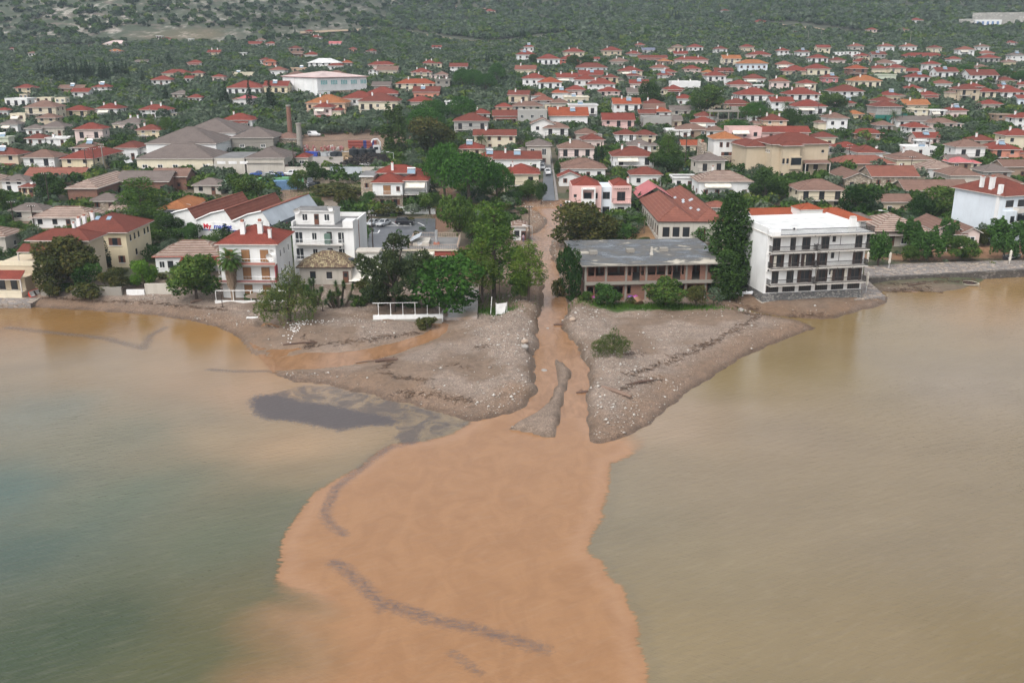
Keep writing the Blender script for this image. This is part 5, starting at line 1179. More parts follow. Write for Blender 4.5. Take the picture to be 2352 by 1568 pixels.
def stone_house():
 p0=GV(858,478);p1=GV(926,478);D=9
 r,W=frame(p0,p1,D,'house','stone and white house with several red hip roofs, left of the umbrella pine clump','house','houses of the town')
 b=MB();b.box(0,W,0,D,-2.5,3.3,1,skip='b');b.box(0,W,.003,D,3.3,6.3,0);b.box(W-.01,W+6,1.5,D+4,-2.5,3.3,1,skip='b');b.box(W-.01,W+6,1.5,D+4,3.3,6.6,0);b.box(-3.2,0,2,D+3,-2.5,7.6,1,skip='b');b.build('wall',[WALL['white'],WALL['stone']],r)
 for w_,d_,loc,rc in((W,D,(0,0,6.3),'red'),(6.0,D+2.5,(W,1.5,6.6),'red'),(W+3,7,(0,D-1,7.7),'red')):bb,_=hip_roof(w_,d_,0,.42,.5);rf=bb.build('roof',[ROOF[rc],M_FASC],r,loc=loc)
 b=MB();b.box(-3.6,.2,1.6,D+3.3,7.6,7.9,1,0);b.build('roof',[ROOF['felt'],WALL['white']],r);b=MB();b.box(W-4,W+3,D,D+4,6.6,7.7,0);b.build('attic_wall',WALL['white'],r)
 chimney(rf,4,1,1.6,.9);heater(r,W+2.0,3.2,8.2);opening(r,'tan',W*.48,4.6,1.9,2.3);opening(r,'shut',W*.85,4.8,.9,1.3);opening(r,'door',W*.3,1.2,1.2,2.2);opening(r,'shut',W*.75,1.5,2.2,1.5);balcony(r,W*.1,W*.95,3.4,.9,rail=M_WRAIL,step=.3)
 opening(r,'shut',W+2.6,1.6,2.2,1.8,y=1.5);awning(r,W+.6,W+5.6,6.3,1.6,1.0,y=1.5);b=MB();b.box(W+.2,W+5.8,.3,1.48,3.25,3.42,0);s=b.build('balcony',M_SLAB,r);b=MB();railing(b,W+.3,W+5.7,.35,1.45,3.42);b.build('railing',M_RAIL,s)
 for z in(5.4,1.8):opening(r,'shut',-1.8,z,1.0,1.2,y=2)
stone_house()

def blue_house():
 p0=GV(2290,560);p1=GV(2375,552);D=14
 r,W=frame(p0,p1,D,'house','tall bluish white three-storey house with red hip roof at the right shore','house','houses of the town')
 b=MB();b.box(0,W,0,D,-2.5,10.2,0,skip='b');b.box(0,2.8,-1.3,0,-2.5,7.2,0,skip='b');b.build('wall',WALL['bluewhite'],r);bb,_=hip_roof(W,D,10.2,.48,.6);rf=bb.build('roof',[ROOF['redbrown'],M_FASC],r)
 b=MB();b.box(-.3,.45,1,1.8,4.2,12.6,0);b.build('chimney',WALL['white'],r);chimney(rf,1.2,5,12.4,1.2);chimney(rf,.8,7.4,12.4,1.0)
 for z in(8.6,5.4):
  for x in(1.7,5.0):opening(r,'dark',x,z,2.1 if z>8 else 1.1,1.5,y=-1.3 if z<7 and x<2.5 else 0)
 balcony(r,2.9,W,6.9,1.5,solid=True);balcony(r,2.9,W,3.7,1.5);opening(r,'french',3.8,4.9,1.0,2.1);opening(r,'dark',6,5.2,1.4,1.4);opening(r,'dark',4,1.6,1.5,1.6)
blue_house()

def pink_cottage():
 p0=GV(2145,566);p1=GV(2236,566);D=11
 r,W=frame(p0,p1,D,'cottage','pale pink single-storey cottage with double gables facing the promenade trees','cottage');H=3.4;w1=W*.62
 wall_box(w1,D,H,'gablef',.5).build('wall',WALL['palepink'],r);b=wall_box(W*.42,D-2,H-.3,'gablef',.5);b.build('wing_wall',WALL['palepink'],r,loc=(w1+.01,-1.2,0))
 bb,_=hip_roof(w1,D,H,.5,.55,kind='gablef');bb.build('roof',[ROOF['brown'],M_FASC],r);bb,_=hip_roof(W*.42,D-2,H-.3,.5,.5,kind='gablef');bb.build('roof',[ROOF['brown'],M_FASC],r,loc=(w1+.01,-1.2,0))
 tiled_canopy(r,w1*.35,w1+1,H,1.8,.5,ROOF['brown'],zb=-1);b=MB();b.box(w1*.4,w1*.95,-.06,.0,.5,2.7,0);b.build('window',M_PANE,r);opening(r,'win',w1+W*.2,1.6,2.0,1.6,y=-1.2)
 b=MB();b.box(-6.5,0,.5,8,-2,2.6,0,skip='b');b.build('annex_wall',WALL['offwhite'],r)
pink_cottage()
def ruin():
 p0=GV(2005,566);p1=GV(2128,566);D=13
 r,W=frame(p0,p1,D,'old_house','run-down single-storey house with broken striped roof, left of the pink cottage','house');H=3.2
 wall_box(W,D,H,'hip').build('wall',WALL['offwhite'],r);bb,_=hip_roof(W,D,H,.42,.7);bb.build('roof',[ROOF['striped'],M_DARKW],r);bb,_=hip_roof(W*.8,8,0,.42,.6);bb.build('roof',[ROOF['grey'],M_DARKW],r,loc=(-W*.42,7,3.4));b=MB();b.box(-W*.4,W*.36,7.2,14.6,-2,3.4,0);b.build('rear_wall',WALL['offwhite'],r)
 tiled_canopy(r,-.2,W+.3,H-.1,1.6,.35,ROOF['grey'],zb=-.5)
 for x,k in((1.2,'french'),(3.8,'door'),(6.5,'win'),(9.0,'door'),(11.0,'dark')):
  if x<W:opening(r,k,x,1.2,1.3,2.2 if k!='win' else 1.4)
ruin()
def long_low_house():
 p0=GV(360,625);p1=GV(512,622)
 r,W=frame(p0,p1,8.5,'house','low white house under a striped red-edged hip roof, between the yellow and palm houses','house','houses of the town');wall_box(W,8.5,3.0,'hip').build('wall',WALL['white'],r);bb,_=hip_roof(W,8.5,3.0,.48,.5);bb.build('roof',[ROOF['striped'],plain('red_eave_board',(.4,.09,.06),.7)],r);tiled_canopy(r,W*.4,W,2.9,2.4,.6,ROOF['red'],zb=-1)
 for x,k in((1.2,'win'),(2.8,'dark'),(6,'door'),(9,'win')):opening(r,k,x,1.5,1.1,1.4)
long_low_house()
def big_hall():
 p0=GV(652,222);p1=GV(729,231);a=R(-14)
 c=GV(731,232);W=27;p1=c+Vector((math.cos(R(43)),math.sin(R(43)),0))*W;D=31
 r,W=frame(c,p1,D,'hall','long white school hall with pale sheet roof and blue window bands','hall');H=10.2
 b=MB();b.box(0,W,0,D,-4,H,0,skip='b');b.box(-.05,W*.98,-.06,0,-4,4.4,1);b.build('wall',[WALL['white'],WALL['stone']],r);b=MB();b.box(0,W*.3,-.1,-.06,-3,4.2,0);b.build('render_panel',WALL['white'],r)
 bb,_=hip_roof(W,D,H,.16,.7);bb.build('roof',[ROOF['pinkish'],plain('dark_red_gutter',(.3,.08,.07),.6)],r);tq=plain('turquoise_glass',(.22,.42,.42),.2)
 for k in range(5):
  x=W*(.07+.2*k);b=MB();b.box(x-.1,x+W*.13+.1,-.1,.0,6.9,9.2,1)
  for j in range(4):b.poly([(x+j*W*.0325,-.105,7.1),(x+j*W*.0325+W*.027,-.105,7.1),(x+j*W*.0325+W*.027,-.105,9.0),(x+j*W*.0325,-.105,9.0)],0)
  b.build('window',[tq,M_FRAME],r)
 for k in range(4):b=MB();b.box(-.15,0,D*(.1+.27*k),D*(.1+.27*k)+.4,-3,H,0);b.build('pilaster',WALL['white'],r)
 b=MB();b.box(W*.24,W*.43,-.18,-.1,1.5,4.0,0);b.build('window',M_PANE,r);b=MB();b.box(W*.66,W*.8,-.18,-.1,1.8,4.2,0);b.build('window',M_PANE,r);opening(r,'dark',W*.92,.5,2.0,3.5)
big_hall()
def museum():
 c=GV(1842,420);s=pxm(c);p0=GV(1768,414);p1=p0+Vector((135/s,2,0))
 r,W=frame(p0,p1,13,'museum','large beige plastered building with bay window and brown hip roof','public building');H=10.0
 b=MB();b.box(0,W,0,13,-4,H,0,skip='b');b.box(W*.14,W*.44,-2.2,0,-4,H-.2,0,skip='b');b.box(-5.5,0,5,18,-4,H-1.0,0,skip='b');b.build('wall',WALL['beige'],r)
 bb,_=hip_roof(W,13,H,.36,.7);bb.build('roof',[ROOF['redbrown'],M_FASC],r);bb,_=hip_roof(6.5,13,0,.36,.6);bb.build('roof',[ROOF['redbrown'],M_FASC],r,loc=(-5.7,5,H-1.0));bb,_=hip_roof(W*.32,4,0,.36,.6);bb.build('roof',[ROOF['redbrown'],M_FASC],r,loc=(W*.13,-2.4,H-.2))
 b=MB();b.box(W*.26,W*.46,-3.1,-2.2,3.4,7.0,0);bw=b.build('bay_window',WALL['beige'],r);b=MB();b.box(W*.27,W*.45,-3.16,-3.1,4.6,6.6,0);b.build('glazing',M_PANE,bw)
 tiled_canopy(r,W*.55,W,5.6,2.4,.7,ROOF['brown'],zb=1.5);opening(r,'french',W*.62,3.4,1.8,2.2);opening(r,'dark',W*.8,3.6,1.4,1.4);opening(r,'dark',W*.9,8,.8,.8)
 for k in range(2):opening(r,'dark',W*.16+k*1.2,5.6,.7,1.5,y=-2.2)
 for k in range(4):opening(r,'dark',W*.15+k*1.7,1.5,.7,1.5,y=-2.2)
 for k in range(3):opening(r,'win',2+1.2*k,8.0,.6,.9,'l',-5.5,13)
museum()
# ------------------------------------------------------------ houses of the town: wall columns, eave row, ground row, what singles it out
H_=house
# left side, middle distance
H_(0,27,255,272,'at the left edge behind the pale modern block','red','white',1)
H_(72,149,249,291,'with dark balconies, below the pale modern block','brown','cream',3,o='BLC',win='dark',yaw=4)
H_(32,73,266,293,'awning-hung wing beside the three-storey cream house','felt','cream',2,'flat',o='AP')
H_(94,142,273,296,'cube-like, in front of the three-storey cream house','brown','beige',2)
H_(22,82,231,256,'modern block with terraces at far left','white','white',2,'flat',o='PB')
H_(86,131,229,248,'middle part of the pale modern terrace row','white','cream',2,'flat',o='P')
H_(132,160,229,252,'right end of the pale modern terrace row','white','cream',2,'flat',o='P')
H_(50,70,221,240,'stair tower rising above the modern terraces','white','beige',2,'flat',o='P')
H_(9,55,287,308,'small with white awning below the three-storey cream house','grey','white',1,o='A')
H_(66,108,297,315,'old, low, left of its longer grey-roofed neighbour','grey','white',1)
H_(104,165,294,314,'old and long with patched roof, beside olives','grey','offwhite',1)
H_(68,118,322,336,'arched porch joined to a white flat box','redbrown','white',1)
H_(114,172,320,336,'blank white box with overhanging slab roof','white','white',1,'flat',o='C')
H_(-4,32,318,342,'at the left edge with a solar heater','felt','green',1,'flat',o='S')
H_(-8,66,358,394,'with a vine-shaded corner at the left edge','redbrown','beige',2,o='VCS')
H_(68,150,364,402,'with two wide open verandas facing the shore','brown','white',2,o='BL',win='dark')
H_(158,278,366,399,'with strip windows and a long side canopy','red','yellow',2,asp=2.3,win='dark')
H_(162,238,343,358,'low, behind the strip-windowed yellow house','brown','white',1,o='S')
H_(276,360,342,368,'low with white gutter, beside the parked cars','redbrown','white',1,asp=1.0)
H_(322,380,301,324,'alone among olives, left of the factory','redbrown','yellow',2,o='BC')
H_(330,424,255,275,'wide with twin chimneys among cypresses','red','white',2,o='CC',asp=.5)
H_(158,216,256,279,'left half of a joined pair with shaded balcony','red','yellow',2,o='B')
H_(216,288,252,279,'right half of a joined pair with two chimneys','red','white',2,o='CCA')
H_(43,87,204,222,'alone among trees at far left','red','yellow',2,o='B')
H_(142,200,208,216,'long and low with a roof-mounted solar panel','brown','brown',1,asp=.5,o='S')
H_(170,214,213,225,'bright, in front of the long low brown one','red','white',1)
H_(220,272,202,218,'with a small pavilion wing above the olives','red','white',2,o='CS')
H_(378,440,170,182,'largest of the cluster under lone cypress','red','cream',1,asp=.6)
H_(352,402,187,196,'with a flat white porch slab','red','white',1)
H_(428,455,184,192,'small, right end of the cypress cluster','red','white',1)
H_(441,472,171,180,'behind the cypress cluster, wide eaves','red','cream',1)
H_(434,469,146,156,'with three dark porch bays high in the grove','red','white',1,o='V')
H_(480,510,122,133,'high in the grove with two chimneys','red','yellow',2,o='CC')
H_(314,342,145,152,'long barn beside the dark cypress rows','grey','grey',1,'gable',asp=.5)
H_(491,519,178,190,'small cube left of the flat cream villa','red','palepink',1)
H_(520,588,170,183,'with water tanks on the roof, upper left','white','cream',1,'flat',o='SP',asp=.5)
H_(528,612,204,230,'broad with balconies behind two dark cypresses','red','white',2,o='BBL',win='dark')
H_(538,588,228,248,'under a raspberry sheet roof behind cypresses','magenta','white',1)
H_(612,669,200,228,'tall, left of the long school hall','red','yellow',2,o='SB',win='dark')
H_(400,439,218,229,'pale, left neighbour of a little white house','grey','offwhite',1)
H_(435,470,226,238,'little, beside white parked vans','red','white',1)
H_(517,592,278,299,'square with front canopy amid olives','red','white',1,o='CV')
H_(246,298,104,109,'long hall high on the slope','pinkish','white',1,asp=.6)
H_(255,290,119,127,'skeleton with open arches','orange','concrete',2,asp=.5)
H_(374,394,92,98,'tiny, below the cleared orange cut','red','palepink',1)
H_(361,374,88,91,'tiny white box below the orange cut','white','white',1,'flat')
H_(434,446,94,98,'tiny white box right of the orange cut','white','white',1,'flat')
H_(25,35,118,121,'tiny roof far left in the grove','red','white',1)
H_(68,86,126,132,'tiny with stepped terrace far left','brown','white',1)
H_(551,569,126,131,'low white row in the upper grove','white','white',1,'flat')
H_(572,604,103,110,'left of three clustered upper-grove roofs','red','white',1)
H_(612,636,103,109,'right of three clustered upper-grove roofs','red','palepink',1)
H_(590,612,96,101,'uppermost of three clustered upper-grove roofs','brown','white',1)
# centre, upper band
H_(666,695,113,129,'unfinished pagoda-like house with stacked roofs','redbrown','brown',3,o='BB')
H_(671,698,127,133,'low annex under the pagoda-like house','brown','brick',1)
H_(702,734,127,138,'right of the pagoda-like house','red','white',1,o='C')
H_(714,740,87,95,'high with bright walls under the long road cut','red','white',2,o='CC')
H_(702,720,77,80,'tiny flat roof under the road cut','red','brown',1)
H_(757,785,102,111,'with raspberry roof high in the grove','magenta','white',2)
H_(836,867,119,128,'open ground-floor shell with bare columns','red','grey',2,win='dark')
H_(803,820,118,122,'small, beside a white tank','red','salmon',1)
H_(994,1013,111,118,'alone, blue-tinted, in the central grove','red','bluewhite',2)
H_(1040,1055,71,77,'tiny and alone on the central slope','brown','palepink',1)
H_(1104,1122,23,31,'upper block of a pale pair near the top','brown','cream',2)
H_(1113,1137,27,36,'lower block of a pale pair near the top','red','cream',2)
H_(1038,1052,20,22,'tiny roof near the top centre','brown','white',1)
H_(599,624,140,148,'white, upper one of two beside orange roof','redbrown','white',1)
H_(607,638,149,153,'sunken so only its roof shows','bright','salmon',1)
H_(672,710,158,168,'long, salmon, with tank on the roof','felt','peach',1,'flat',o='S')
H_(713,782,146,162,'glaring white hotel with pale peaked roofs','white','white',2,asp=.6)
H_(757,792,152,163,'red cap wing before the glaring white hotel','red','white',1)
H_(785,811,147,155,'behind the glaring white hotel','bright','grey',1,o='C')
H_(849,908,152,160,'two joined hips over a low wall','red','palepink',1,asp=.5,o='C')
H_(848,869,165,177,'white gable with dark doorway','red','white',2,'gablef')
H_(869,915,163,175,'joined to the white gable with dark doorway','brown','cream',1)
H_(947,992,168,182,'with twin chimneys and ground arcade','red','cream',2,o='CCB')
H_(992,1029,174,183,'low and wide right of the arcade house','brown','palepink',1)
H_(972,1015,147,156,'symmetrical with two chimneys under the grove','red','cream',1,o='CC')
H_(1036,1073,155,172,'with white parapet band, left of cypress group','redbrown','white',2,'gable')
H_(745,804,177,186,'old shed roof behind the school hall','brown','brown',1)
H_(914,998,194,210,'wide, two hips, facing the orchard','bright','cream',2,o='CCB',asp=.5)
H_(1002,1034,185,212,'unrendered with three tall flues','felt','concrete',2,'flat',o='CC')
H_(953,1010,213,229,'with arched blue-framed windows','redbrown','salmon',1,o='SC')
H_(711,803,239,270,'large, peach, behind a pink awninged house','orange','peach',2,o='CB')
H_(726,790,249,282,'with big awnings, front of the peach house','red','palepink',2,o='CCAV',win='shut')
H_(791,868,228,258,'between the peach and the cream house','red','white',2,o='B')
H_(843,918,217,230,'with blue-grey roof end behind the cream house','red','grey',1)
H_(830,920,235,270,'with paired balconies, left of the tall poplars','redbrown','cream',2,o='BCL',win='wfrench')
H_(1025,1056,235,255,'wedged behind the dome-shaped pines','white','white',2,'flat')
# centre-right, upper band
H_(1235,1283,137,160,'left of a red-walled villa','red','white',2,o='B')
H_(1286,1341,138,153,'red-walled villa half hidden by two dark trees','red','red',2)
H_(1357,1375,137,150,'narrow end house right of the two dark trees','red','white',2)
H_(1322,1391,159,166,'vast low roof below the red-walled villa','redbrown','bluewhite',1,asp=.6)
H_(1438,1471,125,136,'grey walled with chimney in the middle grove','red','grey',2,o='CC')
H_(1474,1502,117,128,'only one with a slate roof in the grove','blue','white',2,o='B')
H_(1466,1528,135,147,'long open porch on columns','redbrown','grey',1,asp=.4,o='V')
H_(1511,1546,145,151,'low new roof below the long porch','orange','brown',1)
H_(1546,1577,125,135,'twin-chimneyed, left of the balcony house','red','white',1,o='CC')
H_(1577,1612,110,128,'with wide balcony high in the middle grove','red','white',2,o='BL',win='dark')
H_(1551,1622,139,152,'stretched, three hips and small arches','red','palepink',1,asp=.4,o='CC')
H_(1638,1679,114,130,'with brown verandas above the apartment row','redbrown','white',2,o='BC')
H_(1655,1697,137,161,'with tiered roofs, left of the long apartment row','orange','cream',3,o='BC')
H_(1691,1757,148,175,'long apartment row with orange roofs','orange','bluewhite',2,asp=.55)
H_(1698,1765,127,138,'many-gabled, above the long apartment row','red','palepink',1,asp=.5,o='CC')
H_(1442,1465,84,90,'cut into the slope with two chimneys','red','white',1,o='CC')
H_(1458,1479,107,112,'brown, dug in above the slate roof','red','brown',1,o='C')
H_(1655,1672,26,39,'white tower-like and alone near the top','redbrown','white',3)
H_(1725,1762,53,64,'pink twin-roofed pair on the upper slope','red','pink',2)
H_(1276,1296,64,69,'ruin-like and brown on the upper slope','redbrown','brown',1)
H_(1448,1462,13,18,'the highest, where two slopes meet','red','white',1)
H_(1300,1314,90,93,'roof-only in the grove right of cypress pair','red','brown',1)
H_(1661,1673,93,96,'tiny with a tall white flue','red','palepink',1,o='C')
H_(1579,1592,65,68,'tiny half-roof under the cypress trio','redbrown','brown',1)
H_(1698,1712,96,99,'one of two tiny right-grove roofs, browner','brown','white',1)
H_(1728,1744,98,101,'one of two tiny right-grove roofs','red','palepink',1)
H_(1202,1252,182,211,'tall and square with paired windows','red','white',2,o='CC',win='dark')
H_(1238,1287,191,216,'pergola terrace beside the tall square one','bright','white',2,o='B')
H_(1278,1324,180,197,'with awning, behind the pergola house','red','white',1,o='CCA')
H_(1330,1382,174,187,'topped with a solar tank, second row','red','brown',1,o='SC')
H_(1321,1387,185,212,'largest white block of the second row','red','white',2)
H_(1348,1409,195,217,'with an outside stair, second row','red','white',2,o='C')
H_(1385,1431,180,199,'sunny yellow with a dark loggia','redbrown','yellow',2,o='BC')
H_(1374,1421,212,230,'with brown panels below its balcony','red','palepink',2,o='BLC',win='dark')
H_(1420,1472,165,180,'with white awning and two flues','red','cream',2,o='CCA')
H_(1438,1484,177,186,'dark-roofed with tank and tall flues','redbrown','grey',1,o='SCC')
H_(1508,1541,174,188,'little white, left of lime-green trees','red','white',2,o='S')
H_(1517,1551,169,177,'peeping over the little white one','red','palepink',1,o='C')
H_(1567,1607,160,175,'pale pink with triple windows','red','palepink',2)
H_(1611,1637,168,184,'under an orange hat at the row end','orange','cream',2)
H_(1616,1678,176,200,'with yellow middle bay and balconies','red','white',2,o='B',win='dark')
H_(1638,1680,166,178,'brown back house behind the yellow bay','redbrown','brown',2,o='C')
H_(1538,1604,191,212,'long white with balustrade and arched doors','white','white',1,'flat',o='PCC',asp=.6)
H_(1511,1566,207,220,'porch-fronted before the long white balustrade','red','cream',1,o='CV')
H_(1548,1590,228,244,'low white beside a big green tree','red','white',1,o='C')
H_(1670,1722,196,211,'domed window and tall hip, right group','red','palepink',1)
H_(1726,1752,200,209,'small white box behind the domed window','white','white',1,'flat')
H_(1686,1769,220,246,'big with corner balconies and tall flue','red','white',2,o='CB')
H_(1661,1718,240,256,'dim with brown porch among palms','redbrown','beige',1,o='CV')
H_(1268,1317,215,232,'blue water tanks on a red roof','bright','white',1,o='S')
H_(1296,1349,225,240,'stacked white flat below the blue tanks','white','cream',1,'flat',o='S')
H_(1306,1368,244,280,'with two slab balconies above the street','felt','white',2,'flat',o='SBL',win='dark')
H_(1406,1466,241,270,'with solar tank and wide open veranda','bright','white',2,o='SBC',win='shut')
H_(1180,1242,245,258,'jumbled old roofs at the street head','brown','offwhite',1,asp=.6,o='C')
H_(1226,1269,232,250,'grey house front under a patchy roof','rust','grey',2)
# right, upper band
H_(1790,1855,165,185,'grey half of a joined pair with balcony','red','beige',2,o='BC')
H_(1843,1900,160,186,'cream half of a joined pair, four windows','red','cream',2,o='B')
H_(1883,1920,180,204,'raspberry wall with yellow corner','red','magenta',2,o='SB')
H_(1940,1985,160,187,'unfinished brick with open balconies','bright','brick',3,o='BBL',win='dark')
H_(1945,2015,188,214,'cream with arch window and balcony','orange','cream',2,o='BC',win='dark')
H_(1898,1975,212,236,'white block before the arch-window house','redbrown','white',2)
H_(1796,1876,219,243,'three tall flues on a broad roof','red','white',2,o='CCCB')
H_(1762,1816,236,262,'behind the date palm, tile roof, blank gable','red','white',2,o='C')
H_(1812,1889,247,280,'with full-width awninged balconies','red','white',2,o='BLA',win='dark')
H_(1994,2034,159,176,'pale yellow with porch, behind green-framed shell','red','cream',1,o='C')
H_(2000,2052,174,190,'shell of green frames and bare brick','felt','green',1,'flat',win='dark')
H_(2032,2075,158,178,'cream with two-tier balcony','red','cream',2,o='BC')
H_(2072,2106,165,175,'joined right of the two-tier balcony','red','white',1)
H_(2076,2128,179,200,'white with deep balcony and solar panel','red','white',2,o='SBL')
H_(2137,2192,167,190,'with two dormer panels and balconies','redbrown','white',2,o='BS')
H_(2208,2282,175,195,'long with grey blank end wall','redbrown','white',2,o='BC')
H_(2245,2289,135,155,'unpainted, above the pine belt','red','grey',2,o='B')
H_(2295,2328,144,157,'yellow above the pine belt','brown','yellow',1,o='CC')
H_(2070,2162,131,143,'long with four linked roofs behind dome pines','red','white',1,asp=.35)
H_(2304,2334,100,109,'isolated with four arched windows, right slope','redbrown','white',2,o='B')
H_(1782,1818,118,135,'cube on the slope at the right','red','white',2,o='C')
H_(1854,1897,135,153,'with rooftop room and arch windows','red','white',2,o='B')
H_(1806,1836,78,87,'alone right of the pink pair','red','white',2,o='C')
H_(1762,1783,86,91,'half hidden, left of a lone white house','red','white',1)
H_(2086,2116,48,62,'white stepped villa high on right slope','red','white',2,o='B')
H_(2058,2084,70,82,'yellow villa below the white stepped one','redbrown','yellow',2)
H_(1989,2012,71,76,'low pinkish roof beside the hill road','red','palepink',1)
H_(1914,1936,123,135,'white stack left end of the terrace village','white','white',2,'flat',o='P')
H_(1940,1968,122,134,'white stack second in the terrace village','felt','white',2,'flat',o='P')
H_(1953,1994,130,142,'cream, under the terrace village stacks','red','cream',2,o='C')
H_(1948,1995,144,152,'low roof beneath the terrace village','red','palepink',1)
H_(1996,2030,127,144,'weathered house, right of terrace village','redbrown','grey',2,o='S')
H_(2006,2052,146,156,'white with step roof, right of terrace village','brown','white',1)
H_(2042,2076,142,152,'flat white wing right of terrace village','white','white',1,'flat',o='P')
H_(2166,2238,208,245,'three-storey with two-tier roof and porches','redbrown','beige',3,o='BC',win='dark')
H_(2234,2280,213,235,'peach with arched ground floor','red','cream',2,o='B')
H_(2282,2346,214,235,'wide white with one arched window','red','white',2,o='BLC')
H_(2213,2266,201,212,'white chimneyed, behind the peach arches','red','palepink',1,o='CC')
H_(2285,2335,186,197,'plain, right of grey blank end wall','redbrown','beige',1)
H_(2282,2332,203,213,'behind the wide white arched-window house','red','pink',1,o='S')
H_(2330,2365,196,210,'cut by the right edge, pink walled','red','palepink',1,o='C')
H_(2325,2366,228,246,'bluish, cut by the right edge','red','bluewhite',1)
H_(2106,2150,220,235,'with slab terrace and white flue','red','cream',1,o='CV')
H_(2243,2294,241,256,'flat terrace house with small red roof','red','offwhite',1)
H_(1938,1978,264,278,'first of two with orange hats and hedge','orange','yellow',1)
H_(1998,2038,265,283,'second of two with orange hats and hedge','orange','yellow',1)
H_(2062,2127,243,260,'broad orange roof behind the netted house','orange','cream',1,o='C')
H_(2150,2212,256,276,'with green shutters and terrace slab','red','palepink',1,o='SCD')
H_(2083,2125,254,277,'blank cream box beside the netted house','felt','cream',2,'flat')
H_(2124,2166,256,276,'white awninged terrace with many pots','white','white',2,'flat',o='ABL')
H_(2312,2370,273,300,'bright white at the right edge','red','white',2,o='C')
H_(2274,2318,266,290,'unfinished brown block with round vents','felt','brown',2,'flat')
# centre, middle band
H_(1191,1253,259,297,'modern with white roof rim and white doors','white','grey',2,'flat',o='P',win='wfrench',asp=.8)
H_(1140,1174,247,260,'small orange-fronted roof at the street head','red','peach',1)
H_(1070,1124,264,276,'rear roof behind the rusty veranda house','red','white',1,o='C')
H_(1136,1190,268,286,'dark veranda under a wide eave','redbrown','brown',1,o='V')
H_(1047,1120,280,316,'old grey with sagging red roof and slab terrace','redbrown','grey',2,o='BL')
H_(1094,1180,313,346,'blank stained wall under a steep gable roof','redbrown','cream',2,'gable',asp=.5,o='C')
H_(1060,1127,343,360,'with solar panels, under a spiky palm','red','beige',1,o='SC')
H_(1141,1236,367,394,'long white wall with two solar heaters','redbrown','white',1,o='SC',asp=.6)
H_(1102,1144,362,382,'wing with twin solar heaters','red','palepink',1,o='S')
H_(1160,1233,401,449,'two brown doors on the balcony, by the pines','red','cream',2,o='BLC',win='french',asp=1.0)
H_(1221,1270,287,324,'white gable over an arched gateway','brown','white',2,'gablef',win='dark')
H_(1250,1302,296,326,'terraced wing of the white gable','brown','white',2,o='BL',win='dark')
H_(1262,1345,268,292,'bright new roof with solar heater','bright','white',1,o='SC')
H_(1284,1360,343,378,'pale pink with enclosed balconies on the street','brown','palepink',2,o='BC',win='wfrench')
H_(1286,1385,389,412,'low white with broad old roof on the street','brown','white',1,asp=.8)
H_(1284,1330,414,428,'little gabled annex on the street','red','white',1,'gablef')
H_(1382,1452,278,305,'pale pink with small paired windows','red','pink',2,o='B')
# right of centre, middle band
H_(1472,1538,273,296,'crumbling flat roof with stair hut','felt','grey',1,'flat',o='P')
H_(1497,1538,259,272,'orange-red roof behind the crumbling one','bright','white',1,o='C')
H_(1466,1502,262,276,'brown tiles left of the crumbling one','redbrown','brown',1)
H_(1476,1524,254,264,'pale hip above the crumbling one','brown','white',1)
H_(1537,1583,257,268,'hidden in greenery, old roof','grey','offwhite',1)
H_(1412,1458,311,339,'white half with iron balcony, cream neighbour','redbrown','white',2,o='B')
H_(1455,1503,312,334,'cream half with blank wall, white neighbour','redbrown','cream',2)
H_(1440,1511,340,352,'lichen-yellow old roof, very low','grey','white',1,asp=.6)
H_(1403,1496,361,400,'brown shutters and awning over the balcony','redbrown','white',2,o='BLACC',win='shut')
H_(1445,1514,403,428,'L-shaped low with washing on the line','redbrown','white',1)
H_(1550,1620,300,316,'several old roofs joined, among trees','brown','brown',1,asp=.7)
H_(1619,1662,302,318,'old with white side wall, under bright pine','brown','white',1)
H_(1526,1582,301,318,'plain white wall above a pink strip','white','white',1,'flat')
H_(1562,1612,337,352,'bright roof left of the stone tower','bright','cream',1)
H_(1662,1740,300,364,'pink flats with laundry rooms on the roof','felt','pink',3,'flat',o='BBAP',asp=.7)
H_(1717,1800,279,304,'peach with two white flues','redbrown','peach',2,o='CC')
H_(1727,1847,307,342,'long pink with tan shutters and skylights','red','pink',2,asp=.4,win='shut')
H_(1592,1716,420,456,'wide striped roof and blue shutters','striped','white',1,o='BAC',asp=.7)
H_(1813,1928,440,482,'arcaded veranda on columns, behind the hotel','brown','cream',2,o='BL',win='french',asp=.8)
H_(1868,1938,274,314,'plain white with one small window','brown','white',2,o='C')
H_(2071,2141,295,323,'wrapped in pink scaffold poles','red','white',2,win='dark')
H_(2090,2152,321,335,'low with solar heater under the scaffold','red','palepink',1,o='S')
H_(2002,2046,291,304,'old hip with dark side wall','brown','grey',1)
H_(2051,2131,281,294,'long old hip left of its twin','grey','white',1,asp=.5)
H_(2125,2208,285,300,'long old hip right of its twin','brown','palepink',1,asp=.5)
H_(1953,2020,313,324,'mass of small red roofs in the trees','red','brown',1,asp=.6)
H_(1890,1966,341,358,'long red roof behind the museum','red','grey',1,asp=.6)
H_(1951,2040,353,374,'veranda of dark glass under a shed roof','redbrown','white',1,o='D',win='french')
H_(2060,2141,343,360,'white with red roof terrace and heater','white','white',1,'flat',o='SP')
H_(2099,2132,330,342,'tiny white flat box above the red terrace','white','white',1,'flat')
H_(2171,2249,340,382,'stepped white side and dark balcony','brown','white',2,o='BL',win='dark')
H_(2249,2350,346,378,'salmon with corner porch and solar panel','red','salmon',2,o='SCB',win='dark')
H_(2217,2276,327,341,'dark red roof behind the stepped white side','redbrown','offwhite',1,o='C')
H_(2036,2130,369,393,'broad old hip with cream gable wall','brown','cream',1,o='CX')
H_(2079,2182,390,415,'striped old roof with arched porch','striped','white',1)
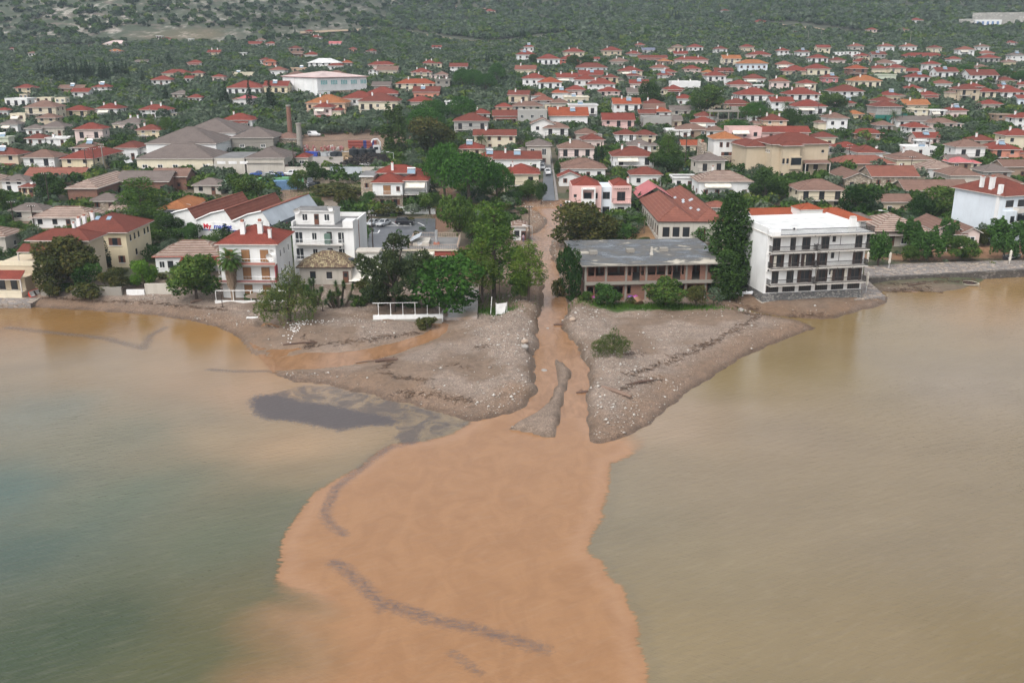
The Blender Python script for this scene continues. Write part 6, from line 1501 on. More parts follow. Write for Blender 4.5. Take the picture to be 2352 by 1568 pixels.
H_(2152,2262,406,436,'brown door and pale stained wall','brown','offwhite',1)
H_(2163,2216,374,388,'tiny old hip before the stepped white side','grey','cream',1)
H_(2172,2242,383,394,'raspberry sheet roof in the middle','magenta','brown',1,asp=.6)
H_(2237,2312,399,415,'shaggy old roof with air conditioner','grey','grey',1)
H_(2284,2380,386,412,'long dark barn at the right edge','brown','brown',1,'gable',asp=.6)
H_(2218,2330,424,448,'old pink verandas behind the tall bluish house','brown','palepink',1,o='V')
H_(2008,2082,466,494,'lean brown roof behind the broken striped one','brown','beige',1,'gable')
# left, nearer band
H_(-40,28,416,442,'with glazed bay at left edge','striped','offwhite',2,o='B',win='dark')
H_(16,80,418,446,'with small pyramid roof and dark porch','grey','white',2)
H_(55,88,432,452,'mustard with two dishes on the wall','redbrown','yellow',1,o='D')
H_(36,118,489,510,'flat old shed with peeling whitewash','grey','offwhite',1,asp=.7)
H_(92,235,508,528,'broad striped hip behind the yellow house','striped','white',1,asp=.6)
H_(-60,45,546,584,'old with striped roof at left edge','striped','offwhite',1,asp=.8)
H_(76,208,412,428,'sprawling shed roofs above the mustard house','rust','brown',1,asp=.5)
H_(150,312,434,472,'bare brick front, cement sides, dark red shutters','striped','brick',1,asp=2.4,win='shut')
H_(377,474,482,508,'low lilac with fresh terracotta gable','orange','lilac',1,asp=2.2)
H_(285,410,420,448,'first brick shed with dark gable end','grey','brick',1,'gable',asp=.7,win='dark')
H_(360,446,408,438,'second brick shed behind the first','brown','brick',1,'gable',asp=.8,win='dark')
H_(452,520,436,448,'vine-covered hut beside the containers','grey','offwhite',1)
H_(1180,1206,520,552,'standing beside the torrent with striped roof','striped','white',1,asp=1.6)
H_(1905,1990,412,437,'first in a row of dark gable-fronted stores','brown','stone',1,'gablef',asp=2.0)
H_(1978,2094,408,433,'long store roof between dark gable fronts','rust','stone',1,asp=.8)
H_(2056,2208,442,464,'long front store with a dark gable end','brown','brown',1,'gable',asp=.55)
H_(1905,2040,382,398,'long ridged roof at the back of the stores','rust','brown',1,asp=.5)
H_(1541,1594,410,434,'garages beside the muddy crossing','felt','white',1,'flat',win='dark')
H_(1616,1668,478,502,'little and patched, right of the derelict warehouse','rust','offwhite',1)
H_(1696,1724,363,380,'low strip beside the tower house','magenta','white',1)
H_(262,298,488,506,'small and striped behind the deep-green pine','striped','offwhite',1)
H_(215,288,464,486,'rough annex below the brick-fronted house','grey','stone',1)
H_(1220,1250,221,238,'small front among the jumbled roofs','rust','white',1)
H_(1252,1302,238,256,'low roofs behind the grey modern house','brown','offwhite',1)
H_(1300,1344,208,222,'squeezed behind the stacked white flats','red','palepink',1)
H_(1120,1160,326,344,'garden store between blank wall and street','brown','offwhite',1)
H_(1516,1562,278,294,'shabby, right of the crumbling flat roof','grey','beige',1)
H_(1756,1800,366,384,'red back wing beside the museum','red','brown',1)
H_(1838,1884,352,368,'low old roof right of the museum gable','brown','cream',1)
H_(2262,2330,456,480,'old low roof below the pink verandas','striped','offwhite',1)
H_(1930,1968,466,490,'stone store behind the creeper-covered mound','brown','stone',1)
# further houses of the packed rows, each named after its neighbour
def fillers():
 rg=random.Random(21);k=0
 for _ in range(4000):
  if k>=64:break
  if rg.random()<.8:px,by=rg.uniform(1190,2330),rg.uniform(128,425)
  else:px,by=rg.choice([rg.uniform(0,330),rg.uniform(640,1010)]),rg.uniform(175,470)
  if 640<px<1010 and by>262 or 1236<px<1290 or by>400 and px>1720 or px<330 and by<300:continue
  g=ground(px,by);s=pxm(g);w=rg.uniform(8,12.5)*s;n=2 if rg.random()<.6 else 1;h=(5.8 if n==2 else 3.1)*s;xl,xr,ey=px-w/2,px+w/2,by-h;top=ey-2.0*s
  if any(a<xr+3 and b>xl-3 and(top<c+.72*(d-c)and by>c+4 and y>g.y-2 or c<ey+.35*h and d>ey and y<g.y)for a,b,c,d,y in RECTS):continue
  if any(abs(g.x-fx)<fa+w/s/2+.5 and abs(g.y+w/s*.4-fy)<fb+w/s*.4+.5 for fx,fy,fa,fb,fr in FOOT):continue
  OKW=('with','behind','beside','under','below','alone','among','on','above','at','in','half','topped');q=min((z for z in HINTS if len(z[2].split())<=7 and z[2].split()[0]in OKW),key=lambda z:abs(z[0]-px)+2*abs(z[1]-by));side='left of' if px<q[0]-6 else 'right of' if px>q[0]+6 else 'behind' if by<q[1]else 'before'
  wc=rg.choice(['white','white','white','cream','palepink','offwhite','beige']);rc=rg.choice(['red','red','redbrown','brown','grey','rust'])
  house(xl,xr,ey,by,'',rc,wc,n,o=rg.choice(['','C','B','BC','S','A','CC']),yaw=rg.uniform(-8,8),lab_=f'{WNAME[wc].split()[-1]} house under {RNAME[rc].split()[-2] if " " in RNAME[rc] else RNAME[rc]} tiles, {side} the house {q[2]}');HINTS.pop();k+=1
 print('fillers',k)
fillers()
# ------------------------------------------------------------ factory, stone tower, frames, netted house
def factory():
 p0=GV(322,400);p1=GV(495,403);s=pxm(p0);W=173/s
 def shed(px0,px1,py,d_,H,rc,wc,label,n=0,pitch=.42,yo=0,back=0):
  a=GV(px0,py);sc=pxm(a);w_=(px1-px0)/sc/(1.0);a=a+Vector((0,back,0));a.z=float(hgt(a.x,a.y))if back else a.z
  b_=a+Vector((w_,0,0));r,w_=frame(a,b_,d_,'factory_shed',label,'factory','old factory sheds');wall_box(w_,d_,H,'hip',pitch,base=4).build('wall',WALL[wc],r)
  bb,_=hip_roof(w_,d_,H,pitch,.4);bb.build('roof',[ROOF[rc],M_FASC],r)
  for k in range(n):opening(r,'win',w_*(k+.5)/n,H*.55,1.6,1.0)
  return r,w_
 shed(318,492,402,16,4.6,'grey','cream','cream walled factory shed with wide grey roof, front left of the works',5)
 shed(568,655,402,15,4.8,'grey','offwhite','factory shed with tall pyramid roof and painted slogan wall')
 shed(340,500,376,20,6.0,'grey','white','second-row factory shed, grey roof over white clerestory',4)
 shed(416,545,350,22,6.2,'grey','white','rearmost factory shed with broad purple-grey roof',0)
 shed(534,630,356,14,5.4,'grey','concrete','factory shed with high hip roof, left of the brick kiln house',2)
 shed(632,682,346,9,3.9,'brown','stone','small factory kiln house with bricked-up opening, under the chimneys',0)
 shed(680,708,384,7,2.8,'red','offwhite','little gatehouse with red pyramid roof, beside the yard',1)
 a=GV(494,402);r,w_=frame(a,a+Vector((70/pxm(a),0,0)),18,'factory_shed','flat grey link roof between the factory sheds','factory','old factory sheds');b=MB();b.box(0,w_,0,18,-3,4.9,0,1,skip='b');b.build('wall',[WALL['offwhite'],ROOF['felt']],r)
 for k in range(3):b=MB();b.box(1+k*3.3,3.4+k*3.3,-.05,.0,3.2,4.0,0);b.build('window',M_FRAME,r)
 # slogan panel
 a=GV(571,401);a=a+Vector((0,-.25,0));r=empty('painted_wall',a,0,'grey wall panel with painted black slogans, front of the factory','wall');s=pxm(a);b=MB();b.box(0,80/s,0,.2,-2,3.3,0);b.box(-.1,80/s+.1,-.7,.2,3.3,3.5,1);b.build('panel',[plain('pale_grey_paint',(.40,.41,.42),.8),M_CONC],r)
 text(r,'OXI',2.0,-.03,.6,1.5,M_BLACK,(R(90),0,0));b=MB();b.box(9.6,12,-.04,0,1.6,2.9,0);b.build('notice_board',M_DARKW,r)
 for px,yt,yb,rr,lab in((668,247,330,.75,'tall old brick factory chimney, the higher of two'),(690,288,352,.85,'shorter grey stone factory chimney beside the yard')):
  p=GV(px,yb);h=(yb-yt)/pxm(p);r=empty('factory_chimney',p,0,lab,'chimney');b=MB();b.bar((0,0,-1),(0,0,h),rr*1.25,0,12,rr);b.build('stack',WALL['brick']if yt<260 else WALL['concrete'],r);b=MB();b.ring((0,0),rr*1.2,h,h+.5,0,12);b.build('cap',WALL['concrete'],r)
factory()
def stone_tower():
 p0=GV(1636,388);p1=p0+Vector((60/pxm(p0),0,0));r,W=frame(p0,p1,8.5,'tower_house','narrow tower house, white above and rubble stone below, with battlemented corner','house','houses of the town');H=8.8
 b=MB();b.box(0,W,0,8.5,-3,3.8,1,skip='b');b.box(.003,W-.003,.003,8.5,3.8,H,0);b.box(-3.8,0,-.5,6,-3,4.6,1,skip='b');b.box(-3.8,-2.2,-.5,2.5,4.6,7.6,1);b.box(-3.8,-3.0,4,6,4.6,8.4,1);b.build('wall',[WALL['white'],WALL['stone']],r)
 bb,_=hip_roof(W,8.5,H,.4,.6);bb.build('roof',[ROOF['orange'],M_FASC],r)
 for x in(.28,.53,.8):opening(r,'shut',W*x,7.2,.9,1.5)
 opening(r,'shut',W*.5,4.5,3.2,1.1);opening(r,'door',W*.2,1.4,1.3,2.4);opening(r,'shut',W*.7,1.8,1.0,1.6);opening(r,'dark',-1.2,1.8,1.6,2.2,y=-.5)
 p=GV(1655,393);w=empty('garden_wall',p+Vector((-9,-1.5,0)),0,'stone garden wall with pillars below the tower house','wall');b=MB();b.box(0,13,0,.5,-1,1.8,0);b.build('masonry',WALL['stone'],w)
stone_tower()
def bare_frame():
 p0=GV(1628,290);p1=p0+Vector((86/pxm(p0),0,0));r,W=frame(p0,p1,9,'concrete_frame','open concrete frame of an unfinished upper storey with a tank on top','building')
 b=MB();b.box(0,W,0,9,5.3,5.65,0);b.box(0,W,0,9,2.2,2.5,0)
 for x in(.0,.22,.5,.75,.97):
  for y in(.1,8.5):b.box(x*W,x*W+.4,y,y+.4,2.5,5.3,0)
 b.build('frame',M_CONC,r);b=MB();b.box(0,W,.3,8.8,-3,2.2,0,skip='b');b.build('wall',WALL['palepink'],r);b=MB();b.box(W*.64,W*.64+2.4,3,5,5.65,7.0,0);b.build('tank_plinth',M_CONC,r)
 opening(r,'tan',W*.3,.9,1.2,1.6,y=.3);opening(r,'tan',W*.5,.9,1.2,1.6,y=.3)
bare_frame()
def netted():
 p0=GV(2010,284);p1=p0+Vector((56/pxm(p0),0,0));r,W=frame(p0,p1,10,'house_under_works','dark house shell wrapped in green building net, brown hip roof','building');H=6.4
 wall_box(W,10,H,'hip').build('wall',WALL['grey'],r);bb,_=hip_roof(W,10,H,.38,.6);bb.build('roof',[ROOF['redbrown'],M_FASC],r);net=plain('green_net',(.02,.14,.11),.9)
 b=MB();b.box(-.5,W+2.4,-.7,-.6,-2,3.4,0);b.box(W+2.3,W+2.4,-.6,8,-2,3.8,0);b.build('net',net,r);b=MB()
 for k in range(5):b.bar((W*k/4,-.5,-1),(W*k/4,-.5,H),.06,0)
 b.build('scaffold',M_STEEL,r)
netted()
def retaining_villa():
 p0=GV(2216,66);p1=GV(2290,66);s=pxm(p0);r,W=frame(p0,p0+Vector((76/s,-8,0)),14,'villa','blue-shuttered white villa framed by pale terraced retaining walls on the right hill','villa');b=MB();b.box(W*.25,W*.95,0,10,-6,7,0);b.build('wall',WALL['white'],r)
 b=MB();b.box(-4,W*1.35,8,9,-10,8.0,0);b.box(W*.3,W*2.4,24,25,-6,13.5,0);b.box(-6,W*1.1,-3,-2,-14,-.5,0);b.build('retaining_wall',stonemat('pale_stone_terrace',((.36,.345,.31),(.28,.265,.24),(.44,.42,.38)),.5,(.26,.25,.22)),r);bl=plain('blue_shutters',(.12,.2,.36),.5)
 for k in range(5):b=MB();b.box(W*.3+k*W*.13,W*.36+k*W*.13,-.15,0,1,5.6,0);b.build('window',bl,r)
retaining_villa()
# ------------------------------------------------------------ walls, ramps, quays of the shore
def wall_px(a,b,h,t,label,mat,name='garden_wall',z0=-.8,cap=None):
 p,q=GV(*a),GV(*b);d=q-p;r=empty(name,p,math.atan2(d.y,d.x),label,'wall');L=math.hypot(d.x,d.y);z=(q.z-p.z)
 m=MB();v=[(0,0,z0),(L,0,z0+z),(L,t,z0+z),(0,t,z0),(0,0,h),(L,0,h+z),(L,t,h+z),(0,t,h)]
 for f in((0,1,5,4),(1,2,6,5),(2,3,7,6),(3,0,4,7),(4,5,6,7)):m.poly([v[i]for i in f],0)
 m.build('masonry',mat,r)
 if cap is not None:m=MB();m.box(-.05,L+.05,-.06,t+.06,h,h+.12,0);m.build('coping',cap,r)
 return r
wall_px((166,679),(280,679),1.55,.4,'grey concrete garden wall behind the beach, draped by ivy mounds',WALL['concrete'])
wall_px((291,677),(332,677),.9,.4,'lower stretch of whitewashed beach wall',WALL['white']);wall_px((334,676),(404,675),1.9,.4,'higher stretch of whitewashed beach wall with black streaks',WALL['offwhite'])
wall_px((94,679),(112,679),1.5,.4,'short grey wall end beside the upturned red boat',WALL['concrete'])
wall_px((1166,394),(1168,470),1.2,.3,'long low stone wall along the left side of the street',WALL['stone'])
wall_px((845,489),(1000,492),1.6,.3,'long white wall behind the car park',WALL['white']);wall_px((760,404),(832,404),2.6,.2,'grey corrugated metal gate in the factory wall',ROOF['metal'],'metal_gate');wall_px((832,404),(900,404),2.6,.3,'scrawled white factory wall right of the metal gate',WALL['offwhite']);wall_px((656,403),(758,404),2.5,.3,'stained white factory wall left of the metal gate',WALL['offwhite'])
wall_px((700,422),(840,420),.9,.4,'low rubble wall above the grassy plot',WALL['stone']);wall_px((1084,425),(1140,440),1.6,.3,'grey block wall under the pine clump',WALL['concrete'])
wall_px((1725,672),(1700,640),2.2,.3,'pale side wall between the leafy tree and the hotel',WALL['offwhite'])
TRACKS=[]
def shore_pieces():
 r=empty('fence',GV(857,735),0.06,'white low wall with slim white posts and rail on the beach','fence');b=MB();b.box(0,11.2,0,.4,-.5,.75,0);b.build('low_wall',WALL['white'],r);b=MB();b.box(-.2,11.0,-.5,0,-.8,.1,0);b.build('footing',WALL['concrete'],r)
 for k in range(6):b=MB();x=.9+k*1.95;b.bar((x,.2,.75),(x,.2,2.75),.05,0,6);b.bar((x,.2,.75),(x,.2,1.0),.13,0,6,.05);b.build('post',M_FRAME,r)
 b=MB();b.bar((0,.2,2.75),(7.2,.2,2.75),.05,0,6);b.bar((7.2,.2,2.72),(10.6,.2,2.72),.025,1,5);b.build('rail',[M_FRAME,M_RAIL],r)
 # muddy ramp, pavement slabs at the two quays, sea walls
 a,c,d,e=GV(1006,735),GV(1096,733),GV(1100,655),GV(1052,657)
 def slab(pts,th,name,mat,up=.06,kind='structure',label=None,cat=None,zs=None):
  P=[Vector((p.x,p.y,(p.z if zs is None else zs)+up))for p in pts];m=MB();m.poly(P,0);k=len(P)
  for i in range(k):q,w=P[i],P[(i+1)%k];m.poly([q-Vector((0,0,th)),w-Vector((0,0,th)),w,q],0)
  o=m.build(name,mat);tag(o,label,cat,None,kind);return o
 mm,n,l,b_=nt('muddy_concrete');tc=n.new('ShaderNodeTexCoord');f=noise(n,l,tc.outputs['Object'],.35,5,.6);col=mixc(n,l,ramp(n,l,f,.4,.62),(.24,.17,.12),(.34,.30,.28));l.new(col,b_.inputs['Base Color']);b_.inputs['Roughness'].default_value=.3
 slab([a,c,d,e],1.2,'ramp',mm,.4)
 pav=stonemat('quay_paving',((.25,.225,.21),(.16,.15,.145),(.36,.30,.24)),1.4,(.13,.085,.055))
 qz=[Vector((*on_z(x,y,.75),.75))for x,y in((-40,698),(70,698),(93,684),(-40,682))];slab(qz,1.6,'quay',pav,0,zs=.75)
 qz=[Vector((*on_z(x,y,.9),.9))for x,y in((1962,689),(2034,681),(1990,640),(1968,628),(1961,650))];slab(qz,2.0,'quay',pav,0,zs=.9)
 qz=[Vector((*on_z(x,y,1.35),1.35))for x,y in((1985,634),(2110,632),(2360,618),(2400,614),(2400,596),(2230,600),(2060,606),(1985,612))];slab(qz,1.1,'promenade',pav,0,zs=1.35)
 p,q=Vector((*on_z(1996,640,1.2),1.2)),Vector((*on_z(2110,634,1.2),1.2));q2=Vector((*on_z(2420,617,1.2),1.2))
 m=MB()
 for a_,c_ in((p,q),(q,q2)):
  d_=(c_-a_).normalized();o_=Vector((d_.y,-d_.x,0))*.5;z0,z1=-1.2,1.45
  P=[a_+o_,c_+o_,c_-o_,a_-o_];lo=[Vector((v.x,v.y,z0))for v in P];hi=[Vector((v.x,v.y,z1))for v in P]
  m.poly(hi,0)
  for i in range(4):m.poly([lo[i],lo[(i+1)%4],hi[(i+1)%4],hi[i]],0)
 r=empty('sea_wall',p,0,'dark stained sea wall along the promenade','sea wall');o=m.build('masonry',stonemat('dark_sea_wall',((.10,.085,.07),(.06,.05,.045),(.17,.15,.13)),1.5,(.04,.035,.03)),r);o.location=-p
 # car park and streets
 asp,n,l,b_=nt('worn_asphalt');tc=n.new('ShaderNodeTexCoord');f=noise(n,l,tc.outputs['Object'],.5,5,.6);l.new(mixc(n,l,ramp(n,l,f,.35,.65),(.065,.068,.075),(.11,.113,.12)),b_.inputs['Base Color']);b_.inputs['Roughness'].default_value=.35
 def road(pts_l,pts_r,name,mat,up=.12):
  A=resample([(g.x,g.y)for g in(GV(*p)for p in pts_l)],40);B=resample([(g.x,g.y)for g in(GV(*p)for p in pts_r)],40);t=np.linspace(0,1,6);X=A[:,:1]+(B[:,:1]-A[:,:1])*t;Y=A[:,1:]+(B[:,1:]-A[:,1:])*t
  me=grid_mesh(name,X,Y,hgt(X,Y)+up);me.materials.append(mat);return tag(put(name,me),kind='structure')
 road([(1246,462),(1247,420),(1250,380),(1253,345)],[(1275,462),(1271,420),(1266,380),(1262,345)],'street',asp)
 road([(1276,462),(1272,420),(1267,380),(1263,345)],[(1283,462),(1277,420),(1270,380),(1265,345)],'pavement',plain('pale_pavement',(.22,.20,.185),.7),.22)
 road([(842,588),(846,545),(850,503)],[(1000,588),(1000,545),(1000,503)],'car_park',asp,.14)
 for(x0,y0,x1,y1)in((862,520,940,520),(900,512,915,520),(930,512,945,520),(845,537,868,537),(868,537,872,530),(960,513,975,520),(975,536,1000,536)):
  a_,c_=GV(x0,y0),GV(x1,y1);d_=(c_-a_);d_.z=0;o_=Vector((-d_.y,d_.x,0)).normalized()*.12;k=8;m=MB()
  for i in range(k):u0,u1=a_.lerp(c_,i/k),a_.lerp(c_,(i+1)/k);P=[u0-o_,u1-o_,u1+o_,u0+o_];m.poly([(v.x,v.y,float(hgt(v.x,v.y))+.17)for v in P],0)
  tag(m.build('bay_marking',M_FRAME),kind='structure')
 road([(700,394),(706,360)],[(800,394),(800,360)],'factory_yard',plain('concrete_yard',(.27,.24,.21),.6,vs=.3),.12)
 track=plain('earth_track',(.30,.22,.14),.95)
 for A_ in([(690,76),(760,72),(860,67),(930,74),(985,84),(1050,94),(1110,99),(1160,98),(1230,88),(1300,80)],[(1764,56),(1820,62),(1900,72),(1990,80)],[(0,106),(60,108),(200,108),(310,100)]):road(A_,[(x,y+5)for x,y in A_],'hill_track',track,1.2);TRACKS.append([tuple(GV(*q)[:2])for q in A_])
 road([(640,248),(700,236),(790,240)],[(650,258),(710,245),(790,248)],'side_road',asp,.15)
 road([(1700,232),(1660,215),(1620,212)],[(1715,236),(1668,222),(1622,218)],'side_road',asp,.15)
shore_pieces()
# ------------------------------------------------------------ vehicles
PAINT={k:plain(k+'_car_paint',c,.25,.2,.05)for k,c in dict(white=(.7,.7,.7),silver=(.42,.43,.44),grey=(.13,.135,.145),black=(.02,.02,.024),blue=(.04,.09,.28),darkblue=(.03,.04,.09),red=(.4,.03,.03),green=(.05,.12,.08)).items()}
M_GLASS=M_PANE;M_LAMP=plain('head_lamp',(.7,.7,.68),.15);M_TAIL=plain('tail_lamp',(.35,.02,.02),.3)
def loft(sections,m=0):
 b=MB()
 for s0,s1 in zip(sections[:-1],sections[1:]):
  k=len(s0)
  for i in range(k):b.poly([s0[i],s0[(i+1)%k],s1[(i+1)%k],s1[i]],m)
 b.poly(sections[0][::-1],m);b.poly(sections[-1],m);return b
def car_meshes(kind):
 L={'hatch':4.0,'sedan':4.5,'van':4.7,'pickup':5.0,'suv':4.4}[kind];w=.86
 prof_={'hatch':(.82,.95,.98),'sedan':(.8,.92,.95),'van':(.95,1.1,1.12),'pickup':(.95,1.0,1.0),'suv':(.95,1.05,1.08)}[kind]
 def sec(x,z0,z1,hw):return[(x,-hw,z0+.12),(x,-hw*.92,z0),(x,hw*.92,z0),(x,hw,z0+.12),(x,hw,z1-.12),(x,hw*.86,z1),(x,-hw*.86,z1),(x,-hw,z1-.12)]
 xs=[(-L/2,.38,prof_[0]-.12,w*.82),(-L/2+.25,.28,prof_[0],w*.96),(-L*.15,.24,prof_[1],w),(L*.2,.24,prof_[2],w),(L/2-.2,.28,prof_[2]-.04,w*.96),(L/2,.42,prof_[2]-.14,w*.84)]
 body=loft([sec(*s)for s in xs])
 c0,c1,r0,r1,zt={'hatch':(-.75,1.92,-.15,1.5,1.48),'sedan':(-.8,1.6,-.1,.95,1.42),'van':(-1.5,2.3,-.85,2.2,1.85),'pickup':(-1.0,.7,-.45,.55,1.7),'suv':(-.85,2.1,-.3,1.85,1.68)}[kind];zb=prof_[1]-.06
 def csec(x,z,hw):return[(x,-hw,z),(x,hw,z)]
 lo=[(c0,-w*.9,zb),(c1,-w*.9,zb),(c1,w*.9,zb),(c0,w*.9,zb)];hi=[(r0,-w*.74,zt),(r1,-w*.74,zt),(r1,w*.74,zt),(r0,w*.74,zt)]
 for i in range(4):body.poly([lo[i],lo[(i+1)%4],hi[(i+1)%4],hi[i]],0)
 body.poly(hi,0)
 if kind=='pickup':
  for y in(-w,w-.1):body.box(.75,L/2-.05,y,y+.1,.9,1.25,0)
  body.box(L/2-.15,L/2,-w,w,.9,1.25,0)
 g=MB();C=Vector(((c0+c1)/2,0,zb))
 for i in range(4):
  q=[Vector(p)for p in(lo[i],lo[(i+1)%4],hi[(i+1)%4],hi[i])];n_=(q[1]-q[0]).cross(q[3]-q[0]).normalized();mid=sum(q,Vector())/4
  if kind=='van' and i in(0,2):q=[q[0],q[0].lerp(q[1],.45),q[3].lerp(q[2],.35),q[3]];mid=sum(q,Vector())/4
  q=[mid+(p-mid)*.82+n_*.015 for p in q]
  if i in(0,2)and kind!='van':
   a,b_,c,d=q;g.poly([a,a.lerp(b_,.46),d.lerp(c,.46),d],0);g.poly([a.lerp(b_,.54),b_,c,d.lerp(c,.54)],0)
  else:g.poly(q,0)
 wh=MB();wh.bar((0,-.1,0),(0,.1,0),.31,0,12);wh.bar((0,-.11,0),(0,.11,0),.17,1,8)
 lm=MB();lm.box(-.04,.04,-.17,.17,-.07,.07,0)
 return dict(body=body,glass=g,wheel=wh.mesh('wheel',[M_RUBBER,M_STEEL]),lamp=lm,L=L,w=w)
CARS={}
def car(kind,colour,px,py,rz,label,group='parked cars'):
 if(kind,colour)not in CARS:
  q=car_meshes(kind);CARS[(kind,colour)]=dict(body=q['body'].mesh('car_body',[PAINT[colour]]),glass=q['glass'].mesh('car_glass',[M_GLASS]),wheel=q['wheel'],head=q['lamp'].mesh('headlight',[M_LAMP]),tail=q['lamp'].mesh('tail_light',[M_TAIL]),L=q['L'],w=q['w'])
 q=CARS[(kind,colour)];p=GV(px,py);r=empty('parked_car',p+Vector((0,0,.14)),R(rz),label,'van' if kind=='van' else 'pickup' if kind=='pickup' else 'car',group)
 put('body',q['body'],r);put('window',q['glass'],r)
 for x in(-q['L']*.31,q['L']*.3):
  for y in(-q['w']+.06,q['w']-.06):put('wheel',q['wheel'],r,(x,y,.31))
 for y in(-.58,.58):put('headlight',q['head'],r,(-q['L']/2+.03,y,.66));put('tail_light',q['tail'],r,(q['L']/2-.03,y,.74))
 return r
car('sedan','blue',592,405,5,'dark blue parked car under the painted slogan wall');car('pickup','silver',624,407,185,'silver pickup between two blue cars');car('hatch','blue',638,408,4,'bright blue hatchback right of the silver pickup');car('suv','white',668,405,3,'white car left of the lone round pine');car('sedan','white',752,405,170,'white car just right of the lone round pine');car('van','white',808,402,180,'white van in front of the grey metal gate')
car('hatch','white',671,420,60,'white car at the end of the green container');car('sedan','silver',689,432,200,'silver saloon under the small round tree');car('van','grey',713,424,100,'grey people carrier beside the grassy plot');car('suv','black',722,434,70,'black car with red tail light beside the grassy plot')
car('sedan','silver',856,519,68,'left silver car in the white-lined car park');car('sedan','silver',881,519,64,'right silver car in the white-lined car park');car('suv','black',931,517,175,'black jeep against the car park wall')
for k,(y,c,kd,lab)in enumerate(((356,'silver','suv','farthest, grey car of the line parked along the street'),(367,'green','hatch','dull green car, second farthest in the street line'),(374,'grey','hatch','grey hatchback, middle of the street line'),(381,'black','sedan','black car, third nearest in the street line'),(389,'white','hatch','white hatchback, second nearest in the street line'))):car(kd,c,1246.5+k*-.4,y,90,lab,'cars parked along the street')
car('pickup','white',1258,401,90,'white pickup standing out in the street','cars parked along the street')
car('van','white',907,0+368,180,'white minivan at the edge of the washed-out field')if False else None
car('van','white',722,314,184,'white minivan among olives above the storage yard');car('suv','white',2160,222,170,'white car beside the right-hand upper houses');car('sedan','darkblue',790,243,175,'dark car on the road below the school hall','cars on the upper road');car('hatch','silver',690,246,10,'silver car on the road below the school hall','cars on the upper road');car('suv','black',704,248,20,'black car on the road below the school hall','cars on the upper road')
car('van','white',296,382,200,'white van under the long canopy of the strip-windowed house');car('sedan','black',312,381,200,'black car right of the canopy van');car('sedan','darkblue',285,388,195,'dark blue car in front of the canopy van');car('hatch','red',312,390,190,'red car nose beside the cream factory wall');car('van','green',1575,393,80,'green van on the lane by two tall poles')
car('van','white',455,243,5,'white van parked left of the upper cypresses','vans in the upper yard');car('van','white',475,242,5,'second white van parked right beside it','vans in the upper yard')
# ------------------------------------------------------------ storage yard
def container(px,py,L,rz,col,label,name='shipping_container'):
 p=GV(px,py);r=empty(name,p,R(rz),label,'container','shipping containers');m=MB();n_=int(L/.3)
 for y,sg in((0,-1),(2.4,1)):
  for k in range(n_):
   x0,x1=L*k/n_,L*(k+1)/n_;o0,o1=(0,.06)if k%2 else(.06,0);m.poly([(x0,y+sg*o0,.1),(x1,y+sg*o1,.1),(x1,y+sg*o1,2.5),(x0,y+sg*o0,2.5)][::(1 if sg<0 else-1)],0)
 m.box(0,L,-.02,2.42,2.5,2.62,0);m.box(0,L,-.02,2.42,.0,.12,0);m.box(0,.08,0,2.4,.1,2.5,0);m.build('body',col,r)
 for y in(.05,1.22):d=MB();d.box(L,L+.06,y,y+1.12,.12,2.5,0);d.bar((L+.1,y+.3,.2),(L+.1,y+.3,2.4),.03,1);d.bar((L+.1,y+.8,.2),(L+.1,y+.8,2.4),.03,1);d.build('door',[col,M_STEEL],r)
container(500,438,12,8,plain('mint_container',(.34,.50,.36),.6),'mint green shipping container, half behind the leafy tree');container(585,440,12,14,plain('blue_container',(.12,.22,.36),.6),'blue shipping container between the green ones');container(596,432,12,14,plain('green_container',(.14,.34,.16),.6),'green shipping container with cream roof, rightmost of three')
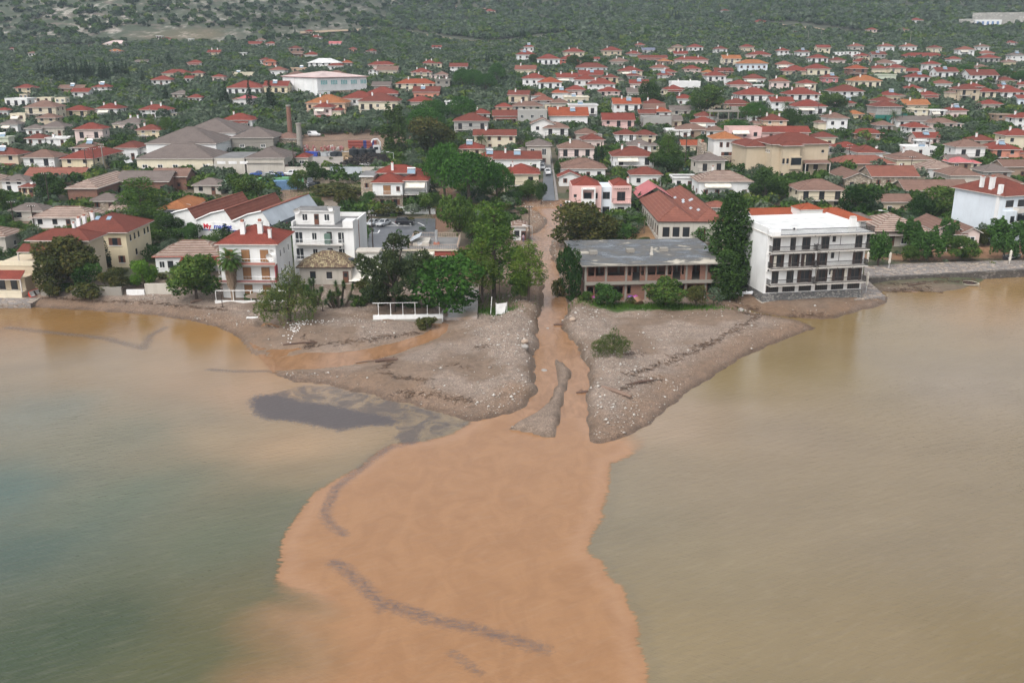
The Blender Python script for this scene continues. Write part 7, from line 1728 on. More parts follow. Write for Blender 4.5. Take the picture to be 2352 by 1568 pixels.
def yard():
 bar=MB()
 for a,r0,r1,z0,z1 in((0,.22,.3,0,.15),(0,.3,.3,.15,.75),(0,.3,.2,.75,.9)):bar.bar((0,0,z0),(0,0,z1),r0,0,10,r1)
 meshes=[bar.mesh('barrel',[plain(nm,c,.5)])for nm,c in(('dull_red_barrel',(.23,.05,.035)),('faded_pink_barrel',(.32,.14,.13)),('navy_barrel',(.02,.03,.14)),('white_barrel',(.45,.43,.4)))]
 rg=random.Random(11);a,b_=GV(800,352),GV(862,352);e0,e1=GV(695,352),GV(792,354)
 def one(m,p,sc=1.6):
  o=put('plastic_barrel',meshes[m],None,p,(0,0,rg.uniform(0,6)),(sc,sc,sc));tag(o,['dull red plastic barrel stacked on the racks of the yard','faded pink plastic barrel piled loosely in the yard','navy plastic barrel stacked in the yard racks','white plastic drum piled loosely in the yard'][m],'barrel',['red barrels on the racks','loose barrels','navy barrels on the racks','loose drums'][m])
 for lv in range(4):
  for k in range(26):
   p=a.lerp(b_,k/25);z=float(hgt(p.x,p.y));m=2 if k in(14,15,16,22,23)else 0;one(m,(p.x,p.y+2,z+.15+lv*.97),1.06)
 for k in range(60):
  p=e0.lerp(e1,rg.random());p.y+=rg.uniform(-2,3);z=float(hgt(p.x,p.y));one(rg.choice((0,1,1,3)),(p.x,p.y,z+rg.uniform(.1,1.8)),rg.uniform(.9,1.2))
 bx=MB();bx.box(-.9,.9,-.6,.6,0,.9,0);bx.box(-1.0,1.0,-.7,.7,.9,1.05,0);bx.box(-.7,.7,-.72,-.6,.2,.7,0);cm=[bx.mesh('crate',[plain(nm,c,.6)])for nm,c in(('black_crate',(.02,.025,.03)),('blue_crate',(.03,.06,.30)),('tan_crate',(.3,.22,.13)),('grey_crate',(.35,.36,.37)))]
 for k in range(22):
  p=GV(710+k*4.4,358+rg.uniform(0,2));m=1 if k<5 else rg.choice((0,0,0,2,3));o=put('storage_crate',cm[m],None,p,(0,0,rg.uniform(-.2,.2)),(1.1,1,1.4));tag(o,['black lidded crate in the yard row','blue lidded crate at the left of the yard row','tan lidded crate in the yard row','grey lidded crate in the yard row'][m],'crate',['black yard crates','blue yard crates','tan yard crates','grey yard crates'][m])
 tk=MB();tk.bar((0,0,0),(0,0,2.6),1.5,0,18);tk.bar((0,0,2.6),(0,0,3.1),1.5,0,18,.5);tk.bar((0,0,3.1),(0,0,3.5),.4,0,10)
 for k in range(6):tk.bar((0,0,.3+k*.4),(0,0,.38+k*.4),1.54,0,18)
 tm=tk.mesh('tank',[plain('black_water_tank',(.015,.018,.02),.4)])
 for x,lab in((813,'left black plastic water tank with a neck, in the yard'),(834,'middle black plastic water tank with a neck, in the yard'),(853,'right black water tank, next to the white crane lorry')):tag(put('water_tank',tm,None,GV(x,362)),lab,'tank','black water tanks')
 rl=MB();rl.bar((0,-1.0,1.2),(0,1.0,1.2),.5,0,10);rl.bar((0,-1.0,1.2),(0,-.9,1.2),1.2,0,16);rl.bar((0,.9,1.2),(0,1.0,1.2),1.2,0,16);rm=rl.mesh('reel',[plain('wood_reel',(.36,.26,.16),.8)])
 for x,y,lab in((797,356,'wooden cable reel left of the barrel racks'),(826,356,'wooden cable reel in the middle of the yard'),(846,358,'small wooden cable reel near the crane lorry'),(800,374,'big wooden cable reel beside the net heap')):tag(put('cable_reel',rm,None,GV(x,y),(0,0,rg.uniform(0,2))),lab,'cable reel','cable reels')
 p=GV(870,356);r=empty('crane_lorry',p,R(12),'white crane lorry with folded arm, right end of the yard','lorry');m=MB();m.box(-1.8,.4,-1.15,1.15,.6,3.0,0);m.box(-1.6,.2,-1.1,1.1,3.0,3.2,0);m.build('cab',PAINT['white'],r);m=MB();m.box(.5,4.8,-1.15,1.15,.8,1.1,0);m.build('bed',M_STEEL,r);m=MB();m.box(-1.86,-1.8,-1.0,1.0,1.8,2.8,0);m.box(-1.5,-.2,-1.2,-1.15,1.8,2.7,0);m.build('window',M_PANE,r);m=MB()
 pts=[(.7,0,1.1),(.7,0,4.0),(-.2,0,5.2),(-1.8,0,5.0),(-2.2,0,4.0)]
 for q0,q1 in zip(pts[:-1],pts[1:]):m.bar(q0,q1,.22,0,6)
 m.build('crane_arm',PAINT['white'],r)
 for x in(-1.2,3.6):
  for y in(-1.0,1.0):m=MB();m.bar((x,y-.15,.5),(x,y+.15,.5),.5,0,12);m.build('wheel',M_RUBBER,r)
 # heap of black fishing nets
 m=MB();rgn=random.Random(5);c=GV(855,378)
 for k in range(900):
  q=math.sqrt(rgn.random());t=rgn.uniform(0,6.28);x,y=q*10*math.cos(t),q*3.6*math.sin(t);z=3.4*(1-q*q)*rgn.uniform(.75,1.02)+.1;d=Vector((rgn.uniform(-1,1),rgn.uniform(-1,1),rgn.uniform(-.35,.35)))*.8;m.bar((x-d.x,y-d.y,z-d.z),(x+d.x,y+d.y,z+d.z),.1,0 if rgn.random()<.85 else 1,4)
 o=m.build('net_heap',[plain('black_nets',(.022,.02,.02),.9),plain('brown_nets',(.08,.06,.05),.9)]);o.location=c;tag(o,'great heap of black fishing nets and lines at the yard front','net heap')
 m=MB();m.poly([(-2.2,-.8,.2),(2.2,-.8,.3),(2.0,.8,1.0),(-1.8,.8,.9)],0);m.poly([(-1.8,.8,.9),(2.0,.8,1.0),(1.6,1.6,.2),(-1.6,1.6,.2)],0);o=m.build('white_sheet',M_FRAME);o.location=GV(838,381);tag(o,'crumpled white sheet lying before the net heap','sheet')
yard()
# ------------------------------------------------------------ poles, parasols, boats, people
POLES=[]
def pole(px,yb,yt,label,r=.14,mat=None,arms=1,lamp=False):
 p=GV(px,yb);h=(yb-yt)/pxm(p);q=empty('street_lamp' if lamp else 'utility_pole',p,0,label,'street lamp' if lamp else 'utility pole','poles along the streets');m=MB();m.bar((0,0,-1),(0,0,h),r,0,8,r*.7);m.build('post',mat or M_POLEW,q);POLES.append((p.x,p.y,p.z+h-.2))if arms and not lamp and yt>110 else None
 if lamp:
  m=MB();m.bar((0,0,h),(-1.5,-.1,h+.3),.05,0,6);m.build('arm',mat or M_STEEL,q);m=MB();m.box(-2.2,-1.4,-.25,.05,h+.22,h+.38,0);m.build('lamp_head',M_FRAME,q)
 else:
  for k in range(arms):
   m=MB();z=h-.35-k*.7;m.box(-.9,.9,-.06,.06,z,z+.12,0)
   for x in(-.8,-.3,.3,.8):m.bar((x,0,z+.12),(x,0,z+.34),.05,1,6)
   m.build('crossarm',[mat or M_POLEW,M_FRAME],q)
 return q
conc=M_CONC
for a in((1215,556,473,'thick wooden pole beside the torrent and striped-roof house'),(1147,699,622,'slim dark pole on the gravel bank by the pines',.1,None,0),(857,576,493,'wooden pole at the edge of the white-lined car park'),(36,535,462,'left pole of two leaning over the left lane'),(79,524,472,'dark pole behind the stepped beige house'),(116,484,398,'leaning wooden pole before the brick-fronted house'),(201,400,344,'left leg pole of the transformer frame'),(220,400,342,'right leg pole of the transformer frame'),(240,394,332,'pale concrete pole right of the transformer frame',.2,conc,2),(340,366,313,'dark pole at the corner of the low white gutter house'),(348,288,250,'pale leaning pole before the wide twin-chimneyed house',.16,conc,0),(676,396,322,'tall dark pole in front of the kiln house'),(952,358,302,'dark pole at the edge of the brownish poplar clump'),(1240,356,313,'pole at the far end of the street'),(1556,394,303,'left of two tall poles at the muddy crossing',.17),(1573,394,305,'right of two tall poles at the muddy crossing',.17),(1615,396,349,'dark pole before the battlemented stone corner'),(1644,398,366,'short pole at the stone wall end'),(1691,392,367,'short pole before the pink flats'),(1542,296,250,'pale pole beside the crumbling flat roof',.16,conc),(2070,290,257,'pole left of the scaffolded house'),(2091,398,360,'pole rising through the old brown roofs'),(1949,366,333,'pole behind the museum roof'),(2131,352,320,'pole right of the low solar-heater house'),(1877,282,238,'pole before the awninged balconies house'),(1855,101,72,'left slim tall mast of the football ground',.2,conc,0),(1885,95,70,'second slim tall mast of the football ground',.2,conc,0),(2089,108,73,'right slim tall mast of the football ground',.2,conc,0),(899,200,178,'pale pole before the cream orchard house',.2,conc),(935,236,206,'dark pole right of the cream paired-balcony house'),(120,208,183,'pale pole at the dark cypress rows',.2,conc),(1290,545,500,'short dark post at the pink villa gate',.08,None,0),(1160,448,405,'old pole beside the pine clump wall')):pole(*a)
for a in((2033,546,486,'tall lamp between hotel and run-down house',.12,M_STEEL,0,True),(1222,560,520,'lamp post by the flooded bank',.08,M_STEEL,0,True),(497,410,380,'lamp at the slogan wall',.1,M_STEEL,0,True),(905,385,352,'lamp right of the net heap',.1,M_STEEL,0,True),(440,500,470,'lamp between supermarket and lilac house',.1,M_STEEL,0,True),(1253,405,375,'lamp on the left kerb of the street',.09,M_STEEL,0,True)):pole(*a)
def wires():
 done=set()
 for i,a in enumerate(POLES):
  for j in sorted(range(len(POLES)),key=lambda j:(POLES[j][0]-a[0])**2+(POLES[j][1]-a[1])**2)[1:3]:
   b_=POLES[j];d=math.dist(a,b_)
   if(j,i)in done or(i,j)in done or d>75 or d<8:continue
   done.add((i,j));m=MB();P=[Vector(a).lerp(Vector(b_),t/8)-Vector((0,0,.028*d*4*(t/8)*(1-t/8)))for t in range(9)]
   for p,q in zip(P[:-1],P[1:]):
    for o_ in(-.5,.5):m.bar(p+Vector((o_,0,0)),q+Vector((o_,0,0)),.022,0,3)
   tag(m.build('power_cable',M_BLACK),'thin dark twin cable sagging between two utility poles','cable','cables between poles')
wires()
def shore_things():
 for px,yb,h,lab in((1991,614,3.0,'closed pale parasol right behind the hotel corner'),(2041,618,3.3,'closed pale parasol on the promenade near small trees'),(1989,671,3.6,'closed pale parasol on the stone quay by the hotel'),(2317,613,3.3,'closed pale parasol at the promenade right end')):
  p=GV(px,yb);r=empty('closed_parasol',p,0,lab,'parasol','closed parasols');m=MB();m.bar((0,0,-.3),(0,0,h),.04,0,6);m.build('pole',M_FRAME,r);m=MB()
  for z0,z1,a,b_ in((h*.33,h*.45,.16,.26),(h*.45,h*.66,.26,.2),(h*.66,h*.7,.17,.27),(h*.7,h*.95,.27,.22),(h*.95,h+.2,.3,.03)):m.bar((0,0,z0),(0,0,z1),a,0,9,b_)
  m.build('canopy',plain('old_canvas'+str(px),(.5,.46,.4),.9),r)
 p=GV(589,706);r=empty('thatched_parasol',p,0,'low thatched beach parasol left of the tamarisk','parasol');m=MB();m.bar((0,0,-.3),(0,0,2.3),.06,0,6);m.build('pole',M_DARKW,r);m=MB();m.bar((0,0,2.0),(0,0,2.6),1.7,0,12,.1);m.build('canopy',plain('grey_thatch',(.16,.12,.09),.95),r)
 for px,yb,yt,lab in((511,706,676,'bare parasol post on the beach before the palm'),(741,714,690,'bare brown parasol post right of the tamarisk')):
  p=GV(px,yb);r=empty('beach_post',p,0,lab,'post');m=MB();m.bar((0,0,-.3),(0,0,(yb-yt)/pxm(p)),.07,0,6);m.bar((-.4,0,.1),(.4,0,.1),.06,0,5);m.build('post',M_DARKW,r)
 p=GV(1128,722);r=empty('white_post',p,0,'thin white leaning post on the stony edge under the pines','post');m=MB();m.bar((-.1,0,-.2),(.15,0,3.0),.06,0,6);m.build('post',M_FRAME,r)
 p=GV(1152,722);r=empty('cloth_frame',p,.1,'white cloth hung over a small frame on the gravel bank','frame');m=MB();m.bar((-.9,0,-.2),(-.9,0,2.0),.05,1);m.bar((.9,.3,-.2),(.9,.3,2.0),.05,1);m.poly([(-.85,-.05,.1),(.5,.1,-.1),(.85,.3,1.9),(-.85,.0,1.8)],0);m.poly([(-.85,.0,1.8),(.85,.3,1.9),(.85,.6,1.2),(-.85,.3,1.1)],0);m.build('cloth',[M_FRAME,M_FRAME],r)
 def hull(nm,p,rz,L,w,hh,mat,label,tilt=0.0,inner=None):
  r=empty(nm,p,R(rz),label,'boat');r.rotation_euler=(R(tilt),0,R(rz));n_=10;S=[]
  for k in range(n_+1):
   t=k/n_;x=-L/2+L*t;b_=w/2*(1-max(0,(t-.35)/.65)**2.2)*(.8+.2*min(1,t*4));sh=hh*(1+.35*t*t);kz=hh*.25*max(0,(t-.7)/.3)**2;S.append([(x,-b_,sh),(x,-b_*.75,kz+hh*.3),(x,0,kz),(x,b_*.75,kz+hh*.3),(x,b_,sh)])
  m=MB()
  for a,b_ in zip(S[:-1],S[1:]):
   for i in range(4):m.poly([a[i],a[i+1],b_[i+1],b_[i]],0);m.poly([tuple(np.array(v)*(1,.9,1)+(0,0,.05))for v in(b_[i],b_[i+1],a[i+1],a[i])],1)
   for i in(0,4):m.bar(a[i],b_[i],.06,2,5)
  m.poly(S[0],0);m.build('hull',[mat,inner or M_DARKW,M_FRAME if nm=='dinghy' else mat],r);m=MB()
  for t in(.3,.55):x=-L/2+L*t;m.box(x-.15,x+.15,-w*.4,w*.4,hh*.65,hh*.72,0)
  m.build('bench',M_DARKW,r);return r
 hull('wrecked_boat',GV(2230,655),-35,2.9,1.1,.5,plain('bleached_hull',(.5,.45,.36),.8),'small wrecked boat half sunk at the right shore',30);hull('dinghy',GV(2325,596),20,4.2,1.7,.8,plain('black_hull',(.03,.03,.035),.4),'dark dinghy with white rim under the promenade trees',10,M_STEEL);hull('red_boat',GV(88,674),60,3.8,1.3,.6,plain('red_hull',(.45,.05,.03),.4),'red and white boat leaning behind the left quay wall',55,M_FRAME)
 p=GV(2140,672);o=MB();rg=random.Random(8)
 # driftwood logs
 for k,(px,py,L,rr,rz,lab)in enumerate(((1416,902,5.0,.3,-48,'thick brown log with a cleft end on the right gravel'),(1470,880,4.0,.16,25,'pale forked branch near the thick brown log'),(888,829,3.2,.28,10,'black tree trunk piece on the side stream bar'),(451,693,2.0,.26,40,'pale fallen post under the leafy beach tree'),(1290,748,2.6,.22,-10,'drift root jutting from the right bank near the ivy'),(1345,903,2.4,.2,5,'drift branch on the lip of the right channel'),(842,832,3.0,.1,18,'thin dark branch lying on the gravel bar'),(690,790,5,.12,12,'long dark stick left of the black net pile'),(2105,655,4,.12,20,'bare branch on the sand under the sea wall'),(2085,672,3.4,.16,-8,'plank-like timber in the shallows by the quay'),(1690,705,3.4,.1,-55,'thin pole leaning in the rubble by the hotel'))):
  q=GV(px,py);m=MB();m.bar((-L/2,0,.1),(0,.1,.18),rr*.8,0,7,rr);m.bar((0,.1,.18),(L/2,-.1,.22),rr,0,7,rr*.6);m.bar((L*.2,0,.2),(L*.35,.5,.5),rr*.4,0,5,rr*.15);oo=m.build('driftwood_log',plain('driftwood'+str(k),(.10,.06,.045)if k%3 else(.18,.12,.09),.9),None,q,(0,0,R(rz)));tag(oo,lab,'log')
 m=MB();m.box(-.9,.9,-.3,.3,0,.12,0);o=m.build('white_board',M_FRAME,None,GV(579,730),(0,0,.15));tag(o,'white foam board lying on the beach sand','board')
 m=MB();m.bar((-2.2,0,.2),(2.2,.2,.6),.12,0);m.bar((-2,.5,.2),(2.3,.7,.8),.12,0);m.bar((-2,0,.2),(-2,.5,.2),.1,0);m.bar((2.2,.2,.6),(2.3,.7,.8),.1,0);m.bar((.5,-.3,.1),(1.2,.9,.9),.1,0);o=m.build('bent_bedstead',M_STEEL,None,GV(1698,680),(0,0,-.3));tag(o,'bent white metal frame in the debris beside the hotel','frame')
 m=MB();m.bar((0,0,.15),(0,.9,.75),1.0,0,18,.97);m.bar((0,.9,.75),(0,.92,.77),.97,0,18,.1);o=m.build('rusty_drum_lid',plain('rusty_disc',(.22,.12,.07),.8),None,GV(1466,702),(0,0,.5));tag(o,'brown dish-like disc lying on the grass by the unfinished building','disc')
 for px,py,lab in((1702,714,'round orange boulder at the hotel debris'),(1206,798,'large tan boulder on the left gravel bank'),(1258,760,'boulder in midstream with a foam tail'),(1250,856,'small dark boulder at the upper island channel'),(1205,786,'grey boulder among the left bank cobbles'),(1315,735,'rust coloured boulder on the right bank crest')):
  m=MB();rg2=random.Random(px);P=[Vector((rg2.gauss(0,1),rg2.gauss(0,1),rg2.gauss(0,1))).normalized()for _ in range(40)]
  import bmesh
  bmx=bmesh.new();bmesh.ops.create_icosphere(bmx,subdivisions=2,radius=.55)
  for v in bmx.verts:v.co*=1+.3*(vnoise(v.co.x*3+px,v.co.y*3+v.co.z*2,3)-.5);v.co.z*=.7
  me=bpy.data.meshes.new('boulder');bmx.to_mesh(me);bmx.free();me.materials.append(plain('boulder_stone'+str(px),(.34,.26,.2)if px%2 else(.26,.24,.22),.9));tag(put('boulder',me,None,GV(px,py)+Vector((0,0,.15))),lab,'boulder')
shore_things()
def person(px,py,shirt,legs,label,lean=0.0,stride=.18,rz=0.0,z=None):
 """one skinned body, about 1.72 m, with arms and legs in a standing or walking pose"""
 p=GV(px,py);r=empty('person',p,R(rz),label,'person');V=[(0,0,.95),(0,0,1.2),(0,-lean,1.42),(0,-lean,1.54),(0,-lean*1.2-.02,1.66),(.1,-stride,.5),(.1,-stride*.6+.02,.06),(.1,-stride-.12,.03),(-.1,stride*.6,.5),(-.1,stride*1.5,.07),(-.1,stride*1.3,.03),(.2,-lean,1.38),(.27,.05,1.12),(.25,-.1,.9),(-.2,-lean,1.38),(-.27,-.06,1.12),(-.25,-.16,.92),(.09,0,.9),(-.09,0,.9)]
 E=[(0,1),(1,2),(2,3),(3,4),(0,17),(17,5),(5,6),(6,7),(0,18),(18,8),(8,9),(9,10),(2,11),(11,12),(12,13),(2,14),(14,15),(15,16)]
 RAD=[.15,.15,.15,.06,.1,.075,.05,.045,.075,.05,.045,.06,.05,.04,.06,.05,.04,.1,.1]
 me=bpy.data.meshes.new('person_body');me.from_pydata(V,E,[]);o=put('body',me,r);md=o.modifiers.new('skin','SKIN');sv=me.skin_vertices[0].data if me.skin_vertices else None
 if sv is None:
  bm_=bmesh.new();bm_.from_mesh(me);bm_.verts.layers.skin.verify();bm_.to_mesh(me);bm_.free();sv=me.skin_vertices[0].data
 for i,rr in enumerate(RAD):sv[i].radius=(rr,rr*.85,)
 sv[0].use_root=True;o.modifiers.new('smooth','SUBSURF').levels=1
 m,n,l,b=nt('clothes_%d'%px);tc=n.new('ShaderNodeTexCoord');sx=n.new('ShaderNodeSeparateXYZ');l.new(tc.outputs['Object'],sx.inputs[0]);z_=sx.outputs[2]
 col=mixc(n,l,mathn(n,l,'GREATER_THAN',z_,.95),legs,shirt);col=mixc(n,l,mathn(n,l,'GREATER_THAN',z_,1.5),col,(.5,.32,.23));col=mixc(n,l,mathn(n,l,'GREATER_THAN',z_,1.7),col,(.03,.02,.015));col=mixc(n,l,mathn(n,l,'LESS_THAN',z_,.07),col,(.02,.02,.02));l.new(col,b.inputs['Base Color']);b.inputs['Roughness'].default_value=.8;me.materials.append(m)
 return r
import bmesh
person(1528,396,(.05,.06,.08),(.03,.03,.04),'person in dark clothes walking along the muddy crossing',rz=80);person(1635,399,(.5,.2,.25),(.3,.3,.32),'person in a pink top standing by the stone wall',rz=20)
person(1202,556,(.35,.25,.3),(.08,.1,.2),'person standing in the doorway side of the torrent house',stride=.05);person(1288,482,(.06,.07,.1),(.05,.05,.06),'person in dark clothes at the torrent edge by the villa',stride=.1,rz=-40)
person(1174,452,(.45,.05,.04),(.1,.1,.12),'person in red in the yard of the two-door balcony house',stride=.05);person(1192,452,(.7,.7,.68),(.03,.03,.04),'person in white and black in the yard of the two-door balcony house',stride=.05);person(1201,452,(.03,.03,.03),(.03,.03,.035),'person in black, rightmost in the balcony house yard',stride=.05)
# ------------------------------------------------------------ trees one can tell apart (kind, left, right, top, foot, label, seed)
T_=tree_px
for a in(('brownish',90,228,546,664,'big brownish-green tree between the stepped beige and yellow houses','tree',None,1),('mulberry',174,232,602,670,'upright bushy tree behind the ivy-draped wall','tree',None,2),('cypress',232,258,540,622,'ragged conifer spire before the yellow house balcony','tree',None,2),('lime',305,362,596,660,'bright fresh-green vine arbour right of the yellow house','tree',None,3),('brownish',236,300,618,668,'low yellowish garden tree behind the beach wall','tree',None,5),
 ('broad',390,514,586,688,'full green tree overhanging the beach before the low striped house','tree',None,4),('dark',358,420,488,546,'clipped round dark tree left of the supermarket','tree',None,3),('mulberry',420,457,512,557,'small tree against the white supermarket wall','tree',None,4),('pine',272,386,410,528,'broad deep-green pine behind the yellow house','tree',None,3),('cypress',505,540,514,560,'narrow evergreen at the supermarket sign','tree',None,3),
 ('tamarisk',594,732,618,738,'sprawling yellow-green tamarisk leaning over the beach','tree',None,1),('feather',826,980,540,716,'tall feathery dark tree above the white post fence','tree',None,1),('dome',944,1102,594,722,'single umbrella pine beside the muddy ramp','tree',None,2),('pine',1062,1206,466,684,'tallest pine of the streamside group','tree',None,5),('pine',1064,1150,548,694,'light-topped pine with a bare leaning trunk','tree',None,4),('pine',1172,1256,554,690,'pine leaning over the torrent, right of the group','tree',None,2),
 ('broad',1010,1094,450,566,'leafy tree left of the tallest pine','tree',None,6),('brownish',1272,1416,466,574,'wide brown-tinged tree right of the torrent','tree',None,3),('ivyt',1282,1334,566,692,'ivy-smothered tree against the unfinished building','tree',None,2),('tall',1622,1722,446,660,'tall dense evergreen left of the hotel','tree',None,5),('tall',1628,1700,574,686,'smaller leafy tree at the unfinished building corner','tree',None,6),
 ('mulberry',1366,1424,652,702,'shrubby tree before the painted lettering','tree',None,7),('broad',1484,1572,640,704,'big shrub in the middle of the unfinished front','tree',None,7),('brownish',1574,1622,656,706,'dull shrub right of the middle front shrub','tree',None,6),('olive',1618,1660,660,700,'grey-green bush at the debris corner','tree',None,5),
 ('shoots',1990,2042,534,612,'promenade tree touching the hotel corner','tree','promenade trees',1),('shoots',2056,2118,502,572,'upright promenade tree before the run-down house','tree','promenade trees',2),('shoots',2092,2164,532,600,'broad promenade tree with a forked trunk','tree','promenade trees',3),('shoots',2140,2190,502,566,'promenade tree before the pink cottage gable','tree','promenade trees',4),('broad',2164,2244,542,600,'dense low promenade tree, widest of its row','tree','promenade trees',8),('broad',2070,2110,564,602,'low bush at the broken kerb of the promenade','tree','promenade trees',9),('brownish',2234,2264,526,566,'small weeping tree at the pink cottage end','tree','promenade trees',7),('shoots',2272,2344,500,566,'spreading tree before the tall bluish house','tree','promenade trees',5),('shoots',2280,2328,538,596,'rounded promenade tree left of the dark dinghy','tree','promenade trees',6),('shoots',2328,2376,526,602,'promenade tree cut by the right edge','tree','promenade trees',7),
 ('ivyt',1926,2010,424,500,'great creeper-covered mound behind the hotel','tree',None,3),('broad',2120,2228,432,505,'leafy crowns over the gap left of the tall bluish house','tree',None,10),('ivyt',2080,2140,446,506,'vine mass beside the lean brown roof','tree',None,4),
 ('umbrella',978,1066,332,462,'left umbrella pine of the big clump','tree','umbrella pine clump',3),('umbrella',1012,1146,352,478,'front and largest umbrella pine of the clump','tree','umbrella pine clump',4),('umbrella',1104,1180,376,470,'right umbrella pine of the clump by the balcony house','tree','umbrella pine clump',5),
 ('umbrella',936,1018,250,316,'flat-domed bright pine behind the brownish clump','tree',None,3),('umbrella',958,1030,232,288,'dark-domed pine behind the bright one','tree',None,4),('umbrella',1026,1094,224,286,'domed pine next to the rear red roofs','tree',None,5),('umbrella',1042,1084,158,208,'left of four dome pines below the cypress group','tree','dome pines',2),('umbrella',1064,1110,162,210,'second of four dome pines below the cypress group','tree','dome pines',3),('umbrella',1094,1140,172,214,'third of four dome pines below the cypress group','tree','dome pines',4),('umbrella',1122,1160,147,196,'fourth and highest dome pine below the cypress group','tree','dome pines',5),
 ('brownish',946,1036,272,362,'big brown-tinged tree left of the old grey house','tree',None,2),('poplar',876,912,240,366,'left tall poplar beside the crane lorry','tree','poplars',1),('poplar',900,936,246,366,'right tall poplar beside the crane lorry','tree','poplars',2),('dark',700,750,372,420,'lone round-headed pine before the factory wall','tree',None,7),('broad',664,704,392,440,'small round tree beside parked silver saloon','tree',None,3),('broad',526,604,400,462,'leafy tree in front of the containers','tree',None,5),('brownish',770,822,440,486,'thin twisted tree in the muddy square','tree',None,4),('mulberry',824,864,442,484,'bushy tree left of the stone house corner','tree',None,3),('broad',962,1012,442,492,'round tree right of the stone house','tree',None,11),('broad',712,744,454,486,'bush beside the wheelbarrow in the muddy square','tree',None,2),
 ('pine',1506,1556,304,400,'dark conical cedar left of two tall poles','tree',None,7),('dark',1494,1560,352,402,'hedge-like green mass under the cedar','tree',None,2),('dark',1718,1798,386,460,'big round dark tree before the museum','tree',None,4),('umbrella',1660,1716,276,318,'bright dome pine beside the pink flats','tree',None,2),('umbrella',1700,1760,238,292,'dome pine behind the peach house','tree',None,3),('dark',1796,1836,252,298,'round tree below the awninged balconies','tree',None,3),('dark',1468,1516,190,248,'very dark tall tree in the second row','tree',None,8),('broad',1586,1660,200,268,'big soft green tree right of the low white house','tree',None,12),('broad',1882,1948,216,258,'dense green tree left of the orange hats','tree',None,13),('dark',1213,1240,126,154,'dark tree left of the red-walled villa','tree',None,9),('dark',1300,1330,128,158,'left dark tree hiding the red-walled villa','tree',None,10),('dark',1334,1364,130,160,'right dark tree hiding the red-walled villa','tree',None,11),('brownish',1196,1232,205,236,'brown scrubby tree left of the tall square house','tree',None,6),
 ('pine',340,362,264,312,'bluish conifer before the wide twin-chimneyed house','tree',None,8),('pine',366,402,270,318,'broad bluish conifer among the left olives','tree',None,9),('dark',82,150,398,470,'dense tree left of the brick-fronted house','tree',None,12),('broad',-30,24,432,500,'garden tree at the left edge','tree',None,14),('broad',1176,1214,620,690,'undergrowth tree under the leaning pine','tree',None,15),('dark',1230,1256,420,470,'dark street tree left of the carriageway','tree',None,13),('broad',1190,1236,414,462,'garden tree before the balcony house','tree',None,16),('dark',1272,1286,372,412,'narrow street tree right of the carriageway','tree',None,14),('umbrella',2160,2200,150,172,'left dome pine of the dark belt','tree','pine belt',2),('umbrella',2196,2240,150,178,'second dome pine of the dark belt','tree','pine belt',3),('umbrella',2236,2280,155,184,'third dome pine of the dark belt','tree','pine belt',4),('umbrella',2280,2326,158,188,'fourth dome pine of the dark belt','tree','pine belt',5),('umbrella',2322,2366,164,194,'right dome pine of the dark belt','tree','pine belt',2),('umbrella',2076,2130,134,156,'dome pine before the four linked roofs','tree','pine belt',3),('umbrella',2116,2162,140,164,'dome pine right of the four linked roofs','tree','pine belt',4)):T_(*a)
T_('fanpalm',508,566,572,690,'skirted fan palm in front of the red-roofed house',seed=1);T_('yucca',690,750,638,700,'left yucca clump before the mossy cottage','plant',None,1);T_('yucca',740,815,640,704,'right yucca clump before the mossy cottage','plant',None,2)
T_('palm',1090,1124,308,348,'spiky palm beside the blank stained wall',seed=2);T_('palm',2036,2064,252,290,'date palm before the green building net',seed=3);T_('palm',1468,1490,488,536,'small palm beside the derelict warehouse',seed=4);T_('palm',1790,1816,232,270,'date palm left of the awninged balconies',seed=2);T_('palm',1458,1492,546,562,'low banana-like plant in the flooded yard','plant',seed=3);T_('palm',488,514,536,572,'small palm left of the red-roofed palm house',seed=2)
for a in(('shrub',98,140,646,682,'left ivy mound hanging over the beach wall'),('shrub',166,242,650,684,'wide ivy mound hanging over the beach wall'),('shrub',955,1004,728,754,'uprooted bush washed up by the white post fence'),('tamarisk',1362,1448,752,812,'washed-up green bush alone on the right gravel'),('shrub',1268,1300,640,684,'ivy bush spilling to the torrent edge'),('shrub',860,930,470,492,'clipped hedge before the stone house'),('shrub',720,830,424,446,'bramble heap on the grassy plot')):T_(*a,'shrub',None,2)
T_('shrub',1330,1360,668,690,'weeds at the corner of the unfinished building','shrub',None,3)
SHR=[(250,640,30),(278,630,26),(310,655,30),(345,648,28),(372,640,24),(150,668,30),(214,640,30),(330,626,24),(470,664,30),(575,690,26),(632,690,34),(655,676,30),(700,668,30),(770,690,34),(822,702,34),(850,696,40),(884,700,44),(918,704,42),(950,706,36),(838,668,34),(985,706,26),(1185,650,34),(1205,668,30),(1180,600,40),(1075,590,36),(1100,556,40),(1150,540,40),(1060,500,40),(1100,490,44),(1140,478,44),(1180,470,40),(1160,500,36),(1200,490,30),(1310,690,20),(1450,700,24),(1660,690,30),(1690,650,30),(1720,600,30),(1410,560,40),(1440,545,36),(1480,560,30),(1960,560,36),(1944,520,36),(2030,590,26),(2130,590,24),(2210,590,26)]
for k,(x,y,w)in enumerate(SHR):T_('shrub',x-w/2,x+w/2,y-w*(.5+.12*(k%4)),y,'dense garden shrub by the shore '+('left' if x<1230 else 'right')+' of the torrent','shrub','shore shrubs '+('left' if x<1230 else 'right')+' of the torrent',1+k%3)
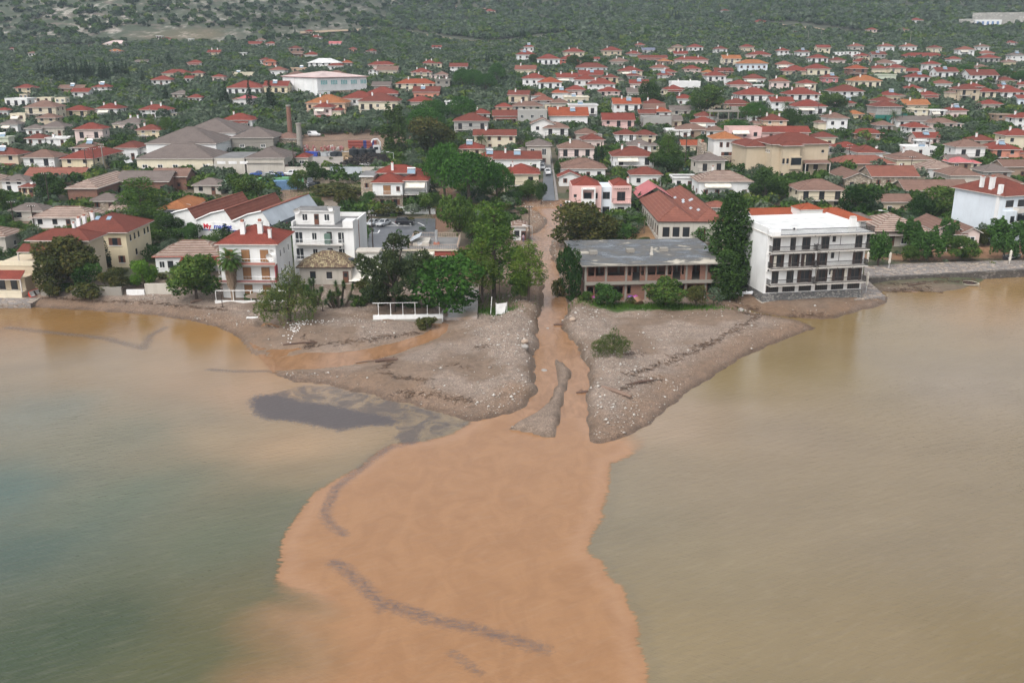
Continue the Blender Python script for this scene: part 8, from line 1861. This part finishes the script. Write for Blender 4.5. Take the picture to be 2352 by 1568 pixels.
# cypresses
CYPRESS=[(92,150,186),(101,153,182),(112,150,186),(121,145,184),(128,148,180),(137,152,190),(146,141,182),(157,138,188),(167,150,186),(178,139,190),(186,152,184),(192,140,188),(200,144,194),(204,136,190),(211,146,192),(219,152,186),(234,142,194),(240,146,190),(246,140,196),(254,150,192),(267,138,188),(275,146,186),(284,140,184),(293,141,182),(131,164,200),(149,168,202),(160,165,204),(176,170,204)]
for x,yt,yb in CYPRESS:T_('cypress',x-6,x+6,yt,yb,'dark cypress in the long rows on the left olive plain','tree','cypress rows',1+x%3)
for x,w,yt,yb,lab in((330,5,159,202,'lone slim cypress left of the clustered red roofs'),(384,8,197,248,'cypress above the wide twin-chimneyed house'),(391,10,124,160,'broad dark cypress in the upper grove'),(366,6,136,160,'left of twin cypresses in the upper grove'),(373,6,138,160,'right of twin cypresses in the upper grove'),(394,6,100,118,'small cypress high in the left grove'),(520,8,194,248,'left cypress before the broad balcony house'),(510,7,215,250,'stubby cypress at the vans'),(574,8,187,250,'cypress against the broad balcony house'),(624,13,192,262,'fat cypress left of the school hall'),(1117,4,124,158,'first of four dark cypresses above the dome pines'),(1123,4,126,158,'second of four dark cypresses above the dome pines'),(1130,4,127,158,'third of four dark cypresses above the dome pines'),(1151,5,126,156,'cypress apart from the four above the dome pines'),(1196,5,69,100,'left of the twin cypresses in mid slope'),(1203,6,68,101,'right of the twin cypresses in mid slope'),(678,3,65,83,'slim cypress at the road cut'),(1544,4,27,52,'left of three cypresses on the upper slope'),(1551,4,28,53,'middle of three cypresses on the upper slope'),(1558,4,27,54,'right of three cypresses on the upper slope'),(1347,6,112,135,'cypress above the red-walled villa'),(1381,7,330,385,'cypress behind the pale pink enclosed balconies'),(1368,9,340,395,'dark spire beside the pale pink street house')):T_('cypress',x-w,x+w,yt,yb,lab,'tree',None,2)
for k,(x,yt,yb)in enumerate(((1978,270,292),(1990,268,292),(1966,272,290),(2004,270,294),(2030,268,296))):T_('cypress',x-7,x+7,yt,yb,'clipped conifer in the hedge row of the orange hats','tree','clipped hedge row',3)
# ------------------------------------------------------------ scattered garden and olive trees: 300 of each one by one, the rest as one mass
def foot_hit(x,y,m=.6):
 for fx,fy,a,b,r in FOOTN:
  dx,dy=x-fx,y-fy
  if dx*dx+dy*dy>(a+b+m+2)**2:continue
  u=dx*math.cos(r)+dy*math.sin(r);v=-dx*math.sin(r)+dy*math.cos(r)
  if abs(u)<a+m and abs(v)<b+m:return True
 return False
FOOTN=list(FOOT)
ROADS=[[tuple(GV(*p)[:2])for p in L]for L in([(1262,470),(1260,400),(1258,345)],[(1490,404),(1570,403),(1640,398)],[(640,253),(705,241),(790,244)],[(700,385),(880,385)],[(705,362),(880,362)],[(560,412),(740,412),(840,408)],[(1022,540),(1020,440)],[(700,446),(800,460)],[(845,570),(1000,570)],[(845,520),(1000,520)],[(1050,640),(1050,560)],[(900,325),(780,335),(700,330)],[(285,388),(320,382)])]
RC=np.array(RECTS)
def hides(x,y,r,h):
 z=float(hgt(x,y));px,py=project((x,y,z));s=pxm((x,y,z));top=py-h*s
 q=(RC[:,4]>y)&(RC[:,0]<px+r*s*.8)&(RC[:,1]>px-r*s*.8)&(top<RC[:,2]+.48*(RC[:,3]-RC[:,2]))&(py>RC[:,2])
 return bool(q.any())
def blocked(x,y):
 for L in ROADS:
  if pdist(L,np.array([x]),np.array([y]))[0]<4.2:return True
 return any(pdist(L,np.array([x]),np.array([y]))[0]<16 for L in TRACKS)if y>560 else False
cand=[];occ={}
def near_occ(x,y,r):
 i,j=int(x//8),int(y//8)
 return any((x-a)**2+(y-b)**2<(r+c)**2 for di in(-1,0,1)for dj in(-1,0,1)for a,b,c in occ.get((i+di,j+dj),()))
for a,b,c in TREES:occ.setdefault((int(a//8),int(b//8)),[]).append((a,b,c*.5))
sc=random.Random(42)
def scatter(n,y0,y1,pw,rmin,sel,hk=1.7):
 out=[]
 for _ in range(n):
  y=y0+(y1-y0)*sc.random()**pw;x=sc.uniform(-.72,.72)*(y*CP+12);r=rmin*sc.uniform(.8,1.25)
  if not sel(x,y)or near_occ(x,y,r*.62)or foot_hit(x,y,r*.45)or blocked(x,y)or hides(x,y,r,r*hk):continue
  if y<255 and S_at(x,y)<6:continue
  occ.setdefault((int(x//8),int(y//8)),[]).append((x,y,r*.62));out.append((x,y,r))
 return out
def S_at(x,y):
 i=min(len(GX)-1,np.searchsorted(GX,x));j=min(len(GY)-1,np.searchsorted(GY,y));return S_STREAM[j,i]
BARE=((640,862,424,488),(838,1004,500,606),(690,905,340,394),(690,940,312,342),(-100,1010,640,900),(1185,1305,470,720),(1000,1200,565,760),(1310,1970,560,760),(1960,2400,560,700),(540,760,398,424),(1460,1520,520,570),(1480,1660,396,410),(500,880,600,700),(160,360,606,700))
def bare(x,y):
 px,py=project((x,y,float(hgt(x,y))));return any(a<px<b and c<py<d for a,b,c,d in BARE)
def urban(x,y):return y<305+55*vnoise(x/40,y/40,5)+(60 if x>0 else 0)
gard=scatter(11000,168,400,1.0,1.95,lambda x,y:urban(x,y)and not bare(x,y))
gard.sort(key=lambda t:t[1])
oliv=scatter(60000,260,735,1.0,2.3,lambda x,y:not bare(x,y)and(not urban(x,y)or sc.random()<.25)and not(x<-60 and y>700-.06*x+40*(x>-150)))
oliv.sort(key=lambda t:t[1])
for k,(x,y,r)in enumerate(gard[:300]):
 hh=r*sc.uniform(1.4,1.9)
 zone='left of the torrent' if x<-8 else 'right of the torrent'
 plant('garden',(x,y,float(hgt(x,y))),2*r,hh,f'leafy garden tree among the houses {zone}','tree',f'garden trees {zone}',1+k%10,name='garden_tree')
for k,(x,y,r)in enumerate(oliv[:300]):
 zone='left of the torrent' if x<-8 else 'right of the torrent'
 plant('olive',(x,y,float(hgt(x,y))),2*r,r*sc.uniform(1.35,1.8),f'grey-green olive tree at the grove edge {zone}','tree',f'olive trees {zone}',1+k%5)
def mass(name,pts,kinds,nq,size,label=None,flat=.8):
 """one mesh of many small crowns, for trees too many to count"""
 V,Fc,T,MI=[],[],[],[];off=0;rg=np.random.default_rng(3);P=np.array(pts)
 for mi,mat in enumerate(kinds):
  Q=P[mi::len(kinds)];n=len(Q)
  if n==0:continue
  z=hgt(Q[:,0],Q[:,1]);k=nq
  d=rg.normal(size=(n,k,3));d[...,2]=np.abs(d[...,2])*.9-.25;d/=np.linalg.norm(d,axis=2)[...,None]
  ph=rg.uniform(0,6,(n,1));rad=(1+.25*np.sin(d[...,0]*4+ph)*np.sin(d[...,1]*4+ph*2))*rg.uniform(.75,1.05,(n,k))
  c=np.stack([Q[:,0],Q[:,1],z+Q[:,2]*flat*.95],-1)[:,None,:]
  p=(c+d*rad[...,None]*np.stack([Q[:,2],Q[:,2],Q[:,2]*flat],-1)[:,None,:]).reshape(-1,3)
  N=d.reshape(-1,3)*.8+rg.normal(size=(n*k,3))*.5;N/=np.linalg.norm(N,axis=1)[:,None]
  tree_t=np.repeat(rg.uniform(.1,.9,n),k);t=np.clip(tree_t*.6+rg.uniform(0,.4,n*k),0,1)
  v,f,t4=leaf_quads(p,N,1.0,.65,rg,np.stack([t,np.clip(tree_t+rg.normal(0,.15,n*k),0,1)],-1))
  s=np.repeat(Q[:,2]*size,k);ctr=np.repeat(p,4,axis=0);v=ctr+(v-ctr)*np.repeat(s,4)[:,None]
  V.append(v);Fc.append(f+off);off+=len(v);T.append(t4);MI.append(np.full(len(f),mi,np.int32))
 me=np_mesh(name,np.concatenate(V),np.concatenate(Fc),False);T=np.concatenate(T);col_attr(me,'tint',np.concatenate([T,np.zeros((len(T),1)),np.ones((len(T),1))],1))
 for m_ in kinds:me.materials.append(LEAF[m_])
 me.polygons.foreach_set('material_index',np.concatenate(MI));return tag(put(name,me),label,None,None,'stuff')
print('garden',len(gard),'olive',len(oliv),'houses',len(FOOT))
if gard[300:]:mass('garden_greenery',gard[300:],['broad','dark','olive'],150,.23)
mass('olive_grove',oliv[300:],['olive','olive','olive','broad'],70,.34)
def far_scatter(n,y0,y1,rmin,rmax,dens):
 y=y0*(y1/y0)**rng.random(n);x=rng.uniform(-.74,.74,n)*y;r=rng.uniform(rmin,rmax,n);keep=rng.random(n)<dens(x,y)
 for L in TRACKS:keep&=pdist(L,x,y)>16
 return np.stack([x,y,r],-1)[keep]
def hill_d(x,y):
 rk=fbm(x/55,y/120,5,61);lf=np.clip((-x-20)/300,0,1);rt=np.clip((x-420)/300,0,1)
 return np.clip(1-np.clip(lf+rt*.6,0,1)*(.35+.65*sm(rk,.40,.54))*.88,.04,1)*(y>700)*(((x-CUT.x)/60)**2+((y-CUT.y)/30)**2>1)
mass('hill_olives',far_scatter(19000,722,1400,2.3,3.6,lambda x,y:hill_d(x,y)*np.where(x<-120,.12,1)),['olive','olive','broad'],34,.5)
mass('hill_scrub',far_scatter(26000,705,2200,1.0,3.2,lambda x,y:hill_d(x,y)*np.where(x<-60,.62,.6)),['dark','broad','dark','cypress'],30,.55,flat=.6)
# undergrowth, grass, stones, twigs
ug=[(x,y,r*.5)for x,y,r in scatter(9000,180,400,1.0,1.3,lambda x,y:not bare(x,y)or sc.random()<.06,1.2)]
mass('undergrowth',ug,['broad','brownish','olive','mulberry'],60,.3,flat=.7)
def stones():
 n=42000;x=rng.uniform(-66,72,n);y=rng.uniform(88,172,n);n2=n//4;x[:n2]=rng.uniform(-2,26,n2);y[:n2]=rng.uniform(162,245,n2);h=hgt(x,y);k=(h>.12)
 i=np.clip(np.searchsorted(GX,x),0,len(GX)-1);j=np.clip(np.searchsorted(GY,y),0,len(GY)-1);g=gg[j,i];ss=S_STREAM[j,i]
 band=np.exp(-((ss-3.5)/4)**2)*1.1+.10+.75*sm(fbm(x/8,y/5,3,90),.52,.66)
 k&=(rng.random(n)<g*band)&(ss>.3);x,y,h=x[k],y[k],h[k];n=len(x);s=.07+.08*rng.random(n)**2+.16*(rng.random(n)<.04)
 base=np.array([(1,0,0),(0,1,0),(-1,0,0),(0,-1,0),(0,0,.7),(0,0,-.5)]);fc=np.array([(0,1,4),(1,2,4),(2,3,4),(3,0,4),(1,0,5),(2,1,5),(3,2,5),(0,3,5)])
 a=rng.uniform(0,6.28,n);V=base[None]*(s[:,None]*rng.uniform(.6,1.3,(n,6)))[...,None];ca,sa=np.cos(a)[:,None],np.sin(a)[:,None]
 V=np.stack([V[...,0]*ca-V[...,1]*sa,V[...,0]*sa+V[...,1]*ca,V[...,2]],-1)+np.stack([x,y,h+s*.25],-1)[:,None]
 me=np_mesh('stones',V.reshape(-1,3),(fc[None]+6*np.arange(n)[:,None,None]).reshape(-1,3),False);t=np.repeat(rng.random((n,1)),6,0)
 col_attr(me,'tint',np.concatenate([t,t,t,np.ones_like(t)],1));m,nn,l,b=nt('river_stone');at=node(nn,'ShaderNodeAttribute',attribute_name='tint');l.new(mixc(nn,l,ramp(nn,l,at.outputs['Fac'],.1,.9),(.24,.19,.15),(.46,.43,.39)),b.inputs['Base Color']);b.inputs['Roughness'].default_value=.8;me.materials.append(m);tag(put('stones',me),kind='stuff')
stones()
def twigs():
 lines=[[(2030,655),(2090,652),(2150,648),(2200,646),(2240,644)],[(2050,675),(2100,668),(2160,672)],[(2040,628),(2120,622),(2200,616),(2290,610)],[(2050,600),(2120,598),(2180,600),(2260,600)],[(1440,862),(1500,842),(1560,822),(1600,806),(1640,786),(1680,764),(1720,742),(1740,728)],[(1590,800),(1610,792),(1640,780)],[(860,826),(900,830),(880,850)],[(905,905),(930,900),(965,908)],[(1090,800),(1130,792)],[(980,905),(1040,915),(1090,925)],[(1400,800),(1440,815),(1480,812)],[(1420,900),(1470,880),(1520,868)],[(1240,605),(1275,612)],[(1245,620),(1290,626)],[(690,770),(720,790),(705,800)],[(100,684),(220,692),(330,694),(430,704),(520,712)],[(880,858),(930,868),(985,874)],[(1040,838),(1075,846)],[(690,800),(800,786),(960,766)],[(1700,720),(1760,724),(1830,722),(1900,726)],[(2040,668),(2090,664),(2140,660)],[(2060,640),(2130,636),(2180,640)],[(1690,690),(1715,704),(1740,710)],[(1238,600),(1262,592),(1276,598)],[(1294,752),(1304,742)],[(1335,905),(1352,895)],[(2200,600),(2290,596),(2340,600)]]
 m=MB();rg=random.Random(2)
 for L in lines:
  P=[GV(*p)for p in L];d=[0]
  for a,b in zip(P[:-1],P[1:]):d.append(d[-1]+(b-a).length)
  for _ in range(int(d[-1]*9)):
   t=rg.uniform(0,d[-1]);i=max(j for j in range(len(d)-1)if d[j]<=t);q=P[i].lerp(P[i+1],(t-d[i])/(d[i+1]-d[i]+1e-6));c=.35+.5*abs(vnoise(q.x/3,q.y/3,7)-.3)
   x,y=q.x+rg.gauss(0,c),q.y+rg.gauss(0,c*.9);z=max(.03,float(hgt(x,y)))+.06;a=rg.uniform(0,3.14);l_=rg.uniform(.15,.6);u=Vector((math.cos(a)*l_,math.sin(a)*l_,rg.uniform(-.06,.12)));m.bar(Vector((x,y,z))-u,Vector((x,y,z))+u,rg.uniform(.015,.045),rg.randrange(2),3)
 tag(m.build('drift_debris',[plain('dark_twigs',(.06,.04,.03),.9),plain('brown_reeds',(.13,.08,.05),.9)]),kind='stuff')
 m=MB()
 for px,py,n_,sx,sy in((676,756,60,.5,2.2),(686,744,30,1.2,.4),(726,738,24,1.8,.5)):
  c=GV(px,py)
  for _ in range(n_):x,y=c.x+rg.gauss(0,sx),c.y+rg.gauss(0,sy);z=float(hgt(x,y));s=rg.uniform(.04,.11);m.box(x-s,x+s,y-s*.7,y+s*.7,z,z+s,0)
 tag(m.build('white_litter',M_FRAME),kind='stuff')
twigs()
def grass():
 P=[]
 for px,py,sx,sy,n_ in((1420,702,3.5,.7,900),(1480,707,4.5,.8,1200),(1545,706,4.5,.8,1000),(1130,714,2.5,1.2,500),(1130,690,3,3,300),(770,430,8,4,1200),(722,448,3,1.5,300),(655,425,4,3,300),(1000,470,1.2,10,250)):
  c=GV(px,py);P.append(np.stack([c.x+rng.normal(0,sx,n_),c.y+rng.normal(0,sy,n_)],-1))
 P=np.concatenate(P);n=len(P);z=hgt(P[:,0],P[:,1]);p=np.stack([P[:,0],P[:,1],z],-1);a=rng.uniform(0,6.28,n);w=np.stack([np.cos(a),np.sin(a),0*a],-1)*.07;t=rng.normal(0,.18,(n,3));t[:,2]=rng.uniform(.25,.6,n)
 V=np.stack([p-w,p+w,p+t],1).reshape(-1,3);me=np_mesh('grass',V,np.arange(3*n).reshape(-1,3),False);tt=np.repeat(rng.random((n,2)),3,0);col_attr(me,'tint',np.concatenate([tt,np.zeros((3*n,1)),np.ones((3*n,1))],1));me.materials.append(leafmat('grass_blades',(.04,.09,.015),(.10,.17,.035)));tag(put('grass',me),kind='stuff')
grass()
# ------------------------------------------------------------ moist air
m=bpy.data.materials.new('moist_air');m.use_nodes=True;n=m.node_tree.nodes;n.clear();o=n.new('ShaderNodeOutputMaterial');v=n.new('ShaderNodeVolumePrincipled')
v.inputs['Color'].default_value=(.72,.84,.97,1);v.inputs['Density'].default_value=.0002;v.inputs['Anisotropy'].default_value=.2;m.node_tree.links.new(v.outputs[0],o.inputs['Volume'])
b=MB();b.box(-2700,2700,-150,3750,-4.0,max(1150,float(HH.max())+30));tag(b.build('haze',m),kind='stuff')
